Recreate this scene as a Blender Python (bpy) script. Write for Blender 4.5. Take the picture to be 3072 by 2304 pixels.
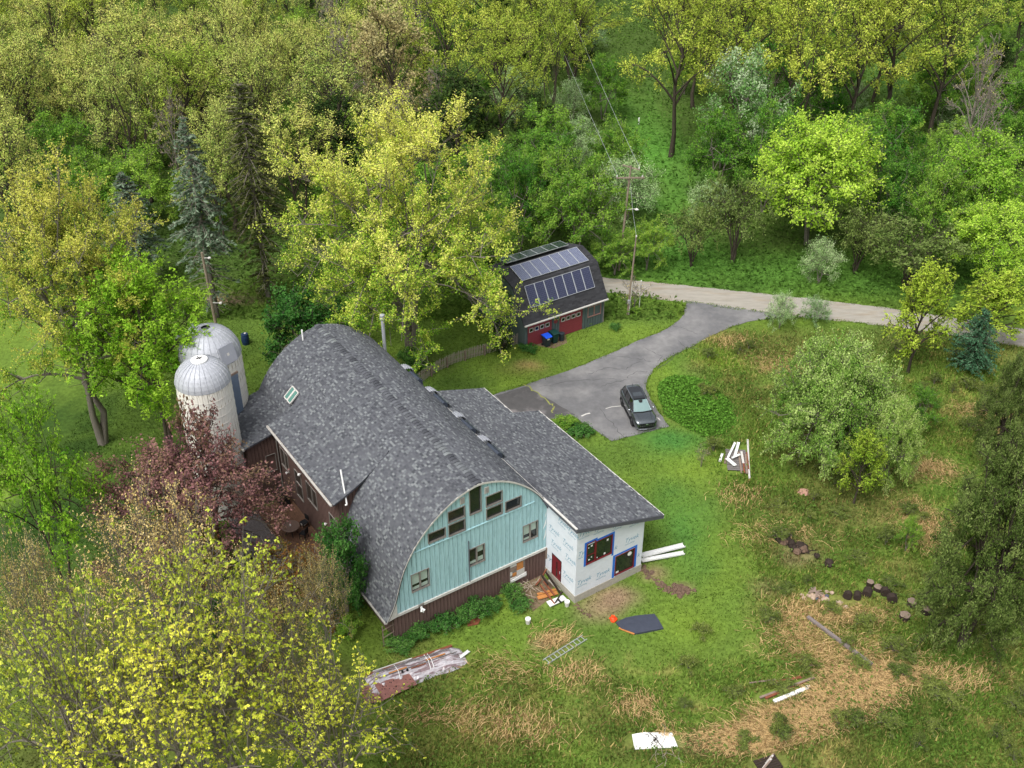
import bpy, math, random
import numpy as np
from mathutils import Matrix, Vector

for _o in list(bpy.data.objects):
    bpy.data.objects.remove(_o)
SC = bpy.context.scene
COL = SC.collection
R = math.radians

# ------------------------------------------------------------------ camera
FPX = 3203.0                      # focal length in photo pixels (3072 wide)
TILT = math.atan(2092/3203.0)     # pitch below the horizon
CAMZ = 48.0
cd = bpy.data.cameras.new('camera'); cam = bpy.data.objects.new('camera', cd); COL.objects.link(cam)
cd.sensor_width = 36.0; cd.lens = 36.0*FPX/3072.0; cd.clip_start = 1.0; cd.clip_end = 6000.0
cam.location = (0, 0, CAMZ); cam.rotation_euler = (math.pi/2-TILT, 0, 0)
SC.camera = cam
# ------------------------------------------------------------------ world, sun, exposure
SUN_EL, SUN_AZ = R(58), R(215)     # azimuth clockwise from +Y (behind the house, from the left)
w = bpy.data.worlds.new('World'); SC.world = w; w.use_nodes = True
nt = w.node_tree; bg = nt.nodes['Background']
sky = nt.nodes.new('ShaderNodeTexSky'); sky.sky_type = 'NISHITA'; sky.sun_disc = False
sky.sun_elevation = SUN_EL; sky.sun_rotation = SUN_AZ
sky.air_density = 1.0; sky.dust_density = 4.0; sky.ozone_density = 1.0
hs = nt.nodes.new('ShaderNodeHueSaturation'); hs.inputs['Saturation'].default_value = 0.28
nt.links.new(sky.outputs[0], hs.inputs['Color']); nt.links.new(hs.outputs[0], bg.inputs['Color'])
bg.inputs['Strength'].default_value = 0.12
sl = bpy.data.lights.new('sun', 'SUN'); so = bpy.data.objects.new('sun', sl); COL.objects.link(so)
sl.energy = 1.6; sl.angle = R(30); sl.color = (1.0, 0.99, 0.96)
sd = Vector((math.sin(SUN_AZ)*math.cos(SUN_EL), math.cos(SUN_AZ)*math.cos(SUN_EL), math.sin(SUN_EL)))
so.rotation_euler = sd.to_track_quat('Z', 'Y').to_euler(); so.location = (0, 0, 120)
SC.view_settings.view_transform = 'Standard'; SC.view_settings.look = 'None'
SC.view_settings.gamma = 1.0; SC.view_settings.use_curve_mapping = False
SC.view_settings.exposure = 0.8

# ------------------------------------------------------------------ survey helpers
ct, st = math.cos(TILT), math.sin(TILT)
def ray(px, py):
    X = (px-1536)/FPX; Y = (py-1152)/FPX
    return X, ct-Y*st, -st-Y*ct
def gnd(px, py, z=0.0):
    "ground point seen at a spot of the survey photo"
    r = ray(px, py); t = (z-CAMZ)/r[2]
    return r[0]*t, r[1]*t
def topix(x, y, z=0.0):
    zz = z-CAMZ; d = y*ct-zz*st
    return 1536+FPX*x/d, 1152-FPX*(zz*ct+y*st)/d
AX = R(33.4)
EV = (math.cos(AX), math.sin(AX)); EU = (-math.sin(AX), math.cos(AX))
P0 = (-6.9167, 45.1311)
def loc2w(a, b): return P0[0]+EV[0]*a+EU[0]*b, P0[1]+EV[1]*a+EU[1]*b

# ------------------------------------------------------------------ objects
def tag(o, label=None, cat=None, group=None, kind=None):
    if label: o['label'] = label
    if cat: o['category'] = cat
    if group: o['group'] = group
    if kind: o['kind'] = kind
    return o
def empty(name, loc=(0, 0, 0), rz=0.0, label=None, cat=None, group=None):
    o = bpy.data.objects.new(name, None); COL.objects.link(o)
    o.location = loc; o.rotation_euler = (0, 0, rz); o.empty_display_size = .3
    return tag(o, label, cat, group)
def link(name, me, parent=None, loc=None, rz=None):
    o = bpy.data.objects.new(name, me); COL.objects.link(o)
    if parent is not None: o.parent = parent
    if loc is not None: o.location = loc
    if rz is not None: o.rotation_euler = (0, 0, rz)
    return o
def copy_tree(o, parent=None):
    c = o.copy(); COL.objects.link(c)
    if parent is not None: c.parent = parent
    for ch in [k for k in CH.get(o.name, [])]: copy_tree(ch, c)
    return c
CH = {}

class MB:
    "collects faces; build() links them as one mesh object"
    def __init__(s): s.v = []; s.f = []; s.m = []; s.c = []; s.cur = (1, 1, 1); s.mi = 0; s.sm = False
    def add(s, vs, fs):
        n = len(s.v); s.v += [tuple(p) for p in vs]; s.c += [s.cur]*len(vs)
        s.f += [tuple(n+i for i in f) for f in fs]; s.m += [s.mi]*len(fs)
        return s
    def box(s, x0, y0, z0, x1, y1, z1, M=None):
        vs = [(x, y, z) for z in (z0, z1) for y in (y0, y1) for x in (x0, x1)]
        if M is not None: vs = [tuple(M @ Vector(p)) for p in vs]
        return s.add(vs, [(0, 2, 3, 1), (4, 5, 7, 6), (0, 1, 5, 4), (2, 6, 7, 3), (0, 4, 6, 2), (1, 3, 7, 5)])
    def bar(s, p, q, wd, ht, up=(0, 0, 1)):
        "box beam from p to q"
        p = Vector(p); q = Vector(q); d = (q-p); L = d.length; d.normalize()
        u = Vector(up); sdir = d.cross(u)
        if sdir.length < 1e-4: sdir = d.cross(Vector((1, 0, 0)))
        sdir.normalize(); u = sdir.cross(d)
        vs = []
        for t in (p, q):
            for a, b in ((-1, -1), (1, -1), (1, 1), (-1, 1)): vs.append(t+sdir*a*wd/2+u*b*ht/2)
        return s.add(vs, [(0, 1, 2, 3), (7, 6, 5, 4), (0, 4, 5, 1), (1, 5, 6, 2), (2, 6, 7, 3), (3, 7, 4, 0)])
    def tube(s, pts, rad, n=8, cap=True):
        pts = [Vector(p) for p in pts]
        if not isinstance(rad, (list, tuple)): rad = [rad]*len(pts)
        vs = []; fs = []
        for i, p in enumerate(pts):
            d = (pts[min(i+1, len(pts)-1)]-pts[max(i-1, 0)]).normalized()
            a = d.cross(Vector((0, 0, 1)))
            if a.length < 1e-3: a = d.cross(Vector((1, 0, 0)))
            a.normalize(); b = d.cross(a)
            for k in range(n):
                t = 2*math.pi*k/n; vs.append(p+(a*math.cos(t)+b*math.sin(t))*rad[i])
        for i in range(len(pts)-1):
            for k in range(n):
                k2 = (k+1) % n; fs.append((i*n+k, (i+1)*n+k, (i+1)*n+k2, i*n+k2))
        if cap: fs.append(tuple(range(n))); fs.append(tuple(range(len(vs)-1, len(vs)-n-1, -1)))
        return s.add(vs, fs)
    def lathe(s, prof, n=24, c=(0, 0, 0)):
        vs = []; fs = []
        for r, z in prof:
            for k in range(n):
                t = 2*math.pi*k/n; vs.append((c[0]+r*math.cos(t), c[1]+r*math.sin(t), c[2]+z))
        for i in range(len(prof)-1):
            for k in range(n):
                k2 = (k+1) % n; fs.append((i*n+k, i*n+k2, (i+1)*n+k2, (i+1)*n+k))
        if prof[-1][0] > 1e-4: fs.append(tuple((len(prof)-1)*n+k for k in range(n)))
        return s.add(vs, fs)
    def poly(s, pts2, o, ux, uy, th):
        "flat polygon in plane (o, ux, uy), thickness th along the normal"
        o = Vector(o); ux = Vector(ux); uy = Vector(uy); n = ux.cross(uy).normalized()
        a = [o+ux*p[0]+uy*p[1] for p in pts2]; b = [p+n*th for p in a]; k = len(a)
        fs = [tuple(range(k-1, -1, -1)), tuple(range(k, 2*k))]+[(i, (i+1) % k, k+(i+1) % k, k+i) for i in range(k)]
        return s.add(a+b, fs)
    def mesh(s, name, mat):
        me = bpy.data.meshes.new(name); me.from_pydata(s.v, [], s.f)
        for m in (mat if isinstance(mat, (list, tuple)) else [mat]): me.materials.append(m)
        if any(s.m): me.polygons.foreach_set('material_index', s.m)
        at = me.color_attributes.new('tint', 'FLOAT_COLOR', 'POINT')
        at.data.foreach_set('color', np.hstack([np.array(s.c, 'f').reshape(-1, 3), np.ones((len(s.c), 1), 'f')]).ravel())
        if s.sm: me.polygons.foreach_set('use_smooth', [True]*len(me.polygons))
        me.update(); return me
    def build(s, name, mat, parent=None, loc=None, rz=None):
        o = link(name, s.mesh(name, mat), parent, loc, rz)
        if parent is not None: CH.setdefault(parent.name, []).append(o)
        return o
def npmesh(name, V, F, mat, col=None, smooth=False):
    "V (n,3), F (m,k) with equal k"
    me = bpy.data.meshes.new(name); V = np.asarray(V, 'f'); F = np.asarray(F, 'i'); k = F.shape[1]
    me.vertices.add(len(V)); me.vertices.foreach_set('co', V.ravel())
    me.loops.add(F.size); me.loops.foreach_set('vertex_index', F.ravel())
    me.polygons.add(len(F)); me.polygons.foreach_set('loop_start', np.arange(0, F.size, k, dtype='i'))
    me.polygons.foreach_set('loop_total', np.full(len(F), k, 'i'))
    if smooth: me.polygons.foreach_set('use_smooth', np.ones(len(F), bool))
    for m in (mat if isinstance(mat, (list, tuple)) else [mat]): me.materials.append(m)
    if col is not None:
        at = me.color_attributes.new('tint', 'FLOAT_COLOR', 'POINT')
        at.data.foreach_set('color', np.hstack([col, np.ones((len(col), 1))]).astype('f').ravel())
    me.update(calc_edges=True); return me

# ------------------------------------------------------------------ materials
def srgb(r, g, b):
    f = lambda c: (c/255/12.92 if c/255 <= .04045 else ((c/255+.055)/1.055)**2.4)
    return (f(r), f(g), f(b), 1)
def mat(name, col=None, rough=.8, metal=0.0, var=.12, scale=4.0, bump=0.0, bscale=30.0, tint=False, spec=.3, coat=0.0, stretch=(1, 1, 1), var2=None, col2=None):
    m = bpy.data.materials.new(name); m.use_nodes = True; t = m.node_tree; N = t.nodes; Lk = t.links
    p = N['Principled BSDF']; p.inputs['Roughness'].default_value = rough; p.inputs['Metallic'].default_value = metal
    p.inputs['Specular IOR Level'].default_value = spec; p.inputs['Coat Weight'].default_value = coat
    tc = N.new('ShaderNodeTexCoord'); mp = N.new('ShaderNodeMapping'); mp.inputs['Scale'].default_value = stretch
    Lk.new(tc.outputs['Object'], mp.inputs['Vector'])
    no = N.new('ShaderNodeTexNoise'); no.inputs['Scale'].default_value = scale; no.inputs['Detail'].default_value = 6; no.inputs['Roughness'].default_value = .65
    Lk.new(mp.outputs[0], no.inputs['Vector'])
    mr = N.new('ShaderNodeMapRange'); mr.inputs[1].default_value = .3; mr.inputs[2].default_value = .7
    mr.inputs[3].default_value = 1-var; mr.inputs[4].default_value = 1+var; Lk.new(no.outputs[0], mr.inputs[0])
    if tint:
        src = N.new('ShaderNodeAttribute'); src.attribute_name = 'tint'; so_ = src.outputs['Color']
    else:
        src = N.new('ShaderNodeRGB'); src.outputs[0].default_value = col; so_ = src.outputs[0]
    if col2 is not None:
        n2 = N.new('ShaderNodeTexNoise'); n2.inputs['Scale'].default_value = var2[0]; n2.inputs['Detail'].default_value = 5
        Lk.new(mp.outputs[0], n2.inputs['Vector'])
        r2 = N.new('ShaderNodeMapRange'); r2.inputs[1].default_value = var2[1]; r2.inputs[2].default_value = var2[2]; Lk.new(n2.outputs[0], r2.inputs[0])
        mx = N.new('ShaderNodeMix'); mx.data_type = 'RGBA'; Lk.new(r2.outputs[0], mx.inputs[0]); Lk.new(so_, mx.inputs[6]); mx.inputs[7].default_value = col2; so_ = mx.outputs[2]
    vm = N.new('ShaderNodeVectorMath'); vm.operation = 'SCALE'; Lk.new(so_, vm.inputs[0]); Lk.new(mr.outputs[0], vm.inputs['Scale'])
    Lk.new(vm.outputs[0], p.inputs['Base Color'])
    if bump:
        nb = N.new('ShaderNodeTexNoise'); nb.inputs['Scale'].default_value = bscale; nb.inputs['Detail'].default_value = 5
        Lk.new(mp.outputs[0], nb.inputs['Vector'])
        b = N.new('ShaderNodeBump'); b.inputs['Strength'].default_value = bump; b.inputs['Distance'].default_value = .05
        Lk.new(nb.outputs[0], b.inputs['Height']); Lk.new(b.outputs[0], p.inputs['Normal'])
    return m
def leafmat(name, trans=.38, rand=.17, huer=.012, sat=1.0):
    m = bpy.data.materials.new(name); m.use_nodes = True; t = m.node_tree; N = t.nodes; Lk = t.links
    N.remove(N['Principled BSDF']); out = N['Material Output']
    a = N.new('ShaderNodeAttribute'); a.attribute_name = 'tint'
    oi = N.new('ShaderNodeObjectInfo')
    mr = N.new('ShaderNodeMapRange'); mr.inputs[3].default_value = 1-rand; mr.inputs[4].default_value = 1+rand; Lk.new(oi.outputs['Random'], mr.inputs[0])
    mh = N.new('ShaderNodeMath'); mh.operation = 'MULTIPLY_ADD'; Lk.new(oi.outputs['Random'], mh.inputs[0]); mh.inputs[1].default_value = -2*huer; mh.inputs[2].default_value = .5+huer
    h = N.new('ShaderNodeHueSaturation'); Lk.new(mh.outputs[0], h.inputs['Hue']); Lk.new(a.outputs['Color'], h.inputs['Color']); Lk.new(mr.outputs[0], h.inputs['Value']); h.inputs['Saturation'].default_value = sat
    d = N.new('ShaderNodeBsdfDiffuse'); tr = N.new('ShaderNodeBsdfTranslucent')
    Lk.new(h.outputs[0], d.inputs[0]); Lk.new(h.outputs[0], tr.inputs[0])
    mx = N.new('ShaderNodeMixShader'); mx.inputs[0].default_value = trans
    Lk.new(d.outputs[0], mx.inputs[1]); Lk.new(tr.outputs[0], mx.inputs[2]); Lk.new(mx.outputs[0], out.inputs['Surface'])
    return m
LEAF = leafmat('leaves'); GRASS = leafmat('grass_blades', .3, 0, 0, 1.0)
BARK = mat('bark', srgb(122, 114, 104), .9, var=.3, scale=3, stretch=(6, 6, 1.2), bump=.5)
BARKD = mat('bark_dark', srgb(72, 64, 54), .9, var=.3, scale=3, stretch=(6, 6, 1.2), bump=.5)
SHING = mat('shingle_grit', rough=.9, var=.14, scale=60, tint=True, spec=.15)
M_TEAL = mat('teal_paint', srgb(166, 202, 207), .6, var=.12, scale=1.6, stretch=(5, 5, .5), col2=srgb(134, 168, 172), var2=(3.5, .52, .8))
M_BROWN = mat('brown_siding', srgb(106, 84, 78), .8, var=.14, scale=3, stretch=(4, 4, .7))
M_DARKWOOD = mat('dark_wood', srgb(52, 42, 36), .85, var=.25, scale=6)
M_WRAP = mat('house_wrap', srgb(216, 220, 227), .5, var=.05, scale=2, bump=.55, bscale=3.5)
M_WRAPTEXT = mat('wrap_ink', srgb(112, 156, 178), .7, var=.1)
M_TAPE = mat('blue_tape', srgb(40, 110, 205), .5, var=.08)
M_CONC = mat('concrete', srgb(168, 162, 150), .9, var=.15, scale=6, bump=.3, bscale=25)
M_WHITE = mat('white_paint', srgb(232, 231, 228), .55, var=.05, scale=4)
M_OFFW = mat('weathered_trim', srgb(196, 192, 186), .7, var=.12, scale=5)
M_GREYTRIM = mat('grey_trim', srgb(128, 122, 116), .75, var=.12, scale=5)
M_FASCIA = mat('dark_fascia', srgb(84, 84, 92), .6, var=.08)
M_RED = mat('dark_red_paint', srgb(112, 34, 40), .5, var=.1, scale=3)
M_GARRED = mat('garage_red', srgb(132, 56, 64), .7, var=.14, scale=3, stretch=(1, 1, 6))
M_GLASS = mat('dark_glass', srgb(34, 40, 38), .06, var=.25, scale=1.2, spec=.6)
M_GLASSG = mat('green_glass', srgb(86, 128, 118), .08, var=.12, scale=2, spec=.6)
M_BLIND = mat('window_blind', srgb(168, 184, 172), .6, var=.06)
M_METAL = mat('galvanised', srgb(172, 174, 180), .62, metal=.25, var=.16, scale=2.5, stretch=(2, 2, .5))
M_ALU = mat('aluminium', srgb(205, 207, 208), .35, metal=.6, var=.06)
M_BLACK = mat('black_rubber', srgb(26, 26, 28), .7, var=.1)
M_ASPH = None
M_RUST = mat('rusty_sheet', srgb(134, 92, 84), .85, var=.22, scale=4, bump=.3)
M_WOOD = mat('weathered_wood', srgb(134, 116, 104), .85, var=.25, scale=4, stretch=(1, 1, 1), bump=.3)
M_WOODR = mat('brown_lumber', srgb(126, 74, 52), .8, var=.2, scale=5)
M_WOODO = mat('fresh_lumber', srgb(180, 120, 66), .75, var=.15, scale=5)
M_GWALL = mat('garage_siding', srgb(84, 96, 96), .8, var=.14, scale=3, stretch=(4, 4, .6))
M_SILO = mat('silo_concrete', srgb(230, 226, 216), .85, var=.08, scale=3, col2=srgb(150, 134, 108), var2=(3.4, .56, .72), stretch=(2.5, 2.5, .35))
# ================================================================== ground
rngG = np.random.default_rng(5)
def vnoise(x, y, s, seed=0):
    "smooth value noise on numpy arrays"
    x = np.asarray(x)/s; y = np.asarray(y)/s
    xi = np.floor(x).astype(int); yi = np.floor(y).astype(int); fx = x-xi; fy = y-yi
    fx = fx*fx*(3-2*fx); fy = fy*fy*(3-2*fy)
    def h(a, b):
        n = (a*374761393+b*668265263+seed*1442695041) & 0x7fffffff
        n = (n ^ (n >> 13))*1274126177 & 0x7fffffff
        return ((n ^ (n >> 16)) & 0xffff)/65535.0
    return (h(xi, yi)*(1-fx)+h(xi+1, yi)*fx)*(1-fy)+(h(xi, yi+1)*(1-fx)+h(xi+1, yi+1)*fx)*fy
def fbm(x, y, s, seed=0): return (vnoise(x, y, s, seed)*.5+vnoise(x, y, s/2.1, seed+1)*.3+vnoise(x, y, s/4.3, seed+2)*.2)
def L3(r, g, b): return np.array(srgb(r, g, b)[:3])
LAWN = L3(88, 112, 46); LAWND = L3(46, 70, 28); LIMEG = L3(122, 144, 50); MEAD = L3(100, 120, 50); MEADB = L3(110, 102, 62)
STRAW = L3(172, 142, 98); DIRT = L3(142, 118, 96); FLOORW = L3(72, 92, 42); TEALG = L3(62, 116, 54); CLEAR = L3(80, 118, 48); DKBR = L3(72, 66, 44)
def W2(p): return gnd(*p)
# soft patches of ground cover and painted tree shade in ground coordinates: (centre, radius along, radius across, angle, colour, strength)
PATCH = []
def patch(px, py, rx, ry, colr, k=1.0, ang=0.0):
    "patch centred where (px,py) falls on the ground; radii given as photo pixels, turned into metres"
    x, y = gnd(px, py); x1, _ = gnd(px+rx, py); _, y1 = gnd(px, py-ry)
    PATCH.append((x, y, abs(x1-x), abs(y1-y), R(ang), colr, k))
# meadow east of the house
for a in [(2350,1040,230,60,MEADB,.8),(2700,1020,220,50,DKBR,.6),(2150,1010,60,26,STRAW,.5),(2380,1100,130,36,STRAW,.35),(2250,1180,100,60,DKBR,.6),(2150,1080,90,40,LIMEG,.5),
          (2080,1180,110,110,CLEAR,.9),(2150,1250,70,40,CLEAR,.9),(2090,1105,60,30,MEADB,.7),(2020,1250,60,40,MEADB,.4),(2000,1330,90,60,TEALG,.7),(1900,1370,120,50,LAWN,.7),(2050,1590,110,140,TEALG,.55),
          (1850,1460,110,50,LIMEG,.3),(2080,1400,130,50,LIMEG,.45),(2450,1500,240,50,DKBR,.55),(2650,1550,160,60,MEADB,.5),(2850,1450,140,70,LAWN,.6),(2800,1230,200,60,MEADB,.35),(2950,1240,110,40,STRAW,.5),
          (2790,1410,90,40,STRAW,.6),(2740,1530,70,60,STRAW,.7),(2790,1600,70,50,STRAW,.6),(2400,1850,160,80,STRAW,.45),(2560,1830,200,60,STRAW,.5),(2500,1960,190,60,STRAW,.5),(2600,2060,170,50,STRAW,.75),(2440,2150,190,40,STRAW,.8),
          (2250,2210,160,50,STRAW,.7),(2100,2240,80,40,DIRT,.7),(1750,2010,120,70,MEADB,.6),(1650,1930,70,40,STRAW,.4),(1520,2150,150,80,STRAW,.4),(1400,2230,200,60,STRAW,.3),(1800,2150,160,80,MEADB,.6),(1900,2250,120,60,DKBR,.7),
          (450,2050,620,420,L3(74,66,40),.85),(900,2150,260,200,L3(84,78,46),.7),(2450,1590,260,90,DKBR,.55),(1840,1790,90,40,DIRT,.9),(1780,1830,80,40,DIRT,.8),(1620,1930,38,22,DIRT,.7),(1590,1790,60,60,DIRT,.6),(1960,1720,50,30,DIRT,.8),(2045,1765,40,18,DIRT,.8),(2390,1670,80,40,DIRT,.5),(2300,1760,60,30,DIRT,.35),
          (2700,2150,330,120,LAWND,.5),(2900,2000,200,120,LAWN,.6),(2200,1950,160,100,LAWN,.4),(2050,1870,120,80,LIMEG,.3),(1850,1960,90,50,LAWN,.5),(1690,1850,100,50,LAWN,.6),(1450,1900,140,50,LAWN,.6),(1420,2040,110,60,LIMEG,.3),
          (1590,1095,60,20,STRAW,.95),(1560,1110,90,30,STRAW,.35),(1500,1180,120,30,LAWND,.45),(1400,1160,120,40,LAWND,.5),(1240,1090,120,40,DKBR,.6),(2090,950,60,60,LIMEG,.5),(1900,1000,200,30,LIMEG,.35),(1950,880,120,40,LIMEG,.35),
          (2150,870,150,20,LAWND,.3),(2000,760,200,60,L3(90,134,54),.9),(1950,450,130,200,L3(92,140,56),1),(1900,600,60,60,TEALG,.6),(1960,560,60,40,MEADB,.4),(2450,820,500,60,CLEAR,.6),(2200,640,160,60,MEAD,.6),(2750,240,250,60,CLEAR,1),(1850,300,60,80,CLEAR,.8),
          (690,900,140,14,L3(150,128,108),.9),(300,1480,300,200,LAWND,.9),(250,1330,300,120,LAWND,.8),(150,1250,260,120,LAWND,.8),(560,1350,120,100,LAWND,.6),(150,1600,260,140,LAWND,.8),(750,1060,120,60,LAWND,.5),(820,1100,80,120,LAWN,.8),(430,1300,140,60,LAWN,.7),(1140,2020,140,50,DKBR,.5),(1250,1930,90,40,MEADB,.5)]:  # left lawn: dark green deepened to paint in the trees' shade
    patch(*a)
def ground_rgb(x, y):
    x = np.asarray(x, float); y = np.asarray(y, float)
    n = fbm(x, y, 6, 3); n2 = fbm(x, y, 1.3, 9); n3 = fbm(x, y, 14, 21)
    C = np.zeros(x.shape+(3,))
    # lawn around the house, meadow to the east and south, woodland floor beyond
    w_ = lambda a, b, v: np.clip((v-a)/(b-a), 0, 1)
    C[:] = LAWN
    def mixin(k, c):
        nonlocal C
        C = C*(1-k[..., None])+c*k[..., None]
    mixin(w_(.3, .8, n)*.45, LIMEG*.9)
    mead = w_(6.5, 9.5, x+ (n3-.5)*6)*w_(83, 79, y)*(1-w_(60, 66, y)*w_(15, 12.5, x))
    south = w_(45.5, 43.5, y+(n3-.5)*5)*w_(-9, -5, x)
    k = np.clip(np.maximum(mead*w_(14.0, 16.5, x), south), 0, 1)
    mixin(k*.8, MEAD); mixin(k*w_(.54, .7, n)*.45, MEADB); mixin(k*w_(.6, .78, n2)*.3, STRAW)
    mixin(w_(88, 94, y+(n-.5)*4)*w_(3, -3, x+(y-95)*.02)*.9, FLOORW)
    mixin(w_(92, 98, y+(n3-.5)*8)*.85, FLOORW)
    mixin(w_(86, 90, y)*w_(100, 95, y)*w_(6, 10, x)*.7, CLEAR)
    wob = (n-.5)*.9+(n2-.5)*.5
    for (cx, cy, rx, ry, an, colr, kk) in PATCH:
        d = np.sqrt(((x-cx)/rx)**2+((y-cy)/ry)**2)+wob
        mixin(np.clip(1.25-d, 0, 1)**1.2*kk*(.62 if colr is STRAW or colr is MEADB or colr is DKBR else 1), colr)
    return C*(.86+.28*n2[..., None])
def axis(lo, hi, step, far):
    a = list(np.arange(lo, hi+.01, step)); s = step
    v = hi
    while v < far: s *= 1.35; v += s; a.append(v)
    s = step; v = lo; pre = []
    while v > -far: s *= 1.35; v -= s; pre.append(v)
    return np.array(pre[::-1]+a)
gx = axis(-48, 58, .45, 2500); gy = axis(28, 108, .45, 2600)
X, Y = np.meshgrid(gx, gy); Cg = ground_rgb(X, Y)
def gheight(x, y):
    "small swells in the meadow; flat round the buildings and paving"
    x = np.asarray(x, float); y = np.asarray(y, float)
    k = np.clip((x-13.5)/4, 0, 1)*np.clip((80-y)/5, 0, 1)
    return k*(fbm(x, y, 9, 40)-.5)*.35
Z = gheight(X, Y)+0.0
V = np.stack([X, Y, Z], -1).reshape(-1, 3); nx = len(gx); ny = len(gy)
ii = (np.arange(ny-1)[:, None]*nx+np.arange(nx-1)[None]).ravel()
Fq = np.stack([ii, ii+1, ii+nx+1, ii+nx], -1)
M_GROUND = mat('turf', rough=.95, var=.34, scale=3.2, tint=True, spec=.1, bump=1.0, bscale=4.5)
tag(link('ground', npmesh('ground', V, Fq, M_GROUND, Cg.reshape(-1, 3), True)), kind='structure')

# ---- road and driveway sheets
def strip(name, pts, z, material, thick=0.0, nseg=8, jit=.0, seed=1):
    "a ground sheet from an outline, triangulated as a fan-free ngon"
    rr = random.Random(seed); P = []
    n = len(pts)
    for i in range(n):
        a = pts[i]; b = pts[(i+1) % n]; L_ = math.hypot(b[0]-a[0], b[1]-a[1]); m = max(1, int(L_/.5))
        for k in range(m):
            t = k/m; P.append((a[0]+(b[0]-a[0])*t+rr.uniform(-jit, jit), a[1]+(b[1]-a[1])*t+rr.uniform(-jit, jit)))
    mb = MB(); mb.poly(P, (0, 0, z-thick-.02), (1, 0, 0), (0, 1, 0), thick+.02)
    return mb.build(name, material)
def smooth(pts, it=2):
    for _ in range(it):
        q = []
        for i in range(len(pts)-1):
            a, b = pts[i], pts[i+1]; q += [(a[0]*.75+b[0]*.25, a[1]*.75+b[1]*.25), (a[0]*.25+b[0]*.75, a[1]*.25+b[1]*.75)]
        pts = [pts[0]]+q+[pts[-1]]
    return pts
north = [(2, 94.0), (8.8, 92.4), (18, 90.4), (30, 87.6), (37, 85.6), (45.8, 82.6), (60, 75), (85, 60)]
south = [(84, 56), (59, 71.5), (44.5, 79.4), (34.7, 82.7), (29.5, 84.0), (24, 84.9), (16, 87.4), (9, 89.4), (2, 91.0)]
M_GRAVEL = mat('gravel_road', srgb(154, 148, 138), .95, var=.16, scale=1.6, bump=.5, bscale=30, stretch=(.35, 1.6, 1), col2=srgb(150, 138, 122), var2=(.9, .52, .7))
tag(strip('road', smooth(north)+smooth(south), .03, M_GRAVEL, .03, jit=.12), kind='structure')
M_ASPH = mat('asphalt', srgb(106, 105, 106), .9, var=.16, scale=1.7, bump=.35, bscale=60, col2=srgb(132, 130, 129), var2=(.35, .42, .68))
dl = [(16.2, 87.6), (16.1, 86.6), (15.55, 84.66), (13.85, 82.4), (10.81, 80.2), (7.67, 77.6), (5.06, 75.7), (1.04, 73.3), (-1.7, 71.7)]
dr = [(4.78, 68.83), (6.14, 67.36), (7.55, 65.55), (12.13, 67.47), (11.27, 70.55), (10.85, 73.02), (11.52, 75.13), (13.07, 77.33), (14.73, 78.72), (17.02, 80.67), (19.4, 82.69), (21.71, 83.94), (25.5, 84.8)]
tag(strip('driveway', smooth(dl, 1)+[(-3, 70.5), (0.5, 68.0)]+dr[:3]+smooth(dr[3:], 1), .045, M_ASPH, .045, jit=.07, seed=3), kind='structure')
M_ASPHD = mat('dark_asphalt', srgb(82, 80, 80), .9, var=.14, scale=1.4, bump=.4, bscale=50, col2=srgb(126, 120, 120), var2=(.5, .5, .66))
ap = [gnd(*p) for p in [(1485, 1180), (1578, 1156), (1660, 1236), (1560, 1260)]]
tag(strip('dark_asphalt_apron', [(-1.3, 71.7), (1.2, 73.1), (5.0, 69.0), (3.2, 68.6), (.6, 68.1)], .052, M_ASPHD, .01, jit=.04), kind='structure')
def crack(name, pts, wd, material, z, seed=1, n=6):
    rr = random.Random(seed); mb = MB(); P = []
    for i in range(len(pts)-1):
        for k in range(n):
            t = k/n; P.append((pts[i][0]*(1-t)+pts[i+1][0]*t+rr.uniform(-.12, .12), pts[i][1]*(1-t)+pts[i+1][1]*t+rr.uniform(-.12, .12)))
    P.append(pts[-1])
    vs = []; 
    for i, p in enumerate(P):
        q = P[min(i+1, len(P)-1)]; o = P[max(i-1, 0)]; dx, dy = q[0]-o[0], q[1]-o[1]; l = math.hypot(dx, dy) or 1
        ww = wd*rr.uniform(.35, 1.2)/2
        vs += [(p[0]-dy/l*ww, p[1]+dx/l*ww, z), (p[0]+dy/l*ww, p[1]-dx/l*ww, z)]
    mb.add(vs, [(2*i, 2*i+1, 2*i+3, 2*i+2) for i in range(len(P)-1)])
    return mb.build(name, material)
M_MOSS = mat('moss', srgb(134, 136, 74), .95, var=.2); M_CRACK = mat('crack_dark', srgb(78, 76, 78), .95, var=.1)  # M_CRACK: plain dark grey for the cracks in the paving
z5 = lambda x, y: gnd(1024+x*.46293, 768+y*.46293)
z3 = lambda x, y: gnd(1400+x*.31646, 650+y*.31646)
z4 = lambda x, y: gnd(1800+x*.27125, 1050+y*.27125)
tag(crack('mossy_crack', [z5(1185, 830), z5(1240, 870), z5(1330, 940), z5(1375, 980), z5(1362, 1020)], .16, M_MOSS, .058, 4), kind='structure')
for i, c in enumerate([[z3(1950, 1040), z3(2050, 1060), z3(2190, 1120)], [z4(40, 60), z4(420, 100), z4(560, 130)], [z4(280, 320), z4(400, 250), z4(520, 240)], [z4(640, 210), z4(760, 130), z4(900, 20)],
                       [z3(700, 1620), z3(1000, 1560), z3(1400, 1540)], [z4(0, 400), z4(120, 370), z4(300, 330)], [z4(0, 650), z4(120, 800), z4(250, 960)], [z3(1150, 1500), z3(1300, 1440), z3(1500, 1450), z3(1650, 1380)],
                       [z3(1700, 1250), z3(1850, 1330), z3(1800, 1400)], [z3(2000, 1180), z3(2080, 1240), z3(2212, 1260)]]):
    tag(crack('pavement_crack', c, .05, M_CRACK, .056, 10+i), kind='structure')
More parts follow.
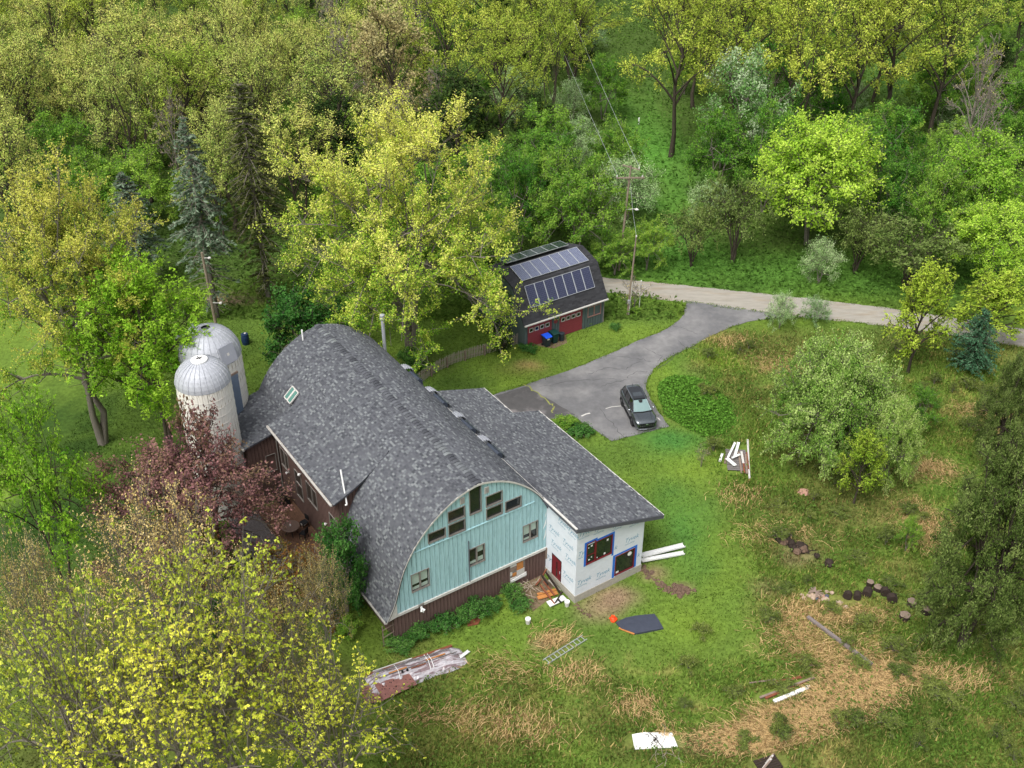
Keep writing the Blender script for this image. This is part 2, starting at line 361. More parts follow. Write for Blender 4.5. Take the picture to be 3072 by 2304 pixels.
for i, (a, b, wd) in enumerate([((60, 650), (230, 625), .12), ((-190, 730), (-110, 705), .3), ((640, 750), (665, 785), .12)]):
    tag(crack('worn_paint_line', [z4(*a), z4(*b)], wd, M_OFFW, .057, 30+i, 2), kind='structure')
# edge of straw along the driveway
M_PAD = mat('bare_soil', srgb(116, 98, 78), .95, var=.25, scale=5, bump=.8, bscale=12)
tag(strip('soil_bed', [gnd(*p) for p in [(1610,1036),(1660,1046),(1700,1028),(1698,1006),(1630,1016)]], .012, M_PAD, 0, jit=.08), kind='structure')
tag(strip('soil_bed', [gnd(*p) for p in [(1545,1800),(1600,1835),(1640,1800),(1660,1760),(1625,1720),(1560,1760)]], .012, M_PAD, 0, jit=.1), kind='structure')
# trench of dug earth beside the addition
def clods(name, pts, n, s0, s1, material, seed, spread=.3, zs=.6):
    rr = random.Random(seed); mb = MB()
    for i in range(n):
        t = rr.random()*(len(pts)-1); k = min(int(t), len(pts)-2); f = t-k
        x = pts[k][0]*(1-f)+pts[k+1][0]*f+rr.gauss(0, spread); y = pts[k][1]*(1-f)+pts[k+1][1]*f+rr.gauss(0, spread)
        s = rr.uniform(s0, s1); z0 = float(gheight(x, y)); vs = []
        for a in range(6):
            t2 = a*math.pi/3+rr.uniform(-.3, .3); vs.append((x+s*math.cos(t2)*rr.uniform(.7, 1.2), y+s*math.sin(t2)*rr.uniform(.7, 1.2), z0-.02))
        for a in range(6):
            vs.append((x+(vs[a][0]-x)*.55, y+(vs[a][1]-y)*.55, z0+s*zs*rr.uniform(.7, 1.2)))
        mb.cur = (rr.uniform(.8, 1.2),)*3
        mb.add(vs, [(5, 4, 3, 2, 1, 0), tuple(range(6, 12))]+[(a, (a+1) % 6, 6+(a+1) % 6, 6+a) for a in range(6)])
    return mb.build(name, material)
M_CLOD = mat('turned_earth', srgb(104, 84, 70), .95, var=.3, scale=8, bump=.6)
q = [gnd(*p) for p in [(1735,1822),(1775,1850),(1800,1858)]]
tag(clods('dug_trench', [gnd(*p) for p in [(1728,1812),(1748,1836),(1775,1850)]], 40, .05, .13, M_CLOD, 3, .07, .3), kind='stuff')
tag(clods('dug_trench', [gnd(*p) for p in [(1925,1700),(1950,1730),(1990,1760),(2020,1775)]], 90, .06, .2, M_CLOD, 4, .15, .35), kind='stuff')
tag(clods('dug_trench', [gnd(*p) for p in [(2020,1765),(2050,1772)]], 90, .08, .2, M_CLOD, 5, .22, .6), kind='stuff')

# ================================================================== low growth (real blades)
def blades(name, x, y, colr, hmin, hmax, wd, lean=.35, z0=None, mt=None, seed=1, dirn=None):
    rg = np.random.default_rng(seed); n = len(x)
    z0 = gheight(x, y) if z0 is None else z0
    th = rg.uniform(0, 2*np.pi, n); h = rg.uniform(hmin, hmax, n)
    l = rg.normal(0, 1, (n, 2))*lean*h[:, None]
    if dirn is not None: l = l*.5+np.asarray(dirn)*h[:, None]
    b = np.stack([np.cos(th), np.sin(th)], -1)*(wd*rg.uniform(.6, 1.4, n))[:, None]/2
    o = np.stack([x, y], -1)
    v0 = np.concatenate([o-b, z0[:, None]-.02], 1); v1 = np.concatenate([o+b, z0[:, None]-.02], 1)
    v2 = np.concatenate([o+l+b*.35, (z0+h)[:, None]], 1)
    V = np.stack([v0, v1, v2], 1).reshape(-1, 3)
    Cc = colr*rg.uniform(.55, 1.62, (n, 1)); Cc = np.repeat(Cc, 3, 0)
    return link(name, npmesh(name, V, np.arange(3*n).reshape(-1, 3), mt or GRASS, Cc))
def inpoly(x, y, P):
    r_ = np.zeros(len(x), bool); n = len(P); j = n-1
    for i in range(n):
        xi, yi = P[i]; xj, yj = P[j]
        c = ((yi > y) != (yj > y)) & (x < (xj-xi)*(y-yi)/(yj-yi+1e-12)+xi); r_ ^= c; j = i
    return r_
PAVE = [smooth(north)+smooth(south), smooth(dl, 1)+[(-3, 70.5), (0.5, 68.0)]+dr[:3]+smooth(dr[3:], 1)]
def house_mask(x, y):
    dx, dy = x-P0[0], y-P0[1]; a = dx*EV[0]+dy*EV[1]; b = dx*EU[0]+dy*EU[1]
    return ((a > -.1) & (a < 11.2) & (b > -.05) & (b < 21.7)) | ((a > 10) & (a < 16.2) & (b > -3.25) & (b < 10.2)) | ((a > -2.3) & (a < 1) & (b > 16.3) & (b < 21.7)) | ((a > 10) & (a < 15) & (b > 9) & (b < 14))
EXCL = [(6.6, 37.95, 8.9, 37.95, .55), (-8.6, 41.6, -3.2, 44.2, .95), (6.6, 46.5, 9.1, 46.7, .6), (1.95, 43.52, 4.38, 45.47, .25), (18.11, 46.98, 20.97, 43.16, .22), (13.9, 40.8, 17.3, 42.1, .35), (16.2, 62.1, 17.2, 64.3, .8), (17.9, 65.6, 17.16, 60.9, .12), (13.0, 36.4, 14.3, 36.6, .5), (18.2, 53.9, 19.6, 52.7, .5), (2.2, 48.3, 3.4, 48.8, .4), (10.0, 66.0, 10.1, 72.0, 1.0), (22.3, 49.9, 25.9, 47.3, .3), (18.6, 48.9, 21.6, 48.6, .4)]
def keep(x, y, m=0):
    k = ~house_mask(x, y)
    for (x0, y0, x1, y1, hw) in EXCL:
        dx, dy = x1-x0, y1-y0; t = np.clip(((x-x0)*dx+(y-y0)*dy)/(dx*dx+dy*dy), 0, 1); k &= (x-x0-dx*t)**2+(y-y0-dy*t)**2 > hw*hw
    for P in PAVE: k &= ~inpoly(x, y, P)
    dx, dy = x-1.0428, y-79.0157; a = dx*EV[0]+dy*EV[1]; b = dx*EU[0]+dy*EU[1]
    k &= ~((a > -.05) & (a < 8.6) & (b > -.05) & (b < 7.5))
    return k
rg = np.random.default_rng(11)
# short lawn everywhere near
n = 240000; x = rg.uniform(-34, 40, n); y = 34+rg.power(.75, n)*64
k = keep(x, y); x, y = x[k], y[k]
c = ground_rgb(x, y); lum = fbm(x, y, 2.2, 77)
tag(blades('lawn_grass', x, y, c*(.62+.95*lum[:, None]), .05, .16, .09, .5, seed=2), 'short bright green lawn grass around the barn house and driveway', 'grass', kind='stuff')
# taller meadow
n = 420000; x = rg.uniform(-8, 46, n); y = 33+rg.power(.8, n)*52
den = fbm(x, y, 3.5, 31)
m1 = np.clip((x-14.5)/2.5, 0, 1)*np.clip((82.5-y)/2, 0, 1); m2 = np.clip((44.5-y)/2.5, 0, 1)*np.clip((x+8)/3, 0, 1)
k = keep(x, y) & (rg.random(n) < np.maximum(m1, m2)*np.clip(den*2.4-.55, .12, 1)); x, y = x[k], y[k]
c = ground_rgb(x, y); dn = fbm(x, y, 3.5, 31)
gr = rg.random(len(x))[:, None]
c = np.where(gr < .16, c*.5+STRAW*.5, np.where(gr > .72, c*.6+CLEAR*.4, c))
tag(blades('meadow_grass', x, y, c*(.85+.8*fbm(x, y, .9, 5)[:, None]), .1, .36, .09, .45, seed=3), 'rough knee high meadow grass and weeds east of the house', 'meadow', kind='stuff')
# leafy weeds: small quads
def leafquads(name, C, N_, s, colr, mt=None, ratio=.6):
    "flat leaves: centres C, normals N_"
    n = len(C); rg_ = np.random.default_rng(n)
    t = rg_.normal(0, 1, (n, 3)); u = np.cross(N_, t); u /= np.linalg.norm(u, axis=1)[:, None]+1e-9
    v = np.cross(N_, u); s = s[:, None]
    V = np.stack([C-u*s, C-v*s*ratio, C+u*s, C+v*s*ratio], 1).reshape(-1, 3)
    return V, np.arange(4*n).reshape(-1, 4), np.repeat(colr, 4, 0)
n = 90000; x = rg.uniform(-10, 46, n); y = 33+rg.power(.8, n)*52
den = fbm(x, y, 2.6, 61)
m1 = np.clip((x-14.0)/2, 0, 1)*np.clip((82.5-y)/2, 0, 1); m2 = np.clip((45-y)/2.5, 0, 1)*np.clip((x+9)/3, 0, 1)
k = keep(x, y) & (rg.random(n) < np.maximum(m1, m2)*np.clip(den*4-1.6, 0.03, 1)); x, y = x[k], y[k]
z = gheight(x, y)+rg.uniform(.05, .42, len(x)); Nn = rg.normal(0, .5, (len(x), 3)); Nn[:, 2] += 1; Nn /= np.linalg.norm(Nn, axis=1)[:, None]
cc = (ground_rgb(x, y)*.45+L3(82, 118, 48)*.55)*rg.uniform(.6, 1.45, (len(x), 1))
V_, F_, C_ = leafquads('w', np.stack([x, y, z], -1), Nn, rg.uniform(.05, .12, len(x)), cc)
tag(link('meadow_weeds', npmesh('meadow_weeds', V_, F_, GRASS, C_)), 'leafy green weeds growing in patches through the meadow', 'weeds', kind='stuff')
# flattened straw swathes: long thin blades lying over
xs = []; ys = []; ds = []
for (px, py, rx, ry, dx, dy, n) in [(2640,2030,110,22,-1,.3,2600),(2560,2090,90,26,-1,.5,3000),(2440,2150,110,22,-1,.45,3400),(2340,2200,100,20,-1,.3,2400),(2220,2225,90,24,-1,-.1,2200),(2400,1850,70,30,.6,.8,700),(2530,1850,120,20,-1,.1,1000),(2480,1960,130,40,.9,-.2,1200),(2380,1900,90,40,.8,-.5,900),
                                 (2790,1590,70,42,-.5,-.9,1400),(2750,1530,40,30,-.4,-.9,600),(2790,1400,60,26,.3,-1,1000),(2960,1235,80,20,.9,-.6,800),(2990,1300,50,24,.5,-.8,500),(2380,1110,80,14,.7,-.6,700),(2200,1030,50,14,.2,1,400),(2330,1080,80,20,.7,-.6,500),
                                 (1660,1920,50,26,.6,.6,420),(1900,2110,60,30,.3,-.9,500),(1540,2010,90,40,-1,0,300),(1290,2150,110,24,.8,.3,260),(1560,2190,100,50,.3,.9,700),(1720,2030,60,34,.5,.9,400),(2330,1600,120,30,.3,-.9,500),(2230,1490,60,30,.2,1,300),
                                 (2000,2200,40,40,.2,-1,300),(1420,2150,90,50,.5,.5,400),(2650,1980,120,40,.8,-.4,700),(2850,2040,120,40,.7,.5,400)]:
    cx, cy = gnd(px, py); sx = abs(gnd(px+rx, py)[0]-cx); sy = abs(gnd(px, py-ry)[1]-cy)
    n = int(n*(1.35 if px > 2180 and py > 2000 else .7)); g = rg.normal(0, .7, (n, 2))
    xs.append(cx+g[:, 0]*sx); ys.append(cy+g[:, 1]*sy); d = np.array([dx, dy])/math.hypot(dx, dy)
    ds.append(np.repeat(d[None], n, 0)+rg.normal(0, .6, (n, 2)))
x = np.concatenate(xs); y = np.concatenate(ys); d = np.concatenate(ds)
k = keep(x, y); x, y, d = x[k], y[k], d[k]
n = len(x); cc = np.where(rg.random((n, 1)) < .35, L3(146, 120, 82)[None], L3(212, 182, 130)[None])*rg.uniform(.7, 1.2, (n, 1))
ln = rg.uniform(.2, .75, n)[:, None]; o = np.stack([x, y], -1); d = d/np.linalg.norm(d, axis=1)[:, None]
d2 = d+rg.normal(0, .35, (n, 2)); wv = rg.uniform(.008, .019, n)[:, None]; pr = np.stack([-d[:, 1], d[:, 0]], -1)*wv; gz = gheight(x, y)
za = gz+rg.uniform(.02, .12, n); zb = gz+rg.uniform(.1, .3, n); zc = gz+rg.uniform(.03, .2, n); m = o+d*ln*.5; e = m+d2*ln*.5
V = np.stack([np.c_[o-pr, za], np.c_[o+pr, za], np.c_[m+pr, zb], np.c_[m-pr, zb], np.c_[e+pr*.5, zc], np.c_[e-pr*.5, zc]], 1).reshape(-1, 3)
b6 = np.arange(n)[:, None]*6; F = np.concatenate([b6+np.array([[0, 1, 2, 3]]), b6+np.array([[3, 2, 4, 5]])])
tag(link('dry_straw', npmesh('dry_straw', V, F, GRASS, np.repeat(cc, 6, 0))), 'flattened swathes of dry tan straw lying over the meadow', 'straw', kind='stuff')
# ragged turf creeping over the paving edges
ex = []; ey = []
for P in PAVE:
    for a, b in zip(P, P[1:]+P[:1]):
        L_ = math.dist(a, b)
        if L_ > 30 or a[1] > 100: continue
        m_ = int(L_*55); t = rg.random(m_); ex.append(a[0]+(b[0]-a[0])*t+rg.normal(0, .09, m_)); ey.append(a[1]+(b[1]-a[1])*t+rg.normal(0, .09, m_))
x = np.concatenate(ex); y = np.concatenate(ey); k = (fbm(x, y, 1.2, 3) > .42) & (np.abs(x) < 48); x, y = x[k], y[k]
P_in = inpoly(x, y, PAVE[1]) & (x < 3.6) & (y < 72.2); x, y = x[~P_in], y[~P_in]
tag(blades('edge_grass', x, y, ground_rgb(x, y)*1.1, .04, .14, .06, .6, z0=np.full(len(x), .03), seed=8), 'ragged grass creeping over the edges of the driveway and road', 'grass', kind='stuff')
# mown-round mound of nettles by the drive
n = 14000; t = rg.uniform(0, 2*np.pi, n); r_ = np.sqrt(rg.random(n)); cx, cy = gnd(2085, 1215); rx_, ry_ = 3.0, 4.6
x = cx+np.cos(t)*r_*rx_-.25*np.sin(t)*r_*ry_*.6; y = cy+np.sin(t)*r_*ry_; k = keep(x, y) & (r_+.35*(fbm(x, y, 1.5, 8)-.5) < .95); x, y, r_ = x[k], y[k], r_[k]
z = gheight(x, y)+rg.uniform(.05, .62, len(x))*(1-r_**4)*(.5+.8*fbm(x, y, 1.1, 14)); Nn = rg.normal(0, .5, (len(x), 3)); Nn[:, 2] += 1; Nn /= np.linalg.norm(Nn, axis=1)[:, None]
V_, F_, C_ = leafquads('m', np.stack([x, y, z], -1), Nn, rg.uniform(.05, .12, len(x)), (L3(92, 134, 50)*rg.uniform(.5, 1.6, (len(x), 1))))
tag(link('nettle_patch', npmesh('nettle_patch', V_, F_, GRASS, C_)), 'thick green mound of tall weeds inside the mown strip beside the driveway', 'weeds', kind='stuff')
# rough verge, clearing and woodland floor growth
n = 150000; x = rg.uniform(-95, 95, n); y = 84+rg.power(.8, n)*118
k = keep(x, y) & (np.abs(x) < y*.5+3); x, y = x[k], y[k]
c = ground_rgb(x, y); dn = fbm(x, y, 5, 91)
z = rg.uniform(.1, .7, len(x))*(.5+dn)
Nn = rg.normal(0, .6, (len(x), 3)); Nn[:, 2] += 1; Nn /= np.linalg.norm(Nn, axis=1)[:, None]
cc = (c*.6+L3(76, 108, 44)*.4)*(.65+.8*dn[:, None])*rg.uniform(.7, 1.35, (len(x), 1))
V_, F_, C_ = leafquads('u', np.stack([x, y, z], -1), Nn, rg.uniform(.12, .26, len(x)), cc)
tag(link('woodland_undergrowth', npmesh('woodland_undergrowth', V_, F_, GRASS, C_)), 'low green undergrowth covering the woodland floor and clearing', 'undergrowth', kind='stuff')
# ================================================================== barn house
rh = random.Random(4)
HOUSE = empty('barn_house', (P0[0], P0[1], 0), AX, 'round-roofed barn converted to a house, grey shingles, teal gable and white wrapped side addition', 'house')
AL = [(-.62, 2.12), (-.28, 2.72), (.02, 3.35), (.2, 3.95), (.54, 5.15), (.99, 6.13), (1.53, 7.0), (2.27, 7.85), (3.25, 8.68), (4.25, 9.25), (5.2, 9.56), (5.85, 9.68)]
ARCH = AL+[(11.7-a, z) for a, z in AL[-2::-1]]
def arch_z(a, P=ARCH):
    if a <= P[0][0]: return P[0][1]
    for (a0, z0), (a1, z1) in zip(P, P[1:]):
        if a0 <= a <= a1: return z0+(z1-z0)*(a-a0)/(a1-a0+1e-9)
    return P[-1][1]
def resample(P, n):
    d = [0]
    for p, q in zip(P, P[1:]): d.append(d[-1]+math.dist(p, q))
    out = []
    for i in range(n+1):
        t = d[-1]*i/n
        for k in range(len(d)-1):
            if d[k] <= t <= d[k+1]+1e-9:
                f = (t-d[k])/(d[k+1]-d[k]+1e-9); out.append(tuple(P[k][j]*(1-f)+P[k+1][j]*f for j in range(len(P[0])))); break
    return out, d[-1]
def chaikin(P, it=2):
    return smooth(P, it)
ARCHS = chaikin(ARCH, 2)
SHC = [(.098, .102, .113), (.09, .093, .104), (.112, .117, .128), (.083, .086, .097), (.14, .148, .156), (.104, .108, .119), (.175, .186, .19), (.066, .069, .078), (.096, .1, .11), (.092, .095, .106)]
def shingled(root_part, prof, b0, b1, stuffname='shingle_courses', expo=.135, nsingle=0, near=None, th=.026, cut=None, seed=1, flip=1):
    """lay shingle tabs over the surface swept by prof [(a,z)..] (from the eave up) between b0 and b1.
    the nsingle nearest tabs become parts of their own, the rest one stuff part"""
    rr = random.Random(seed)
    d = sum(math.dist(p, q) for p, q in zip(prof, prof[1:])); n = max(1, round(d/expo)); P, _ = resample(prof, n)
    tabs = []
    for i in range(n):
        p, q = P[i], P[i+1]; dx, dz = q[0]-p[0], q[1]-p[1]; l = math.hypot(dx, dz); nx_, nz_ = -dz/l*flip, dx/l*flip
        if nz_ < 0 and abs(nz_) > .02: nx_, nz_ = -nx_, -nz_
        b = b0-rr.random()*.2
        while b < b1:
            wdt = rr.choice((.15, .18, .2, .22)); e0 = max(b, b0); e1 = min(b+wdt-.008, b1); b += wdt
            if e1-e0 < .04: continue
            if cut and cut((p[0]+q[0])/2, (e0+e1)/2): continue
            k = rr.choice(SHC); s = rr.uniform(.88, 1.12); tabs.append((p, q, nx_, nz_, e0, e1, th*rr.uniform(.7, 1.6), tuple(c*s for c in k)))
    def geo(mb, T, o=(0, 0, 0)):
        p, q, nx_, nz_, e0, e1, t, c = T; mb.cur = c
        f = lambda a, b, z: (a-o[0], b-o[1], z-o[2])
        ov = .02; qa, qz = q[0]+(q[0]-p[0])*ov, q[1]+(q[1]-p[1])*ov
        A = f(p[0]+nx_*t, e0, p[1]+nz_*t); B = f(p[0]+nx_*t, e1, p[1]+nz_*t); Cc = f(qa+nx_*.004, e1, qz+nz_*.004); D = f(qa+nx_*.004, e0, qz+nz_*.004)
        E_ = f(p[0], e0, p[1]); F_ = f(p[0], e1, p[1])
        mb.add([A, B, Cc, D, E_, F_], [(0, 1, 2, 3), (4, 5, 1, 0), (5, 2, 1), (4, 0, 3)])
    sing = []
    if nsingle:
        tabs.sort(key=lambda T: math.dist(((T[0][0]+T[1][0])/2, (T[4]+T[5])/2), near)); sing = tabs[:nsingle]; tabs = tabs[nsingle:]
    for T in sing:
        o = (T[0][0], T[4], T[0][1]); mb = MB(); geo(mb, T, o); mb.build('shingle', SHING, root_part, o)
    mb = MB()
    for T in tabs: geo(mb, T)
    tag(mb.build(stuffname, SHING, root_part), kind='stuff')
def deck(prof, b0, b1, th=.12, name='roof', material=None, parent=HOUSE, down=True):
    "solid roof shell under the shingles"
    mb = MB(); lo = []
    for i, p in enumerate(prof):
        a = prof[max(i-1, 0)]; c = prof[min(i+1, len(prof)-1)]; dx, dz = c[0]-a[0], c[1]-a[1]; l = math.hypot(dx, dz); nx_, nz_ = -dz/l, dx/l
        lo.append((p[0]-nx_*th, p[1]-nz_*th))
    n = len(prof); vs = []
    for b in (b0, b1): vs += [(a, b, z) for a, z in prof]+[(a, b, z) for a, z in lo]
    fs = []; m = 2*n
    for i in range(n-1):
        fs += [(i, i+1, m+i+1, m+i), (n+i, m+n+i, m+n+i+1, n+i+1), (i, n+i, n+i+1, i+1), (m+i, m+i+1, m+n+i+1, m+n+i)]
    fs += [(0, m, m+n, n), (n-1, 2*n-1, m+2*n-1, m+n-1)]
    mb.add(vs, fs); return mb.build(name, material or M_FASCIA, parent)
RB0, RB1 = -.16, 21.6
ra = deck(ARCHS, RB0, 6.6, .13); ra2 = deck([p for p in ARCHS if .25 < p[0]], 6.6, RB1, .13); ra['label'] = 'curved gothic barn roof of dark grey shingles'
left = [p for p in ARCHS if p[0] <= 5.85]; right = [p for p in ARCHS if p[0] >= 5.85 and p[0] < 10.9][::-1]
dorm = lambda a, b: (6.6 < b < 16.3 and a < 2.3) or (b > 6.6 and a < .35)
shingled(ra, left, RB0-.03, RB1+.03, nsingle=300, near=(3.2, 1.0), cut=dorm, seed=2)
shingled(ra, right, RB0-.03, RB1+.03, seed=3)
# ridge caps
b = RB0
while b < RB1-.1:
    mb = MB(); k = rh.choice(SHC[:6]+[SHC[7]]*2+[SHC[6]]); s = rh.uniform(.8, 1.1); mb.cur = tuple(c*s for c in k); L_ = .3
    pr = [(5.85-.24, 9.64), (5.85-.12, 9.685), (5.85, 9.705), (5.97, 9.685), (6.09, 9.64)]; up = .035
    vs = [(a, 0, z+up) for a, z in pr]+[(a, L_-.02, z+.006) for a, z in pr]+[(a, 0, z-.02) for a, z in pr]
    mb.add(vs, [(i, i+1, 6+i, 5+i) for i in range(4)]+[(10+i, 11+i, i+1, i) for i in range(4)])
    mb.build('ridge_cap', SHING, ra, (rh.uniform(-.02, .02), b, 0)); b += L_
# ---- gable wall boards
OPEN = [(1.26, 3.52, 2.38, 4.8), (5.2, 3.54, 6.24, 4.82), (9.09, 3.57, 10.13, 4.8), (2.52, 6.7, 3.61, 7.35), (3.87, 7.6, 4.94, 8.34), (3.87, 6.58, 4.93, 7.36),
        (5.33, 7.51, 6.07, 9.42), (6.46, 7.6, 7.53, 8.33), (6.47, 6.64, 7.53, 7.37), (7.82, 6.6, 8.88, 7.32)]
def boards(parent, a0, a1, zlo, zhi, step, opens, o, ua, name, material, th=.03, batten=.045, batmat=None, ub=None):
    """vertical siding: one part per board with its batten, cut round the openings.
    o, ua map wall coordinates (a, z) to local space, ub is the outward normal"""
    n = max(1, round((a1-a0)/step)); st_ = (a1-a0)/n
    for i in range(n):
        s, e = a0+i*st_, a0+(i+1)*st_; mb = MB(); made = False
        for (x0, x1, t) in ((s, e-.025, th), (s-.0, s+batten, th+.028)):
            cuts = sorted({x0, x1}|{v for w_ in opens for v in (w_[0], w_[2]) if x0 < v < x1})
            for c0, c1 in zip(cuts, cuts[1:]):
                if c1-c0 < .004: continue
                mid = (c0+c1)/2; zl = zlo(mid) if callable(zlo) else zlo
                segs = [(zl, None)]
                for w_ in sorted(opens, key=lambda q: q[1]):
                    if w_[0] <= mid <= w_[2]:
                        l0, _ = segs[-1]
                        segs[-1] = (l0, w_[1]); segs.append((w_[3], None))
                for (u0, u1) in segs:
                    za = u1 if u1 is not None else zhi(c0); zb = u1 if u1 is not None else zhi(c1)
                    if min(za, zb)-u0 < .01: continue
                    pt = lambda a, z, d: (o[0]+ua[0]*a+ub[0]*d, o[1]+ua[1]*a+ub[1]*d, z)
                    vs = [pt(c0, u0, 0), pt(c1, u0, 0), pt(c1, zb, 0), pt(c0, za, 0), pt(c0, u0, t), pt(c1, u0, t), pt(c1, zb, t), pt(c0, za, t)]
                    mb.add(vs, [(0, 1, 2, 3), (7, 6, 5, 4), (0, 4, 5, 1), (1, 5, 6, 2), (2, 6, 7, 3), (3, 7, 4, 0)]); made = True
        if made: mb.build(name, material, parent)
boards(HOUSE, .12, 10.86, 2.3, lambda a: arch_z(a)-.12, .31, OPEN, (0, .0, 0), (1, 0), 'board', M_TEAL, ub=(0, -1))
def window(parent, a0, z0, a1, z1, o, ua, ub, fr=.055, mull=0, frame=None, pane=None, rec=.05, hmull=(), proud=.075, name='window', blind=None):
    P_ = lambda a, z, d: (o[0]+ua[0]*a+ub[0]*d, o[1]+ua[1]*a+ub[1]*d, z)
    def bx(mb, x0, x1, y0, y1, d0, d1):
        vs = [P_(x, y, d) for d in (d0, d1) for y in (y0, y1) for x in (x0, x1)]
        mb.add(vs, [(0, 2, 3, 1), (4, 5, 7, 6), (0, 1, 5, 4), (2, 6, 7, 3), (0, 4, 6, 2), (1, 3, 7, 5)])
    f = MB(); bx(f, a0-fr, a1+fr, z1, z1+fr, -rec, proud); bx(f, a0-fr, a1+fr, z0-fr, z0, -rec, proud+.02)
    bx(f, a0-fr, a0, z0, z1, -rec, proud); bx(f, a1, a1+fr, z0, z1, -rec, proud)
    w_ = f.build(name, frame or M_GREYTRIM, parent)
    cols = mull+1; cw = (a1-a0)/cols
    for i in range(1, cols):
        m_ = MB(); bx(m_, a0+i*cw-.04, a0+i*cw+.04, z0+.002, z1-.002, -rec+.02, proud-.012); m_.build('mullion', frame or M_GREYTRIM, w_)
    for zz in hmull:
        m_ = MB(); bx(m_, a0+.002, a1-.002, zz-.02, zz+.02, -rec+.022, proud-.02); m_.build('rail', frame or M_GREYTRIM, w_)
    for i in range(cols):
        g = MB(); bx(g, a0+i*cw+.003, a0+(i+1)*cw-.003, z0+.003, z1-.003, -rec-.02, -rec+.015); g.build('pane', (pane[i] if isinstance(pane, list) else pane) or M_GLASS, w_)
        if blind and blind[i]:
            for (u0, u1) in blind[i]:
                g = MB(); bx(g, a0+i*cw+.05, a0+(i+1)*cw-.05, z0+(z1-z0)*u0, z0+(z1-z0)*u1, -rec+.016, -rec+.022); g.build('blind', M_BLIND, w_)
    return w_
FO, FA, FB = (0, 0), (1, 0), (0, -1)
window(HOUSE, *OPEN[0][:2], *OPEN[0][2:], FO, FA, FB, mull=1, blind=[[(.36, .97), (.04, .2)], [(.42, .97), (.04, .24)]])
window(HOUSE, *OPEN[1][:2], *OPEN[1][2:], FO, FA, FB, mull=1, blind=[[(.05, .2)], [(.05, .3), (.62, .95)]])
window(HOUSE, *OPEN[2][:2], *OPEN[2][2:], FO, FA, FB, mull=1, blind=[[(.38, .97), (.03, .16)], [(.48, .97)]])
for w_ in OPEN[3:]: window(HOUSE, *w_[:2], *w_[2:], FO, FA, FB, fr=.05)
for (a, z) in ((4.67, 8.57), (6.33, 8.62)):
    v = MB(); v.box(a, -.07, z, a+.3, -.03, z+.46); vo = v.build('louvre_vent', M_OFFW, HOUSE)
    for i in range(5):
        s_ = MB(); s_.bar((a+.03, -.08, z+.07+i*.08), (a+.27, -.08, z+.07+i*.08), .03, .02); s_.build('slat', M_GREYTRIM, vo)
# siding ledge, sill trim, gable edge trim, drain pipe
m_ = MB(); m_.box(1.35, -.085, 6.4, 9.9, -.03, 6.47); m_.build('ledge', M_TEAL, HOUSE)
for a0, a1 in ((.05, 1.55), (1.95, 10.84)):
    m_ = MB(); m_.box(a0, -.12, 2.14, a1, .0, 2.32); m_.build('sill_trim', M_OFFW, HOUSE)
m_ = MB(); m_.box(1.56, -.11, 2.16, 1.94, .0, 2.3); m_.build('sill_patch', M_GREYTRIM, HOUSE)
m_ = MB(); m_.add([(a, -.2, z) for a, z in ARCHS if a < 10.9]+[(a, -.2, z-.13 if abs(a-5.85) < 5 else z-.1) for a, z in ARCHS if a < 10.9], [])
n_ = len([1 for a, z in ARCHS if a < 10.9]); m_.v += [(x, y+.05, z) for x, y, z in m_.v]; m_.c += m_.c
fs = []
for i in range(n_-1):
    fs += [(i, i+n_, i+1+n_, i+1), (2*n_+i, 2*n_+i+1, 3*n_+i+1, 3*n_+i), (n_+i, 3*n_+i, 3*n_+i+1, n_+i+1), (i, i+1, 2*n_+i+1, 2*n_+i)]
m_.f = fs; m_.m = [0]*len(fs); m_.build('gable_trim', M_OFFW, HOUSE)
m_ = MB(); m_.poly([(-.62, 2.08), (.14, 2.2), (.14, 3.55), (.05, 3.3), (-.26, 2.68)], (0, -.15, 0), (1, 0, 0), (0, 0, 1), -.03); m_.build('corner_trim', M_OFFW, HOUSE)
m_ = MB(); m_.tube([(5.15, -.1, 2.35), (5.15, -.1, 5.6)], .03, 6); m_.build('conduit', M_FASCIA, HOUSE)
# floodlight on the gable
fl = MB(); fl.box(1.66, -.2, 2.02, 1.78, -.12, 2.14); fl = fl.build('floodlight', M_WHITE, HOUSE)
for dx in (-.1, .1):
    c_ = MB(); c_.tube([(1.72+dx*.3, -.2, 2.05), (1.72+dx*1.1, -.36, 1.96)], [.035, .075], 10); c_.build('lamp_head', M_WHITE, fl)
c_ = MB(); c_.tube([(1.72, -.16, 2.02), (1.8, -.24, 1.72)], .045, 8); c_.build('sensor', M_WHITE, fl)
# lower brown wall, boarded window
BW = [(8.12, .72, 9.24, 2.04)]
boards(HOUSE, -.05, 10.84, 0, lambda a: 2.13, .24, BW, (0, .03, 0), (1, 0), 'brown_board', M_BROWN, th=.03, batten=.03, ub=(0, -1))
bwn = MB(); bwn.box(8.12, -.01, .72, 9.24, .02, 2.04); bwn = bwn.build('boarded_window', M_GREYTRIM, HOUSE)
for (a0, z0, a1, z1, m) in ((8.14, 1.5, 8.6, 1.86, M_WOOD), (8.62, 1.42, 9.1, 2.0, M_WOODO), (8.3, 1.05, 8.6, 1.3, M_WOODO), (8.62, .98, 9.2, 1.4, M_OFFW), (8.14, .6, 9.36, .96, M_OFFW), (8.14, 1.88, 8.6, 2.02, M_OFFW), (8.14, 1.2, 8.28, 1.48, M_OFFW)):
    p_ = MB(); p_.box(a0, -.05, z0, a1, -.012, z1); p_.build('patch_panel', m, bwn)
p_ = MB(); p_.poly([(8.14, .6), (9.36, .74), (9.3, .98), (8.14, .8)], (0, -.09, 0), (1, 0, 0), (0, 0, 1), -.03); p_.build('patch_panel', M_WHITE, bwn)
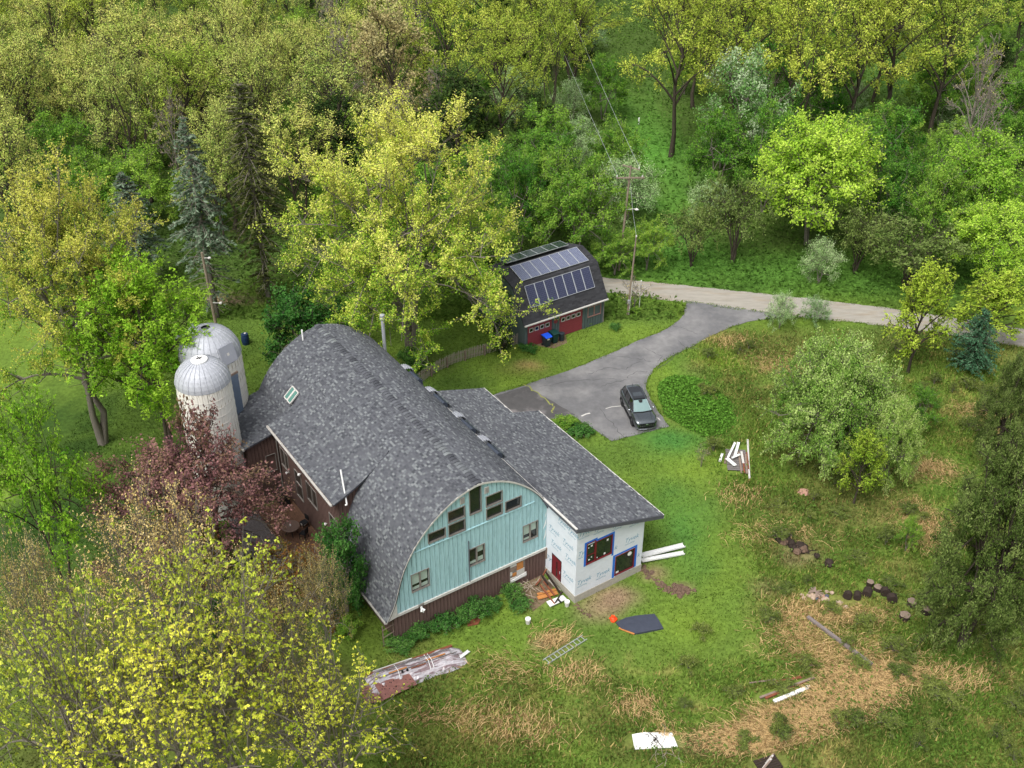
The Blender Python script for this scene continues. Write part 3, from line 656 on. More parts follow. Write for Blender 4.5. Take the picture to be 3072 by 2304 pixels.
# core walls
m_ = MB(); m_.box(0, .06, 0, 11.6, 21.4, 2.2); m_.build('foundation_wall', M_BROWN, HOUSE)
m_ = MB()
pg = [(a, z-.16) for a, z in ARCHS if .1 < a < 11.5]; pg = [(pg[0][0], 2.2)]+pg+[(pg[-1][0], 2.2)]
m_.poly(pg, (0, .1, 0), (1, 0, 0), (0, 0, 1), -.05); m_.build('gable_backing', M_DARKWOOD, HOUSE)
m_ = MB(); m_.poly(pg, (0, 21.4, 0), (1, 0, 0), (0, 0, 1), -.08); m_.build('rear_gable', M_BROWN, HOUSE)
# gutters
def gutter(a, b0, b1, z, name='gutter'):
    m_ = MB()
    for dz, w0, w1 in ((0, 0, .12),): 
        m_.box(a-.12, b0, z-.1, a-.1, b1, z); m_.box(a-.12, b0, z-.12, a, b1, z-.1); m_.box(a-.012, b0, z-.1, a, b1, z+.0)
        m_.box(a-.12, b0-.01, z-.12, a, b0, z); m_.box(a-.12, b1, z-.12, a, b1+.01, z)
    g = m_.build(name, M_OFFW, HOUSE)
    k = b0+.6
    while k < b1:
        c_ = MB(); c_.box(a-.13, k, z+.002, a+.1, k+.03, z+.02); c_.build('hanger', M_OFFW, g); k += 1.15
    return g
gutter(-.6, -.12, 6.6, 2.12); gutter(-.52, 6.5, 16.5, 6.4)
# ---- dormer
DP = chaikin([(-.5, 6.42), (.3, 6.74), (1.1, 7.14), (1.9, 7.62), (2.7, 8.22), (3.5, 8.92)], 2)
dk = deck(DP, 6.4, 16.45, .12); dk['label'] = 'flared dormer roof on the west side'
shingled(dk, DP, 6.37, 16.48, seed=6)
dwin = [(7.2, 2.75, 8.28, 4.32), (10.27, 3.17, 11.76, 4.58), (12.7, 2.2, 13.68, 4.3), (14.78, 3.33, 15.98, 4.75)]
boards(HOUSE, 6.7, 16.3, 0, lambda b: 6.36, .24, dwin, (-.03, 0, 0), (0, 1), 'brown_board', M_BROWN, th=.03, batten=.03, ub=(-1, 0))
m_ = MB(); m_.box(-.02, 6.75, 2.2, .1, 16.25, 6.35); m_.build('dormer_backing', M_DARKWOOD, HOUSE)
for i, w_ in enumerate(dwin):
    window(HOUSE, *w_[:2], *w_[2:], (-.03, 0), (0, 1), (-1, 0), mull=(0 if i == 2 else 1), hmull=((3.3,) if i == 2 else ()), blind=([[], [(.1, .9)]] if i == 1 else None))
boards(HOUSE, -.03, 2.4, lambda a: (2.2 if a < .05 else arch_z(a)-.1), lambda a: min(DP, key=lambda p: abs(p[0]-a))[1]-.13, .24, [], (0, 6.72, 0), (1, 0), 'brown_board', M_BROWN, th=.03, batten=.03, ub=(0, -1))
m_ = MB(); m_.poly([(0, 2.2), (.02, 3.3), (.9, 6.0), (2.3, 7.85), (0, 6.4)], (0, 16.35, 0), (1, 0, 0), (0, 0, 1), -.05); m_.build('dormer_end_wall', M_BROWN, HOUSE)
# white downpipe crossing the dormer corner, roof vents, flue
m_ = MB(); m_.tube([(.35, 6.28, 6.2), (.6, 7.3, 8.1)], .05, 8); m_.tube([(.35, 6.28, 6.2), (.28, 6.34, 6.12)], .06, 8)
o_ = m_.build('vent_pipe', M_WHITE, HOUSE); o_['label'] = 'long leaning white pipe at the dormer corner'
m_ = MB(); m_.tube([(4.35, 20.9, 9.1), (4.35, 20.9, 10.1)], .06, 8); o_ = m_.build('vent_pipe', M_WHITE, HOUSE); o_['label'] = 'short white pipe near the far end of the roof'
for (a, b, zz) in ((1.3, 6.6, 5.6),): pass
m_ = MB(); m_.lathe([(.13, 0), (.13, 2.9), (.2, 2.92), (.2, 3.02), (.14, 3.03), (.14, 3.15), (.19, 3.16), (.19, 3.26), (0, 3.34)], 14, (10.5, 20.6, 6.3)); m_.build('flue', M_METAL, HOUSE)
# skylight pair
def uv(a, z, b): return Vector((a, b, z))
sk = MB(); S0 = uv(1.55, 7.05, 0); S1 = uv(2.15, 7.76, 0); dn = (S1-S0).normalized(); nn = Vector((-dn.z, 0, dn.x))
for k, b in enumerate((16.95, 17.48)):
    A_ = S0+nn*.2; B_ = S1+nn*.08
    f_ = MB()
    for (p, q) in ((A_+Vector((0, b, 0)), B_+Vector((0, b, 0))), (A_+Vector((0, b+.46, 0)), B_+Vector((0, b+.46, 0))), (A_+Vector((0, b, 0)), A_+Vector((0, b+.46, 0))), (B_+Vector((0, b, 0)), B_+Vector((0, b+.46, 0)))):
        f_.bar(p, q, .07, .09, nn)
    for (p, q) in ((S0+Vector((0, b, 0)), A_+Vector((0, b, 0))), (S0+Vector((0, b+.46, 0)), A_+Vector((0, b+.46, 0)))): f_.bar(p, q, .05, .05)
    fo = f_.build('skylight', M_OFFW, HOUSE)
    g = MB(); g.add([A_+Vector((0, b+.02, 0)), A_+Vector((0, b+.44, 0)), B_+Vector((0, b+.44, 0)), B_+Vector((0, b+.02, 0))], [(0, 1, 2, 3)])
    g.add([v-nn*.03 for v in map(Vector, g.v)], [(3, 2, 1, 0)]); g.build('pane', M_GLASSG, fo)
    m_ = MB(); m_.add([S0+Vector((0, b, 0)), A_+Vector((0, b, 0)), B_+Vector((0, b, 0)), S1+Vector((0, b, 0)), S0+Vector((0, b+.46, 0)), A_+Vector((0, b+.46, 0)), B_+Vector((0, b+.46, 0)), S1+Vector((0, b+.46, 0))], [(0, 1, 2, 3), (7, 6, 5, 4), (0, 4, 5, 1)]); m_.build('curb', M_FASCIA, fo)
# ---- silo link
CP = [(-2.4, 5.18), (-.7, 5.6), (1.05, 6.02)]
dk = deck(CP, 16.4, 21.5, .12); dk['label'] = 'low lean-to roof between the barn and the silos'
shingled(dk, CP, 16.38, 21.52, seed=8, cut=lambda a, b: (a+3.9)**2+(b-18.2)**2 < 1.7**2 or (a+1.92)**2+(b-22.25)**2 < 2.05**2)
cw = [(-.95, 2.55, -.3, 3.9)]
boards(HOUSE, -2.15, .0, 0, lambda a: 5.15+(a+2.4)*.24, .24, cw, (0, 16.62, 0), (1, 0), 'brown_board', M_BROWN, th=.03, batten=.03, ub=(0, -1))
window(HOUSE, *cw[0][:2], *cw[0][2:], (0, 16.62), (1, 0), (0, -1), fr=.04)
m_ = MB(); m_.box(-2.15, 16.64, 0, -.0, 16.8, 5.1); m_.box(-2.17, 16.64, 0, -2.05, 21.3, 5.1); m_.box(-2.15, 21.2, 0, .6, 21.3, 5.2); m_.build('link_wall', M_BROWN, HOUSE)
m_ = MB(); m_.tube([(-.12, 16.45, .1), (-.12, 16.45, 6.2)], .045, 6); m_.build('downpipe', M_GREYTRIM, HOUSE)
gutter(-2.4, 16.4, 18.2, 5.16)
# small lamps and boxes on the dormer wall
for (b, z, r_) in ((13.05, 5.55, .12), (12.6, 4.6, .1), (15.1, 3.1, .07), (8.9, 3.0, .07)):
    m_ = MB(); m_.lathe([(0, -.1), (r_*.7, -.08), (r_, 0), (r_*.7, .08), (0, .1)], 10, (-.2, b, z)); m_.box(-.2, b-.03, z-.02, -.05, b+.03, z+.02); m_.build('wall_lamp', M_WHITE, HOUSE)
# ---- addition on the east side
RA0, RA1, RB_, RB2 = 10.5, 17.35, -3.55, 10.3
zr = lambda a: 6.42-(a-10.5)*.2985
AP = [(RA1, zr(RA1)), (14.0, zr(14)), (RA0, zr(RA0))]; AP2 = [(15.1, zr(15.1)), (RA0, zr(RA0))]
def slab(prof, b0, b1):
    m_ = MB(); a1, z1 = prof[0]; a0, z0 = prof[-1]; t = .26
    vs = [(a, b, z+d) for b in (b0, b1) for (a, z) in ((a0, z0), (a1, z1)) for d in (-t, 0)]
    m_.add(vs, [(0, 2, 3, 1), (4, 5, 7, 6), (0, 1, 5, 4), (2, 6, 7, 3), (1, 3, 7, 5), (0, 4, 6, 2)]); return m_.build('roof', M_FASCIA, HOUSE)
r1_ = slab(AP, RB_, RB2); r1_['label'] = 'long lean-to roof over the white wrapped addition'
r2_ = slab(AP2, RB2+.01, 14.1); r2_['label'] = 'narrower far part of the lean-to roof'
shingled(r1_, AP, RB_+.02, RB2, nsingle=300, near=(13.6, -2.6), seed=11); shingled(r2_, AP2, RB2+.0, 14.1, seed=12)
for (p, q) in (((RA1+.03, RB_-.02), (RA1+.03, RB2)), ((15.13, RB2+.02), (15.13, 14.1))):
    m_ = MB(); z_ = zr(p[0]); m_.box(p[0]-.06, p[1], z_-.26, p[0]+.02, q[1], z_+.035); m_.build('drip_edge', M_OFFW, HOUSE)
m_ = MB(); m_.bar((RA0+.02, RB_-.02, zr(RA0)+.03), (RA0+.02, 0, zr(RA0)+.03), .13, .06); m_.build('drip_edge', M_OFFW, HOUSE)
m_ = MB(); m_.bar((RA0+.0, 0.05, zr(RA0)+.07), (RA0+.0, 13.6, zr(RA0)+.07), .1, .09); m_.build('flashing', M_OFFW, HOUSE)
m_ = MB(); m_.bar((RA0, RB_-.025, zr(RA0)-.13), (RA1+.02, RB_-.025, zr(RA1)-.13), .03, .26); m_.build('fascia', M_FASCIA, HOUSE)
# wall band of the addition with openings (front face b=-3.2)
WF = -3.2; T1 = (11.6, 2.82, 13.58, 4.36); T1b = (11.6, 2.82, 12.28, 4.52); T2 = (13.95, .68, 15.52, 2.3)
def wallrects(mb, a0, a1, z0, zt, opens, pt, th):
    xs_ = sorted({a0, a1}|{v for w_ in opens for v in (w_[0], w_[2])})
    for c0, c1 in zip(xs_, xs_[1:]):
        mid = (c0+c1)/2; l0 = z0; segs = []
        for w_ in sorted(opens, key=lambda q: q[1]):
            if w_[0] <= mid <= w_[2]: segs.append((l0, w_[1], w_[1])); l0 = w_[3]
        segs.append((l0, zt(c0), zt(c1)))
        for (u0, ua_, ub_) in segs:
            if ua_-u0 < .01: continue
            vs = [pt(c0, u0, 0), pt(c1, u0, 0), pt(c1, ub_, 0), pt(c0, ua_, 0), pt(c0, u0, th), pt(c1, u0, th), pt(c1, ub_, th), pt(c0, ua_, th)]
            mb.add(vs, [(0, 1, 2, 3), (7, 6, 5, 4), (0, 4, 5, 1), (1, 5, 6, 2), (2, 6, 7, 3), (3, 7, 4, 0)])
zt = lambda a: zr(a)-.255
m_ = MB(); wallrects(m_, 10.86, 16.14, .58, zt, [T1, T2], lambda a, z, d: (a, WF+d, z), .14)
m_.box(11.6, WF, 4.36, 11.6, WF, 4.36); fw = m_.build('wrapped_wall', M_WRAP, HOUSE)
DR = (-1.72, .3, -.7, 2.3)
m_ = MB(); wallrects(m_, WF+.14, .0, .58, lambda b: zt(10.86), [(DR[0], .58, DR[2], DR[3])], lambda b, z, d: (10.86+d, b, z), .14); sw = m_.build('wrapped_wall', M_WRAP, HOUSE)
m_ = MB(); m_.box(16.0, WF+.141, .58, 16.139, 10.1, zt(16.14)); m_.box(14.6, 10.1, .58, 14.75, 13.9, zt(14.75)); m_.box(10.9, 10.0, .3, 16.0, 10.1, 4.4); m_.build('side_wall', M_WRAP, HOUSE)
m_ = MB(); m_.box(10.83, WF-.03, 0, 16.17, 10.12, .57); m_.build('block_foundation', M_CONC, HOUSE)
# foundation block joints
for k in range(13):
    pass
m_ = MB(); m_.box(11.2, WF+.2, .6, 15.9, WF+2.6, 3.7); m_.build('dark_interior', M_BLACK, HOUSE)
# torn wrap where the addition meets the barn
rr = random.Random(8)
for (z0, z1, o_) in ((4.7, 3.95, .3), (3.9, 3.0, .24), (5.4, 4.8, .14)):
    m_ = MB(); P = [(0, z0), (o_*.35, z0-.2), (o_*.5, (z0+z1)/2), (o_, z1), (o_*.4, z1+.16), (.03, z1+.3)]
    m_.poly(P, (10.85, -.02, 0), (-1, -.25, 0), (0, 0, 1), .012); m_.build('torn_wrap_flap', M_WHITE, HOUSE)
m_ = MB(); m_.box(10.78, -.16, 1.4, 10.9, -.04, 2.3); m_.build('patch_panel', M_WOOD, HOUSE)
# windows of the addition
WO, WA, WB = (0, WF), (1, 0), (0, -1)
w_ = window(HOUSE, 12.36, 2.86, 13.55, 4.32, WO, WA, WB, fr=.06, frame=M_RED, rec=.04, proud=.03)
for (a, z, s) in ((13.18, 3.98, .2), (12.45, 2.92, .1), (13.0, 2.95, .2)):
    s *= .65; m_ = MB(); m_.box(a, WF+.02, z, a+s, WF+.026, z+s*.8+.04); m_.build('sticker', M_WHITE, w_)
w_ = window(HOUSE, 11.66, 2.86, 12.24, 4.46, WO, WA, WB, fr=.06, frame=M_RED, rec=.04, proud=.03, hmull=(3.5,))
for (a, z, s) in ((11.95, 4.1, .2), (11.75, 4.05, .12), (11.8, 3.05, .16), (12.0, 3.2, .12)):
    s *= .65; m_ = MB(); m_.box(a, WF+.02, z, a+s, WF+.026, z+s); m_.build('sticker', M_WHITE, w_)
w_ = window(HOUSE, 14.0, .74, 15.46, 2.26, WO, WA, WB, fr=.055, frame=M_RED, rec=.04, proud=.03)
m_ = MB(); m_.poly([(15.12+.17*math.cos(t*math.pi/5), 1.98+.17*math.sin(t*math.pi/5)) for t in range(10)], (0, WF+.02, 0), (1, 0, 0), (0, 0, 1), .006); m_.build('sticker', M_WHITE, w_)
m_ = MB(); m_.box(14.08, WF+.02, .8, 14.3, WF+.026, .95); m_.build('sticker', M_WHITE, w_)
def tape(rects):
    m_ = MB()
    for (a0, z0, a1, z1) in rects: m_.box(a0, WF-.006, z0, a1, WF-.001, z1)
    m_.build('blue_tape', M_TAPE, HOUSE)
tape([(11.44, 2.72, 11.6, 4.66), (11.6, 4.52, 12.42, 4.66)]); tape([(12.3, 4.38, 12.42, 4.52), (12.42, 4.38, 13.76, 4.52), (13.61, 2.55, 13.76, 4.38)])
tape([(13.75, .58, 13.93, 2.48), (13.93, 2.34, 15.7, 2.48), (15.52, .62, 15.7, 2.34)])
# red door
d_ = MB(); d_.box(10.85, DR[0]+.04, DR[1], 10.9, DR[2]-.04, DR[3]-.04); d_ = d_.build('door', M_RED, HOUSE)
m_ = MB(); m_.box(10.838, -1.3, .75, 10.852, -1.2, 1.95); m_.build('glass_slot', M_GLASS, d_)
m_ = MB(); m_.box(10.82, -1.62, 1.2, 10.86, -1.56, 1.4); m_.build('handle', M_METAL, d_)
m_ = MB(); m_.box(10.84, DR[0], DR[1]-.05, 10.9, DR[0]+.04, DR[3]); m_.box(10.84, DR[2]-.04, DR[1]-.05, 10.9, DR[2], DR[3]); m_.box(10.84, DR[0], DR[3]-.04, 10.9, DR[2], DR[3]+.01); m_.build('door_frame', M_BLACK, HOUSE)
# printed lettering of the wrap
def lettering(txt, size, M, name='printed_word', shear=.3):
    cu = bpy.data.curves.new(name, 'FONT'); cu.body = txt; cu.size = size; cu.shear = shear; cu.extrude = .0006
    o = bpy.data.objects.new(name, cu); COL.objects.link(o); bpy.context.view_layer.update()
    me = bpy.data.meshes.new_from_object(o.evaluated_get(bpy.context.evaluated_depsgraph_get())); bpy.data.objects.remove(o)
    me.materials.clear(); me.materials.append(M_WRAPTEXT); return me
WORDS = {t: lettering(t, s, None) for t, s in (('Tyvek', .46), ('Tyv', .46), ('vek', .46), ('k', .46), ('HomeWrap', .16), ('Home', .16))}
def word(t, loc, rot):
    o = link('printed_word', WORDS[t], HOUSE, loc); o.rotation_euler = rot; return o
for (a, z, t) in ((10.95, 1.42, 'Tyvek'), (12.42, 1.3, 'Tyvek'), (14.6, 3.1, 'Tyvek'), (10.92, 5.35, 'Tyvek'), (12.05, 5.2, 'Tyvek'), (13.45, 4.83, 'Tyvek'), (14.85, 4.5, 'Tyvek'), (10.93, 3.8, 'Tyv'), (13.8, 2.95, 'k'), (15.74, 1.35, 'k')):
    word(t, (a, WF-.004, z), (math.pi/2, 0, 0))
    if t in ('Tyvek', 'Tyv'): word('HomeWrap' if t == 'Tyvek' else 'Home', (a+.04, WF-.004, z-.24), (math.pi/2, 0, 0))
for (b, z, t) in ((-1.15, 5.35, 'Tyvek'), (-.25, 4.1, 'Tyvek'), (-1.72, 4.05, 'Tyvek'), (-.5, 3.1, 'Tyvek'), (-2.02, 3.05, 'Tyvek'), (-1.85, 1.5, 'Tyvek'), (-.1, 1.5, 'Tyv'), (-2.2, 5.3, 'Tyvek')):
    word(t, (10.856, b, z), (math.pi/2, 0, -math.pi/2)); 
    if t == 'Tyvek': word('HomeWrap', (10.856, b-.04, z-.24), (math.pi/2, 0, -math.pi/2))
# ---- clerestory curbs on the seam
for b0 in (15.0, 11.5, 7.82, 4.6):
    cb = MB(); cb.add([(a, b, z) for b in (b0, b0+1.3) for (a, z) in ((10.2, 6.5), (10.18, 7.0), (10.34, 7.04), (10.58, 6.86), (10.62, 6.3))], [(4, 3, 2, 1, 0), (5, 6, 7, 8, 9), (0, 1, 6, 5), (1, 2, 7, 6), (2, 3, 8, 7), (3, 4, 9, 8)]); cbo = cb.build('vent_curb', mat('curb_metal', srgb(62, 68, 80), .5), HOUSE)
    g = MB(); g.add([(10.63, b0+.05, 6.85), (10.63, b0+1.6, 6.85), (11.0, b0+1.8, 6.4), (11.0, b0+.2, 6.4)], [(3, 2, 1, 0)]); g.add([(x, y, z-.04) for x, y, z in g.v], [(0, 1, 2, 3)]); g.build('glass_strip', M_GLASSG, cbo)
    f_ = MB(); m5 = [(9.85, 7.34), (10.0, 7.3), (10.01, 7.36), (10.16, 7.28), (10.17, 7.34), (10.34, 7.22), (10.35, 7.28), (10.55, 7.04), (10.56, 7.1), (10.7, 6.6)]
    f_.add([(a, b, z) for b in (b0+1.31, b0+1.85) for a, z in m5], [(i, i+1, 11+i, 10+i) for i in range(9)]); f_.add([(a, b, z-.03) for b in (b0+1.31, b0+2.05) for a, z in m5], [(10+i, 11+i, i+1, i) for i in range(9)])
    f_.build('ribbed_flashing', M_METAL, cbo)

# ================================================================== silos
def silo(name, cx, cy, r, rim, dome, label, az0, cap=True, door=None, torn=False):
    S = empty(name, (cx, cy, 0), az0, label, 'silo')
    n = max(24, round(2*math.pi*r/.32)); dt = 2*math.pi/n
    mbs = MB(); g = .012
    rr = random.Random(int(r*100)); zs = [0]
    while zs[-1] < rim: zs.append(zs[-1]+.76)
    zs[-1] = rim
    A0 = -dt/2+g/r/2; A1 = dt/2-g/r/2
    mbs.add([(r*math.cos(A0), r*math.sin(A0), 0), (r*math.cos(0), r*math.sin(0), 0), (r*math.cos(A1), r*math.sin(A1), 0), ((r-.06)*math.cos(A1), (r-.06)*math.sin(A1), 0), ((r-.06)*math.cos(A0), (r-.06)*math.sin(A0), 0)]+
            [(r*math.cos(A0), r*math.sin(A0), rim), (r*math.cos(0), r*math.sin(0), rim), (r*math.cos(A1), r*math.sin(A1), rim), ((r-.06)*math.cos(A1), (r-.06)*math.sin(A1), rim), ((r-.06)*math.cos(A0), (r-.06)*math.sin(A0), rim)],
            [(0, 1, 6, 5), (1, 2, 7, 6), (2, 3, 8, 7), (4, 0, 5, 9), (5, 6, 7, 8, 9)])
    me = mbs.mesh('stave', M_SILO)
    for i in range(n):
        o = link('stave', me, S, rz=i*dt); o.location = (rr.uniform(-.008, .008), rr.uniform(-.008, .008), rr.uniform(-.05, .02))
    m_ = MB(); m_.lathe([(r-.08, 0), (r-.08, rim)], 32); m_.build('inner_wall', M_GREYTRIM, S)
    for z in [.35+k*.62 for k in range(int(rim/.62))]:
        m_ = MB(); rt = r+.012
        m_.tube([(rt*math.cos(t*math.pi/24), rt*math.sin(t*math.pi/24), z+.03*math.sin(t*.7+z)) for t in range(49)], .013, 4, False); m_.build('hoop', M_OFFW, S)
    gn = 26; dg = 2*math.pi/gn; pr = [(r*1.01*math.cos(u), dome*math.sin(u)) for u in [k*math.pi/2/9 for k in range(10)]]
    pr = [p for p in pr if p[0] > .3]+[(.3, dome*.985)]
    gm = MB(); gm.sm = False
    vs = []
    for (q, z) in pr:
        for (da, up) in ((-.5, .03), (-.44, .0), (0, .0), (.44, .0), (.5, .03)):
            vs.append(((q+up)*math.cos(da*dg), (q+up)*math.sin(da*dg), z+up*z/dome))
    gm.add(vs, [(i*5+j, i*5+j+1, (i+1)*5+j+1, (i+1)*5+j) for i in range(len(pr)-1) for j in range(4)])
    ge = gm.mesh('dome_panel', M_METAL)
    for i in range(gn): link('dome_panel', ge, S, (0, 0, rim), i*dg)
    m_ = MB(); m_.lathe([(r-.02, 0), (r*.7, dome*.66), (.25, dome*.93)], 26, (0, 0, rim)); m_.build('dome_lining', M_FASCIA, S)
    if cap:
        m_ = MB(); m_.lathe([(.52, dome*.93), (.53, dome*1.01), (.3, dome*1.04), (0, dome*1.05)], 24, (0, 0, rim)); c_ = m_.build('cap', M_WHITE, S)
        for t in range(4):
            b_ = MB(); a = t*math.pi/2+.5; b_.bar((.04*math.cos(a), .04*math.sin(a), rim+dome*1.06), (.2*math.cos(a), .2*math.sin(a), rim+dome*1.07), .05, .05); b_.build('lift_lug', M_BLACK, c_)
    return S
silo('silo', -20.02, 58.05, 1.75, 10.35, 1.62, 'nearer white silo with a ribbed metal dome and round white cap', .2)
sf = silo('silo', -20.77, 62.65, 2.08, 9.55, 2.15, 'farther white silo with a torn metal dome and grey hatch, behind the capped one', .1, cap=False)
# chute and hatch of the far silo (faces the house)
cA = R(-42)
def rad(r_, t, z): return (r_*math.cos(t), r_*math.sin(t), z)
m_ = MB(); t0, t1 = cA-.17, cA+.17; vs = [rad(q, t, z) for z in (0, 8.6) for q in (2.05, 2.2) for t in (t0, t1)]
m_.add(vs, [(0, 2, 3, 1), (4, 5, 7, 6), (2, 6, 7, 3), (0, 4, 6, 2), (1, 3, 7, 5)]); m_.build('chute_door', mat('chute_blue', srgb(108, 122, 140), .6, var=.08), sf)
m_ = MB(); m_.add([rad(2.2, t0-.03, 8.6), rad(2.2, t1+.03, 8.6), rad(2.2, t1+.03, 8.75), rad(2.2, t0-.03, 8.75), rad(2.05, t0-.03, 8.75), rad(2.05, t1+.03, 8.75)], [(0, 1, 2, 3), (3, 2, 5, 4)]); m_.build('door_head', M_WOOD, sf)
m_ = MB(); hc = cA-.0; P_ = [Vector(rad(2.2, hc-.28, 9.62)), Vector(rad(2.2, hc+.28, 9.62)), Vector(rad(1.85, hc+.33, 10.85)), Vector(rad(1.85, hc-.33, 10.85))]
N3 = (P_[1]-P_[0]).cross(P_[3]-P_[0]).normalized()*.06
m_.add(P_+[p+N3 for p in P_], [(0, 3, 2, 1), (4, 5, 6, 7), (0, 1, 5, 4), (1, 2, 6, 5), (2, 3, 7, 6), (3, 0, 4, 7)]); h_ = m_.build('hatch', mat('hatch_grey', srgb(150, 152, 160), .55, var=.05), sf)
cc = sum(P_, Vector())/4+N3*1.05; e1 = (P_[1]-P_[0]).normalized(); e2 = (P_[3]-P_[0]).normalized()
m_ = MB(); m_.add([cc-e1*.09-e2*.1, cc+e1*.09-e2*.1, cc+e1*.09+e2*.1, cc-e1*.09+e2*.1], [(0, 1, 2, 3)]); m_.build('hatch_plate', M_OFFW, h_)
rr = random.Random(3)
for i in range(9):
    t = R(150)+rr.uniform(-.7, .7); a = rr.uniform(.35, 1.0); m_ = MB()
    p = Vector((2.1*math.cos(a)*math.cos(t), 2.1*math.cos(a)*math.sin(t), 9.55+2.2*math.sin(a))); q = p+Vector((rr.uniform(-.9, .9), rr.uniform(-.9, .9), rr.uniform(-.1, .5)))
    m_.bar(p, q, .16, .015, (rr.uniform(-.4, .4), rr.uniform(-.4, .4), 1)); m_.build('torn_strip', M_METAL, sf)

# ================================================================== garage
GX = (1.0428, 79.0157)
GAR = empty('garage', (GX[0], GX[1], 0), AX, 'small gambrel-roofed garage with two red doors and three rows of solar panels', 'garage')
GP = [(-.3, 2.5), (1.45, 5.42), (3.72, 6.08), (6.0, 5.42), (7.75, 2.5)]
def swap(mb): mb.v = [(y, x, z) for (x, y, z) in mb.v]; mb.f = [tuple(reversed(f)) for f in mb.f]; return mb
# roof shell and shingle courses built in (b,z) then swapped into place
m_ = MB(); th = .14; lo = []
for i, p in enumerate(GP):
    a = GP[max(i-1, 0)]; c = GP[min(i+1, 4)]; dx, dz = c[0]-a[0], c[1]-a[1]; l = math.hypot(dx, dz); lo.append((p[0]+dz/l*th, p[1]-dx/l*th))
vs = [(a, b, z) for a in (-.2, 8.75) for (b, z) in GP+lo]; fs = []
for i in range(4): fs += [(i, 10+i, 11+i, i+1), (5+i, 6+i, 16+i, 15+i), (i, i+1, 6+i, 5+i), (10+i, 15+i, 16+i, 11+i)]
fs += [(0, 5, 15, 10), (4, 14, 19, 9)]
m_.add(vs, fs); groof = m_.build('roof', mat('charcoal_roof', srgb(58, 58, 62), .95, var=.2, scale=5, bump=.5, bscale=20), GAR)
rr = random.Random(9); tb = MB()
for (p, q) in zip(GP[:3], GP[1:3]):
    L_ = math.dist(p, q); n = round(L_/.15); dx, dz = (q[0]-p[0])/L_, (q[1]-p[1])/L_
    for i in range(n):
        s0 = i*L_/n; s1 = (i+1)*L_/n; a = -.22
        while a < 8.77:
            wd = rr.choice((.3, .4, .5)); a1 = min(a+wd-.01, 8.77); c = rr.uniform(.03, .052); tb.cur = (c, c, c*1.08); t = rr.uniform(.012, .024)
            tb.add([(a, p[0]+dx*s0-dz*t, p[1]+dz*s0+dx*t), (a1, p[0]+dx*s0-dz*t, p[1]+dz*s0+dx*t), (a1, p[0]+dx*s1-dz*.004, p[1]+dz*s1+dx*.004), (a, p[0]+dx*s1-dz*.004, p[1]+dz*s1+dx*.004), (a, p[0]+dx*s0, p[1]+dz*s0), (a1, p[0]+dx*s0, p[1]+dz*s0)], [(0, 1, 2, 3), (4, 5, 1, 0)]); a += wd
tag(tb.build('shingle_courses', SHING, groof), kind='stuff')
gop = [(.32, 0, 2.88, 2.16), (3.7, 0, 6.2, 2.14), (6.83, 1.08, 8.17, 2.0)]
boards(GAR, .0, 8.55, 0, lambda a: 2.5, .3, gop, (0, 0, 0), (1, 0), 'siding_board', M_GWALL, th=.03, batten=.03, ub=(0, -1))
boards(GAR, .0, 7.4, 0, lambda b: [z for z in [GP[k][1]+(GP[k+1][1]-GP[k][1])*(b-GP[k][0])/(GP[k+1][0]-GP[k][0]) for k in range(4) if GP[k][0] <= b <= GP[k+1][0]]][0]-.16, .3, [], (8.55, 0, 0), (0, 1), 'siding_board', M_GWALL, th=.03, batten=.03, ub=(1, 0))
m_ = MB(); m_.box(.02, .02, 0, 8.53, 7.4, 2.4); m_.build('inner_wall', M_GWALL, GAR)
m_ = MB(); m_.poly([(0, 0), (7.4, 0), (7.4, 2.6), (6.0, 5.2), (3.7, 5.9), (1.45, 5.2), (0, 2.6)], (.0, 0, 0), (0, 1, 0), (0, 0, 1), .05); m_.build('end_wall', M_GWALL, GAR)
for (a0, a1) in ((.32, 2.88), (3.7, 6.2)):
    for k in range(5):
        m_ = MB(); m_.box(a0, -.02, .03+k*.426, a1, .02, .03+k*.426+.415); s_ = m_.build('garage_door' if k == 0 else 'door_section', M_GARRED, GAR if k == 0 else s0_)
        if k == 0: s0_ = s_
        if k == 3:
            pass
    for i in range(4):
        w0 = a0+.18+i*(a1-a0-.3)/4; w1 = w0+.42
        m_ = MB()
        for (x0, z0, x1, z1) in ((w0, 1.48, w1, 1.53), (w0, 1.83, w1, 1.88), (w0, 1.53, w0+.05, 1.83), (w1-.05, 1.53, w1, 1.83)): m_.box(x0, -.06, z0, x1, -.015, z1)
        f_ = m_.build('door_window', M_OFFW, s0_)
        m_ = MB(); m_.box(w0+.05, -.03, 1.53, w1-.05, -.022, 1.83); m_.build('pane', M_GLASS, f_)
window(GAR, 6.83, 1.08, 8.17, 2.0, (0, 0), (1, 0), (0, -1), fr=.07, frame=mat('red_brown_trim', srgb(150, 116, 108), .7), mull=1)
m_ = MB(); m_.lathe([(.2, 0), (.2, .03), (.0, .04)], 18); me_ = m_.mesh('round_ornament', M_GARRED); o_ = link('round_ornament', me_, GAR, (3.28, -.035, 1.75)); o_.rotation_euler = (math.pi/2, 0, 0)
m_ = MB(); m_.box(-.2, -.44, 2.4, 8.75, -.31, 2.5); m_.build('gutter', M_OFFW, GAR)
m_ = MB(); m_.tube([(8.5, -.3, 2.42), (8.5, -.1, 2.2), (8.5, -.1, .1)], .045, 6); m_.build('downpipe', M_GREYTRIM, GAR)
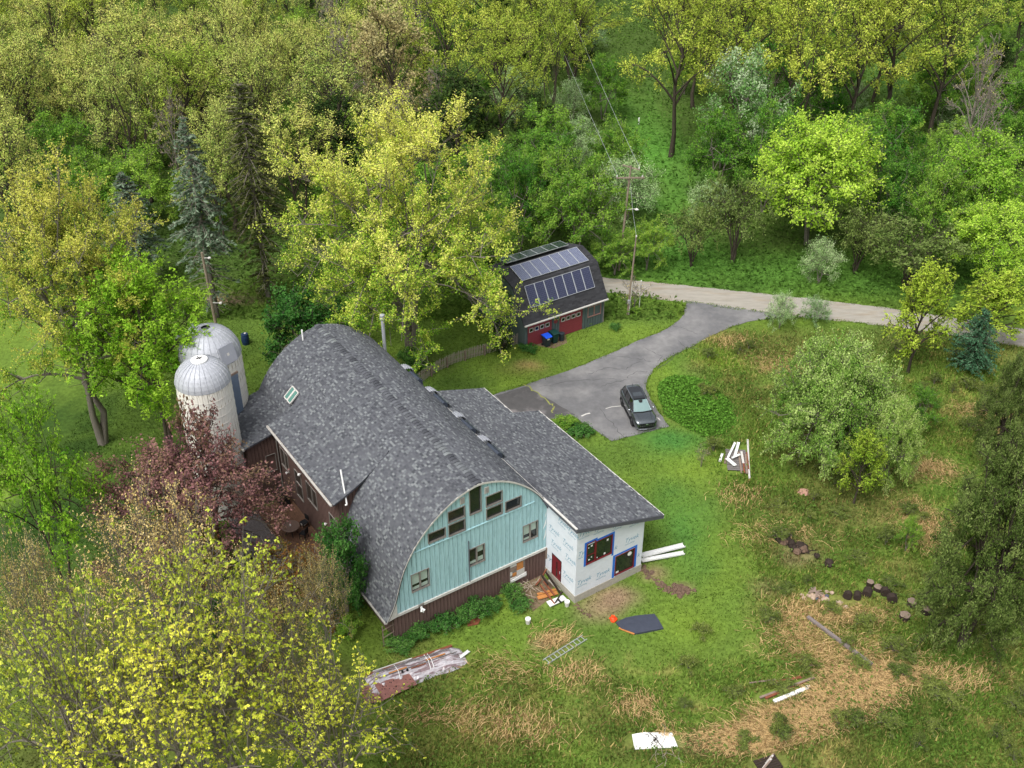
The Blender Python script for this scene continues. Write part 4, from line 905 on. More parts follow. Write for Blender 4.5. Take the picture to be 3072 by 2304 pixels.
# solar panels
def solarmat(name, c1, c2, line, rough=.12):
    m = bpy.data.materials.new(name); m.use_nodes = True; t = m.node_tree; N = t.nodes; K = t.links; p = N['Principled BSDF']; p.inputs['Roughness'].default_value = rough
    tc = N.new('ShaderNodeTexCoord'); mp = N.new('ShaderNodeMapping'); K.new(tc.outputs['Object'], mp.inputs['Vector'])
    br = N.new('ShaderNodeTexBrick'); br.offset = 0; br.inputs['Scale'].default_value = 1; br.inputs['Brick Width'].default_value = .158; br.inputs['Row Height'].default_value = .158; br.inputs['Mortar Size'].default_value = .008
    br.inputs['Color1'].default_value = c1; br.inputs['Color2'].default_value = c2; br.inputs['Mortar'].default_value = line
    K.new(mp.outputs[0], br.inputs['Vector']); K.new(br.outputs['Color'], p.inputs['Base Color']); return m
SOL1 = solarmat('solar_cells', srgb(38, 42, 66), srgb(44, 48, 74), srgb(92, 96, 118)); SOL2 = solarmat('solar_cells_pale', srgb(84, 90, 112), srgb(96, 102, 124), srgb(150, 154, 168), .16); SOL3 = solarmat('solar_cells_dark', srgb(28, 44, 38), srgb(32, 50, 42), srgb(90, 100, 92), .1)
def panels(a0, a1, n, p, q, m, name='solar_panel', lift=.1):
    "n panels side by side, p, q = (b,z) of lower and upper edge"
    w_ = (a1-a0)/n; L_ = math.dist(p, q); dx, dz = (q[0]-p[0])/L_, (q[1]-p[1])/L_; ang = math.atan2(dz, dx)
    f = MB(); t = .045
    for (x0, y0, x1, y1) in ((0, 0, w_-.015, .035), (0, L_-.035, w_-.015, L_), (0, .035, .035, L_-.035), (w_-.05, .035, w_-.015, L_-.035)): f.box(x0, y0, -.04, x1, y1, .012)
    fm = f.mesh('panel_frame', M_ALU); g = MB(); g.box(.035, .035, -.03, w_-.05, L_-.035, 0); gm = g.mesh(name, m)
    for i in range(n):
        o = link(name, gm, GAR, (a0+i*w_, p[0]-dz*lift, p[1]+dx*lift)); o.rotation_euler = (ang, 0, 0)
        link('panel_frame', fm, o)
    for y in (.25, .75):
        r_ = MB(); bb = p[0]+(q[0]-p[0])*y; zz = p[1]+(q[1]-p[1])*y; r_.bar((a0, bb-dz*lift*.3, zz+dx*lift*.3), (a1, bb-dz*lift*.3, zz+dx*lift*.3), .04, .06); r_.build('mounting_rail', M_ALU, GAR)
panels(.85, 7.72, 7, (.37, 3.62), (1.36, 5.27), SOL1)
panels(.9, 8.0, 7, (1.72, 5.5), (3.62, 6.05), SOL2, lift=.14)
panels(.9, 7.5, 6, (4.05, 6.12), (5.35, 6.0), SOL3, lift=.2)
# ================================================================== vehicle
def make_car():
    f2 = ((9.3+11.0)/2, 67.7); r2 = (9.62, 70.4); hd = math.atan2(f2[1]-r2[1], f2[0]-r2[0])
    c = ((f2[0]+r2[0])/2, (f2[1]+r2[1])/2)
    car = empty('parked_car', (c[0], c[1], .05), hd, 'dark grey sport utility car parked at the end of the driveway', 'car')
    PAINT = mat('car_paint', srgb(112, 118, 120), .2, metal=.92, var=.03, coat=1.0, spec=.5); PLAS = mat('black_plastic', srgb(22, 22, 24), .55, var=.05)
    CG = mat('car_glass', srgb(16, 18, 20), .04, var=.02, spec=.9, coat=.6); WS = mat('windscreen', srgb(118, 142, 140), .05, var=.05, spec=.8, coat=.7); CHR = mat('chrome', srgb(190, 192, 195), .18, metal=.9, var=.02)
    LENS = mat('lamp_lens', srgb(190, 196, 200), .1, var=.05)
    # lower body: stations (x, hw sill, hw mid, hw shoulder, z sill, z mid, z shoulder, z centre)
    ST = [(-2.31, .66, .74, .66, .42, .72, .98, 1.0), (-2.2, .78, .88, .8, .3, .72, 1.04, 1.06), (-1.9, .84, .925, .86, .24, .68, 1.06, 1.1), (-1.35, .87, .935, .88, .22, .66, 1.05, 1.12), (-.4, .86, .92, .87, .21, .64, 1.02, 1.12),
          (.5, .86, .92, .86, .21, .63, 1.0, 1.1), (1.02, .87, .93, .84, .22, .64, .99, 1.06), (1.45, .87, .935, .82, .24, .66, .97, 1.03), (1.85, .85, .92, .78, .26, .67, .93, .98), (2.14, .78, .86, .7, .28, .64, .86, .9), (2.28, .66, .76, .6, .32, .6, .76, .78), (2.34, .56, .66, .5, .36, .54, .66, .67)]
    mb = MB(); mb.sm = True; vs = []
    def ring(s):
        x, a, b, c_, z0, z1, z2, z3 = s
        h = [(0, z0), (a*.8, z0), (a, z0+.06), (b-.01, (z0+z1)/2), (b, z1), ((b+c_)/2+.02, (z1+z2)/2+.06), (c_, z2), (c_*.72, z2+(z3-z2)*.55), (c_*.35, z2+(z3-z2)*.9), (0, z3)]
        return [(x, y, z) for y, z in h]+[(x, -y, z) for y, z in h[-2:0:-1]]
    for s in ST: vs += ring(s)
    k = len(ring(ST[0])); fs = []
    for i in range(len(ST)-1):
        for j in range(k): fs.append((i*k+j, i*k+(j+1) % k, (i+1)*k+(j+1) % k, (i+1)*k+j))
    fs += [tuple(range(k-1, -1, -1)), tuple((len(ST)-1)*k+j for j in range(k))]
    mb.add(vs, fs); body = mb.build('body', PAINT, car)
    # greenhouse
    bl = [(1.08, .74), (.1, .8), (-1.1, .81), (-2.12, .7)]; tl = [(.28, .55), (-.2, .6), (-1.2, .6), (-1.86, .52)]; zb, ztp = 1.0, 1.63; zt_ = [1.58, 1.64, 1.63, 1.56]; zb_ = [1.03, 1.02, 1.03, 1.1]
    B = [Vector((x, y, zb_[i])) for i, (x, y) in enumerate(bl)]; T = [Vector((x, y, zt_[i])) for i, (x, y) in enumerate(tl)]; m = lambda v: Vector((v.x, -v.y, v.z))
    g = MB(); g.add(B+T, [(i, i+4, i+5, i+1) for i in range(3)]); g.build('side_glass', CG, car)
    g = MB(); g.add([m(v) for v in B+T], [(i+1, i+5, i+4, i) for i in range(3)]); g.build('side_glass', CG, car)
    g = MB(); cB = Vector((1.2, 0, 1.05)); cT = Vector((.36, 0, 1.61)); g.sm = True
    g.add([B[0], cB, m(B[0]), m(T[0]), cT, T[0]], [(5, 4, 1, 0), (4, 3, 2, 1)]); g.build('windscreen', WS, car)
    g = MB(); g.add([cT+Vector((.01, .17, .0)), cT+Vector((.01, -.17, .0)), cT+Vector((.2, -.1, -.115)), cT+Vector((.2, .1, -.115))], [(0, 3, 2, 1)]); g.build('sensor_patch', PLAS, car)
    g = MB(); g.add([B[3], m(B[3]), m(T[3]), T[3]], [(0, 1, 2, 3)]); g.build('rear_glass', CG, car)
    g = MB(); g.sm = True
    rp = []
    for i in range(4):
        x = T[i].x; hw = T[i].y; z = T[i].z
        rp += [(x, hw, z), (x, hw*.55, z+.035), (x, -hw*.55, z+.035), (x, -hw, z)]
    g.add(rp, [(i*4+j, i*4+j+1, i*4+j+5, i*4+j+4) for i in range(3) for j in range(3)]); g.build('roof', PAINT, car)
    g = MB(); g.add([(.2, .46, 1.66), (.2, -.46, 1.66), (-1.45, -.48, 1.672), (-1.45, .48, 1.672)], [(0, 1, 2, 3)]); g.v = [(x, y, z+.004) for x, y, z in g.v]; g.build('glass_roof', CG, car)
    for s in (1, -1):
        M_ = (lambda v: v) if s == 1 else m
        for (p, q, wd) in ((B[0], T[0], .07), (B[3], T[3], .12)):
            g = MB(); g.bar(M_(p), M_(q), wd, .05, (0, 1, 0)); g.build('pillar', PAINT, car)
        for x in (-.2, -1.15):
            g = MB(); g.bar(M_(Vector((x+.05, .815, 1.02))), M_(Vector((x, .605, 1.63))), .07, .02, (0, 1, 0)); g.build('pillar', PLAS, car)
        g = MB(); g.tube([M_(Vector((.15, .6, 1.66))), M_(Vector((-.2, .61, 1.7))), M_(Vector((-1.5, .6, 1.7))), M_(Vector((-1.8, .55, 1.63)))], .022, 6); g.build('roof_rail', CHR, car)
        g = MB(); g.bar(M_(Vector((1.0, .8, 1.02))), M_(Vector((-2.0, .78, 1.08))), .02, .03); g.build('window_trim', CHR, car)
        g = MB(); g.sm = True; g.tube([M_(Vector((.78, .86, 1.06))), M_(Vector((.8, .97, 1.1))), M_(Vector((.76, 1.06, 1.1)))], [.05, .1, .06], 8); g.build('mirror', CHR, car)
        g = MB(); g.box(-1.5, s*.9 if s > 0 else -.945, .26, 1.5, .945 if s > 0 else -.9, .4); g.build('sill_cladding', PLAS, car)
        g = MB(); g.add([M_(Vector(p)) for p in [(2.2, .5, .8), (2.06, .78, .84), (2.02, .83, .74), (2.2, .68, .7), (2.26, .56, .7)]], [(0, 1, 2, 3, 4) if s < 0 else (4, 3, 2, 1, 0)]); g.v = [(x+.03, y*1.012, z+.012) for x, y, z in g.v]; g.build('headlight', LENS, car)
        g = MB(); g.box(-2.33, .5*s-.2, .82, -2.2, .5*s+.28*1, .92); g.build('tail_lamp', mat('red_lamp', srgb(110, 20, 22), .2), car)
        for x in (1.36, -1.38):
            g = MB(); n_ = 28; prof = [(.235, -.11), (.33, -.12), (.365, -.08), (.365, .08), (.33, .12), (.235, .11)]
            g.lathe(prof, n_); me = g.mesh('tyre', M_BLACK); wh = link('wheel', me, car, (x, s*.82, .365)); wh.rotation_euler = (R(-90)*s, 0, 0)
            g = MB(); g.lathe([(.24, .085), (.05, .1), (0, .1)], 20); g.v = [(a, b, c2-.02) for a, b, c2 in g.v]; link('rim_disc', g.mesh('rim_disc', PLAS), wh)
            for k_ in range(5):
                a = k_*2*math.pi/5; g = MB(); g.bar((.04*math.cos(a), .04*math.sin(a), .1), (.235*math.cos(a), .235*math.sin(a), .095), .055, .03); link('spoke', g.mesh('spoke', CHR), wh)
            g = MB(); pts = [(x+.42*math.cos(t), s*.925, .36+.42*math.sin(t)) for t in [math.pi*k2/10 for k2 in range(11)]]; g.tube(pts, .04, 6); g.build('arch_cladding', PLAS, car)
    g = MB(); g.add([(2.31, .62, .74), (2.31, -.62, .74), (2.385, -.52, .5), (2.385, .52, .5)], [(0, 1, 2, 3)]); g.box(2.2, -.6, .38, 2.37, .6, .72); gr = g.build('grille', PLAS, car)
    for k_ in range(7):
        y = -.48+k_*.16; g = MB(); g.bar((2.385, y, .5), (2.345, y*1.1, .72), .02, .03); g.build('grille_bar', CHR, gr)
    g = MB(); g.box(2.36, -.09, .66, 2.4, .09, .72); g.build('badge', CHR, gr)
    g = MB(); g.tube([(2.1, -.82, .3), (2.33, -.6, .27), (2.4, 0, .26), (2.33, .6, .27), (2.1, .82, .3)], .035, 6); g.build('skid_trim', CHR, car)
    g = MB(); g.tube([(1.12, -.74, 1.045), (1.24, 0, 1.075), (1.12, .74, 1.045)], .03, 6); g.build('wiper_cowl', PLAS, car)
    g = MB(); g.tube([(-1.72, 0, 1.64), (-1.82, 0, 1.74)], [.03, .01], 6); g.build('aerial', PLAS, car)
    for s in (1, -1):
        g = MB(); g.tube([(1.15, s*.6, 1.035), (1.6, s*.52, 1.02), (2.1, s*.42, .905)], .006, 4); g.build('bonnet_crease', PLAS, car)
make_car()

# ================================================================== bins, fence, poles
def bin_(x, y, rz, body, lid, label, sc=1.0):
    b = empty('wheelie_bin', (x, y, 0), rz, label, 'bin', 'bins beside the garage door')
    m_ = MB(); w0, w1 = .22*sc, .3*sc; d0, d1 = .25*sc, .36*sc; h = 1.0*sc
    m_.add([(-w0, -d0, .06), (w0, -d0, .06), (w0, d0, .06), (-w0, d0, .06), (-w1, -d1, h), (w1, -d1, h), (w1, d1, h), (-w1, d1, h)], [(3, 2, 1, 0), (0, 1, 5, 4), (1, 2, 6, 5), (2, 3, 7, 6), (3, 0, 4, 7)]); m_.box(-w1-.02, -d1-.02, h-.06, w1+.02, d1+.02, h); m_.build('body', body, b)
    m_ = MB(); l = d1+.03; pr = [(-l-.02, h+.01), (-l*.8, h+.07), (0, h+.12), (l*.8, h+.12), (l+.04, h+.05)]
    vs = [(x_, y_, z_) for x_ in (-w1-.03, w1+.03) for y_, z_ in pr]+[(x_, y_, h-.0) for x_ in (-w1-.03, w1+.03) for y_ in (-l-.02, l+.04)]
    m_.add(vs, [(i, i+5, i+6, i+1) for i in range(4)]+[(10, 0, 1, 2, 3, 4, 11), (13, 9, 8, 7, 6, 5, 12)]); m_.build('lid', lid, b)
    for s in (-1, 1):
        m_ = MB(); m_.lathe([(.0, -.03), (.11, -.03), (.11, .03), (0, .03)], 12); o = link('wheel', m_.mesh('wheel', M_BLACK), b, (s*(w0+.05), d0+.02, .11)); o.rotation_euler = (0, R(90), 0)
    m_ = MB(); m_.tube([(-w1, d1+.08, h-.02), (w1, d1+.08, h-.02)], .018, 6); m_.build('handle', body, b); return b
M_BINB = mat('bin_grey', srgb(44, 52, 58), .5, var=.08); M_BLUE = mat('blue_lid', srgb(32, 84, 214), .4, var=.06); M_BING = mat('bin_green', srgb(24, 58, 54), .5, var=.08)
b_ = bin_(3.0, 79.55, AX, M_BINB, M_BLUE, 'grey wheeled bin with a bright blue lid'); m_ = MB(); m_.box(-.18, -.375, .78, .05, -.36, .93); m_.build('sticker', M_OFFW, b_)
bin_(3.65, 80.15, AX, M_BING, M_BING, 'dark green wheeled bin behind the blue-lidded one'); 
b_ = empty('refuse_can', (4.35, 80.5, 0), 0, 'small round black refuse can at the end of the bins', 'bin', 'bins beside the garage door')
m_ = MB(); m_.lathe([(.2, 0), (.25, .7), (.27, .7), (.27, .74), (.12, .8), (0, .81)], 16); m_.build('body', M_BINB, b_); m_ = MB(); m_.box(-.3, -.03, .5, -.24, .03, .62); m_.build('handle', M_BINB, b_)
# picket fence
FP = smooth([(.75, 80.0), (-.61, 79.0), (-2.07, 78.2), (-3.37, 77.55), (-4.66, 76.8), (-5.91, 75.7), (-6.75, 74.7), (-7.8, 73.2)], 2)
FP, fl_ = resample(FP, 72)
FEN = empty('picket_fence', (FP[0][0], FP[0][1], 0), 0, 'curved weathered grey picket fence running from the garage under the big maple', 'fence')
pk = MB(); pk.add([(-.035, -.012, .08), (.035, -.012, .08), (.035, .012, .08), (-.035, .012, .08), (-.035, -.012, 1.06), (.035, -.012, 1.06), (.035, .012, 1.06), (-.035, .012, 1.06), (0, -.012, 1.15), (0, .012, 1.15)],
    [(0, 1, 5, 8, 4), (3, 7, 9, 6, 2), (1, 2, 6, 5), (0, 4, 7, 3), (5, 6, 9, 8), (4, 8, 9, 7)]); M_PICK = mat('grey_picket', srgb(158, 148, 136), .85, var=.2, scale=6); pke = pk.mesh('picket', M_PICK)
rr = random.Random(2)
for i in range(0, 72):
    a = FP[i]; b = FP[min(i+1, 72)]; an = math.atan2(b[1]-a[1], b[0]-a[0])
    o = link('picket', pke, FEN, (a[0]-FP[0][0], a[1]-FP[0][1], rr.uniform(-.04, .03)), an); o.rotation_euler = (rr.uniform(-.03, .03), rr.uniform(-.04, .04), an)
    if i % 12 == 0:
        m_ = MB(); m_.box(-.05, .02, 0, .05, .12, 1.0); o = m_.build('post', M_WOOD, FEN, (a[0]-FP[0][0], a[1]-FP[0][1], 0), an)
for z in (.35, .85):
    for i in range(0, 72, 12):
        m_ = MB()
        for k in range(i, min(i+12, 72)):
            a, b = FP[k], FP[k+1]; m_.bar((a[0]-FP[0][0], a[1]-FP[0][1]+.03, z), (b[0]-FP[0][0], b[1]-FP[0][1]+.03, z), .03, .07)
        m_.build('rail', M_WOOD, FEN)
M_POLE = mat('pole_wood', srgb(136, 122, 106), .9, var=.3, scale=5, stretch=(4, 4, .5), bump=.4)
# main line pole with crossarms: base hidden in the shrubs north of the garage
bx, by = gnd(1856, 812); tx_, ty_ = bx+.55, by+.1
ph = CAMZ+by*(ray(1893, 497)[2]/ray(1893, 497)[1])
POLE = empty('utility_pole', (bx, by, 0), 0, 'tall wooden utility pole with crossarms beyond the garage', 'utility pole', 'utility poles')
tpx = (1893-1536)/FPX; 
# lean so that the top sits where it should in space
dtop = by*ct-(ph-CAMZ)*st; topx = 1536; xt = (1893-1536)/FPX*dtop-bx
m_ = MB(); m_.tube([(0, 0, 0), (xt*.5, 0, ph*.5), (xt, 0, ph)], [.13, .11, .085], 10); m_.build('pole', M_POLE, POLE)
arm = MB(); z1 = ph-1.15; arm.bar((xt*.93-1.3, -.12, z1), (xt*.93+1.35, -.12, z1+.02), .12, .12); arm.build('crossarm', M_POLE, POLE)
arm = MB(); arm.bar((xt-.75, .5, ph-.12), (xt+.8, -.45, ph-.25), .1, .1); arm.build('crossarm', M_POLE, POLE)
for s in (-1, 1):
    m_ = MB(); m_.bar((xt*.93+s*.4, -.14, z1-.03), (xt*.9, -.1, z1-.5), .04, .03); m_.build('brace', M_POLE, POLE)
INS = [(xt*.93-1.2, -.12, z1+.07), (xt*.93+1.15, -.12, z1+.07), (xt+.72, -.4, ph-.17)]
for p in INS:
    m_ = MB(); m_.lathe([(.05, 0), (.07, .05), (.05, .09), (.08, .13), (.04, .2), (0, .21)], 10, p); m_.build('insulator', M_OFFW, POLE)
m_ = MB(); zl = ph*.6; m_.tube([(xt*.6, -.1, zl), (xt*.6+.8, -.5, zl+.25)], .03, 6); m_.lathe([(0, -.05), (.16, -.04), (.2, .03), (.08, .12), (0, .13)], 12, (xt*.6+.95, -.6, zl+.22)); m_.build('yard_lamp', M_OFFW, POLE)
# two conductors to a pole far up the clearing
far = []
for (p, fx, fy, fz) in ((INS[0], -13.0, 215.0, 15.5), (INS[2], -11.0, 215.0, 15.5)):
    m_ = MB(); P_ = []
    for k in range(25):
        t = k/24; P_.append((p[0]+(fx+16-bx-3.5)*t, p[1]+(fy-by)*t, p[2]+(fz-p[2])*t-2.4*4*t*(1-t)*.6+.2*(1-t)))
    m_.tube(P_, .016, 5, False); m_.build('conductor', M_ALU, POLE)
# second pole by the garage
pb = gnd(1883, 943); ph2 = CAMZ+pb[1]*(ray(1909, 707)[2]/ray(1909, 707)[1]); d2 = pb[1]*ct-(ph2-CAMZ)*st; xt2 = (1909-1536)/FPX*d2-pb[0]
P2 = empty('utility_pole', (pb[0], pb[1], 0), 0, 'short grey service pole standing on the lawn right of the garage', 'utility pole', 'utility poles')
m_ = MB(); m_.tube([(0, 0, 0), (xt2*.5, 0, ph2*.5), (xt2, 0, ph2)], [.11, .09, .065], 10); m_.build('pole', M_POLE, P2)
m_ = MB(); m_.tube([(.1, -.1, 0), (xt2*.4+.09, -.1, ph2*.42)], .035, 6); m_.build('conduit', M_OFFW, P2)
m_ = MB(); m_.lathe([(.05, 0), (.08, .1), (.04, .2), (0, .22)], 8, (xt2, -.1, ph2-.1)); m_.build('insulator', M_OFFW, P2)
m_ = MB(); m_.tube([(xt2, 0, ph2), (xt2*.5+(xt+bx-pb[0])*.5, (by-pb[1])*.5, (ph2+z1)/2-.6), (xt*.93+bx-pb[0]+.1, by-pb[1], z1-.6)], .014, 5, False); m_.build('service_cable', M_ALU, P2)
m_ = MB(); m_.box(-.1, -.24, 1.2, .14, -.13, 1.6); m_.build('meter_box', M_METAL, P2)
# slim white marker rod by the sapling
rx, ry = z3(1633, 890)
RD = empty('marker_rod', (rx, ry, 0), 0, 'slim white rod standing beside the bare sapling right of the service pole', 'rod')
m_ = MB(); m_.tube([(0, 0, 0), (.02, 0, 3.0)], .035, 6); m_.build('rod', M_OFFW, RD); m_ = MB(); m_.lathe([(0, 0), (.06, .03), (.05, .12), (0, .14)], 8, (.02, 0, 3.0)); m_.build('rod_cap', M_WHITE, RD)
# pole behind the silos
gx_, gy_ = gnd(655, 1010); P3 = empty('utility_pole', (gx_, gy_, 0), 0, 'grey pole with small lamps behind the silos', 'utility pole', 'utility poles')
m_ = MB(); hp = 8.2; m_.tube([(0, 0, 0), (-.15, 0, hp)], [.15, .11], 10); m_.build('pole', M_POLE, P3)
for z, s in ((hp-.5, .5), (3.4, .8)):
    m_ = MB(); m_.tube([(-.1, 0, z), (s, -.3, z+.15)], .03, 6); m_.lathe([(0, -.06), (.14, -.04), (.12, .06), (0, .1)], 10, (s, -.3, z+.15)); m_.build('yard_lamp', M_OFFW, P3)
tx2, ty2 = gnd(1925, 382)
o = MB(); o.box(-.1, -.03, 0, .1, .03, .9); tag(o.build('marker_post', M_WHITE, None, (16.6, 135.7, 0)), 'small white marker post in the grassy clearing', 'post')
# blue tub behind the barn
tb_ = empty('water_butt', gnd(738, 1032)+(0,), 0, 'dark blue barrel under the shrub behind the silos', 'barrel')
m_ = MB(); m_.lathe([(.28, 0), (.34, .3), (.34, .7), (.28, 1.0), (.3, 1.02), (.25, 1.04), (0, 1.05)], 18); m_.build('body', mat('navy_plastic', srgb(30, 50, 84), .5), tb_); m_ = MB(); m_.lathe([(0, 0), (.1, .02), (.1, .06), (0, .08)], 10, (.05, 0, 1.05)); m_.build('lid', M_OFFW, tb_)

# ================================================================== things lying about the yard
def gg(p, z=0): return gnd(p[0], p[1], z)
def zz(x, y): return float(gheight(x, y))
def loose(name, p, q, wd, ht, z0, z1, m, label, cat, group=None, tilt=0, notch=True):
    "a loose plank or length of trim, with sawn ends"
    p = Vector((p[0], p[1], z0+ht/2)); q = Vector((q[0], q[1], z1+ht/2)); c = (p+q)/2
    mb = MB(); mb.bar(p-c, q-c, wd, ht)
    o = mb.build(name, m); o.location = c; return tag(o, label, cat, group)
def channel(name, p, q, wd, ht, z0, z1, m, label, cat, group=None):
    "U shaped length of gutter or trim"
    p = Vector((p[0], p[1], z0)); q = Vector((q[0], q[1], z1)); c = (p+q)/2; d = (q-p).normalized(); s = d.cross(Vector((0, 0, 1))).normalized()
    mb = MB(); mb.bar(p-c, q-c, wd, .02)
    for k in (-1, 1): mb.bar(p-c+s*k*wd/2+Vector((0, 0, ht/2)), q-c+s*k*wd/2+Vector((0, 0, ht/2)), .02, ht)
    o = mb.build(name, m); o.location = c; return tag(o, label, cat, group)
# aluminium ladder
l0, l1 = (1.95, 43.52), (4.38, 45.47); dv = Vector((l1[0]-l0[0], l1[1]-l0[1], 0)); LL = dv.length; dv.normalize(); sv = Vector((-dv.y, dv.x, 0)); 
LD = empty('ladder', (l0[0], l0[1], 0), math.atan2(dv.y, dv.x), 'aluminium ladder lying flat in the grass', 'ladder')
for s in (-.2, .2):
    m_ = MB(); m_.bar((0, s, .09), (LL, s, .09), .035, .08); m_.build('stile', M_ALU, LD)
for k in range(10):
    m_ = MB(); m_.bar((.15+k*(LL-.3)/9, -.18, .1), (.15+k*(LL-.3)/9, .18, .1), .035, .035); m_.build('rung', M_ALU, LD)
# dark rubber sheet, timber under its edge, orange bag
m_ = MB(); P_ = [(6.36, 46.71), (7.0, 47.1), (7.6, 47.25), (8.79, 47.42), (9.0, 46.9), (9.2, 46.2), (8.3, 45.95), (7.5, 45.75), (6.6, 46.2)]; cx, cy = 7.8, 46.6
n_ = len(P_); rr = random.Random(4); vs = [(x-cx, y-cy, .09+rr.uniform(0, .06)) for x, y in P_]+[((x-cx)*.55, (y-cy)*.55, .12+rr.uniform(0, .05)) for x, y in P_]+[(0, 0, .16)]+[(x-cx, y-cy, 0) for x, y in P_]
m_.add(vs, [(i, (i+1) % n_, n_+(i+1) % n_, n_+i) for i in range(n_)]+[(n_+i, n_+(i+1) % n_, 2*n_) for i in range(n_)]+[(2*n_+1+i, 2*n_+1+(i+1) % n_, (i+1) % n_, i) for i in range(n_)])
m_.sm = False; o = m_.build('rubber_sheet', mat('slate_membrane', srgb(62, 66, 78), .6, var=.1, scale=3)); o.location = (cx, cy, 0); tag(o, 'slate grey roofing membrane spread on the grass beside the orange bag', 'sheet')
loose('board', (6.5, 46.25), (7.4, 45.75), .12, .05, .05, .05, M_WOODO, 'fresh timber offcut poking out under the grey membrane', 'board')
m_ = MB(); rr = random.Random(6); m_.lathe([(.2, 0), (.24, .12), (.16, .24), (.05, .3), (.12, .36), (0, .34)], 9); m_.v = [(x*rr.uniform(.7, 1.3), y*rr.uniform(.7, 1.3), z) for x, y, z in m_.v]; o = m_.build('orange_bag', mat('orange_plastic', srgb(240, 76, 30), .5)); o.location = (6.2, 46.95, 0); tag(o, 'crumpled bright orange bag at the corner of the grey membrane', 'bag')
# buckets
def bucket(x, y, label):
    b = empty('bucket', (x, y, zz(x, y)), .3, label, 'bucket', 'white buckets in the yard'); m_ = MB(); m_.lathe([(.13, 0), (.155, .3), (.17, .3), (.17, .33), (.155, .34), (.155, .38)], 20); m_.build('body', M_OFFW, b)
    m_ = MB(); m_.lathe([(.165, .38), (.17, .41), (.14, .415), (.13, .4), (0, .4)], 20); m_.build('lid', M_WHITE, b)
    m_ = MB(); m_.tube([(.17*math.cos(t), .17*math.sin(t)-.02, .33-.12*math.sin(t)) for t in [math.pi*k/8 for k in range(9)]], .006, 4); m_.build('handle', M_METAL, b)
bx_, by_ = gnd(1584, 1870); bucket(bx_, by_, 'white lidded bucket standing alone on the grass in front of the gable')
bx_, by_ = gnd(1701, 1818); bucket(bx_, by_, 'white lidded bucket beside the white slab at the addition corner')
# white slab, steps
m_ = MB(); P_ = [(2.15, 48.37), (3.2, 48.95), (3.42, 48.62), (2.37, 47.95)]; m_.poly(P_[::-1], (0, 0, .1), (1, 0, 0), (0, 1, 0), .07); m_.v = [(x-2.8, y-48.45, z) for x, y, z in m_.v]; m_.v = [(x, y, .17 if z > .05 and False else z+.0) for x, y, z in m_.v]
o = m_.build('white_slab', M_WHITE); o.location = (2.8, 48.45, .02); tag(o, 'flat white board lying in front of the dismantled wooden stair', 'board')
STP = empty('wooden_stair', (2.3, 50, 0), 0, 'dismantled stair of dark and orange timber by the red door', 'stair')
def bl_(p, q, wd, ht, m, nm): m_ = MB(); m_.bar((p[0]-2.3, p[1]-50, p[2]), (q[0]-2.3, q[1]-50, q[2]), wd, ht); m_.build(nm, m, STP)
qq = lambda x, y, z=0: gnd(*((1500+x*300/2212, 1650+y*300/2212)), z)+(z,)
bl_(qq(1010, 480, .9), qq(1340, 960, .5), .06, .2, M_DARKWOOD, 'stringer'); bl_(qq(920, 560, .7), qq(1060, 760, .6), .06, .2, M_DARKWOOD, 'stringer')
bl_(qq(1380, 920, .75), qq(1200, 1205, .1), .07, .09, M_DARKWOOD, 'rail'); bl_(qq(1280, 1090, .3), qq(1350, 1160, .2), .07, .08, M_BLACK, 'rail')
bl_(qq(1030, 420, 1.1), qq(930, 600, .6), .08, .08, M_WOODR, 'post'); bl_(qq(900, 650, .35), qq(790, 780, .2), .1, .06, M_WOODR, 'post')
bl_(qq(970, 700, .5), qq(1215, 1010, .3), .07, .1, M_WOODR, 'tread_support'); bl_(qq(890, 770, .45), qq(1210, 1200, .15), .08, .1, M_WOODR, 'tread_support')
bl_(qq(830, 1060, .12), qq(1270, 940, .12), .3, .05, M_WOODO, 'tread'); bl_(qq(830, 980, .1), qq(1240, 870, .1), .18, .05, M_WOODO, 'tread'); bl_(qq(1080, 660, .3), qq(1320, 900, .25), .16, .05, M_CONC, 'step_edge')
def sticks(name, px, py, n, L_, m, label, cat, seed, rad=.02, spread=.8):
    rr = random.Random(seed); x, y = gnd(px, py); e = empty(name, (x, y, zz(x, y)), 0, label, cat)
    for i in range(n):
        a = rr.uniform(0, 6.28); p = (rr.gauss(0, spread*.4), rr.gauss(0, spread*.4), rr.uniform(.03, .3)); l = L_*rr.uniform(.4, 1.1); mm = MB()
        mid = (p[0]+math.cos(a)*l*.5, p[1]+math.sin(a)*l*.5, p[2]+rr.uniform(-.02, .2)); q = (p[0]+math.cos(a+.3)*l, p[1]+math.sin(a+.3)*l, max(.03, p[2]+rr.uniform(-.2, .1)))
        mm.tube([p, mid, q], [rad, rad*.8, rad*.5], 5); mm.build('stick', m, e)
    return e
sticks('brush_pile', 1575, 1765, 22, 1.0, mat('pale_twigs', srgb(170, 156, 138), .9), 'heap of pale cut branches against the brown wall', 'brush pile', 3)
sticks('brush_pile', 1985, 2265, 14, 1.3, mat('grey_twigs', srgb(150, 140, 124), .9), 'pale dead twigs in front of the white board', 'brush pile', 5, .015, 1.0)
tr = empty('planter_tray', gnd(1546, 1805)+(0,), .55, 'shallow rusty brown tray in the weeds below the gable', 'tray'); m_ = MB(); m_.box(-.3, -.18, 0, .3, .18, .04); m_.box(-.3, -.18, .04, .3, -.15, .14); m_.box(-.3, .15, .04, .3, .18, .14); m_.box(-.3, -.15, .04, -.27, .15, .14); m_.box(.27, -.15, .04, .3, .15, .14); m_.build('tray', M_WOODR, tr)
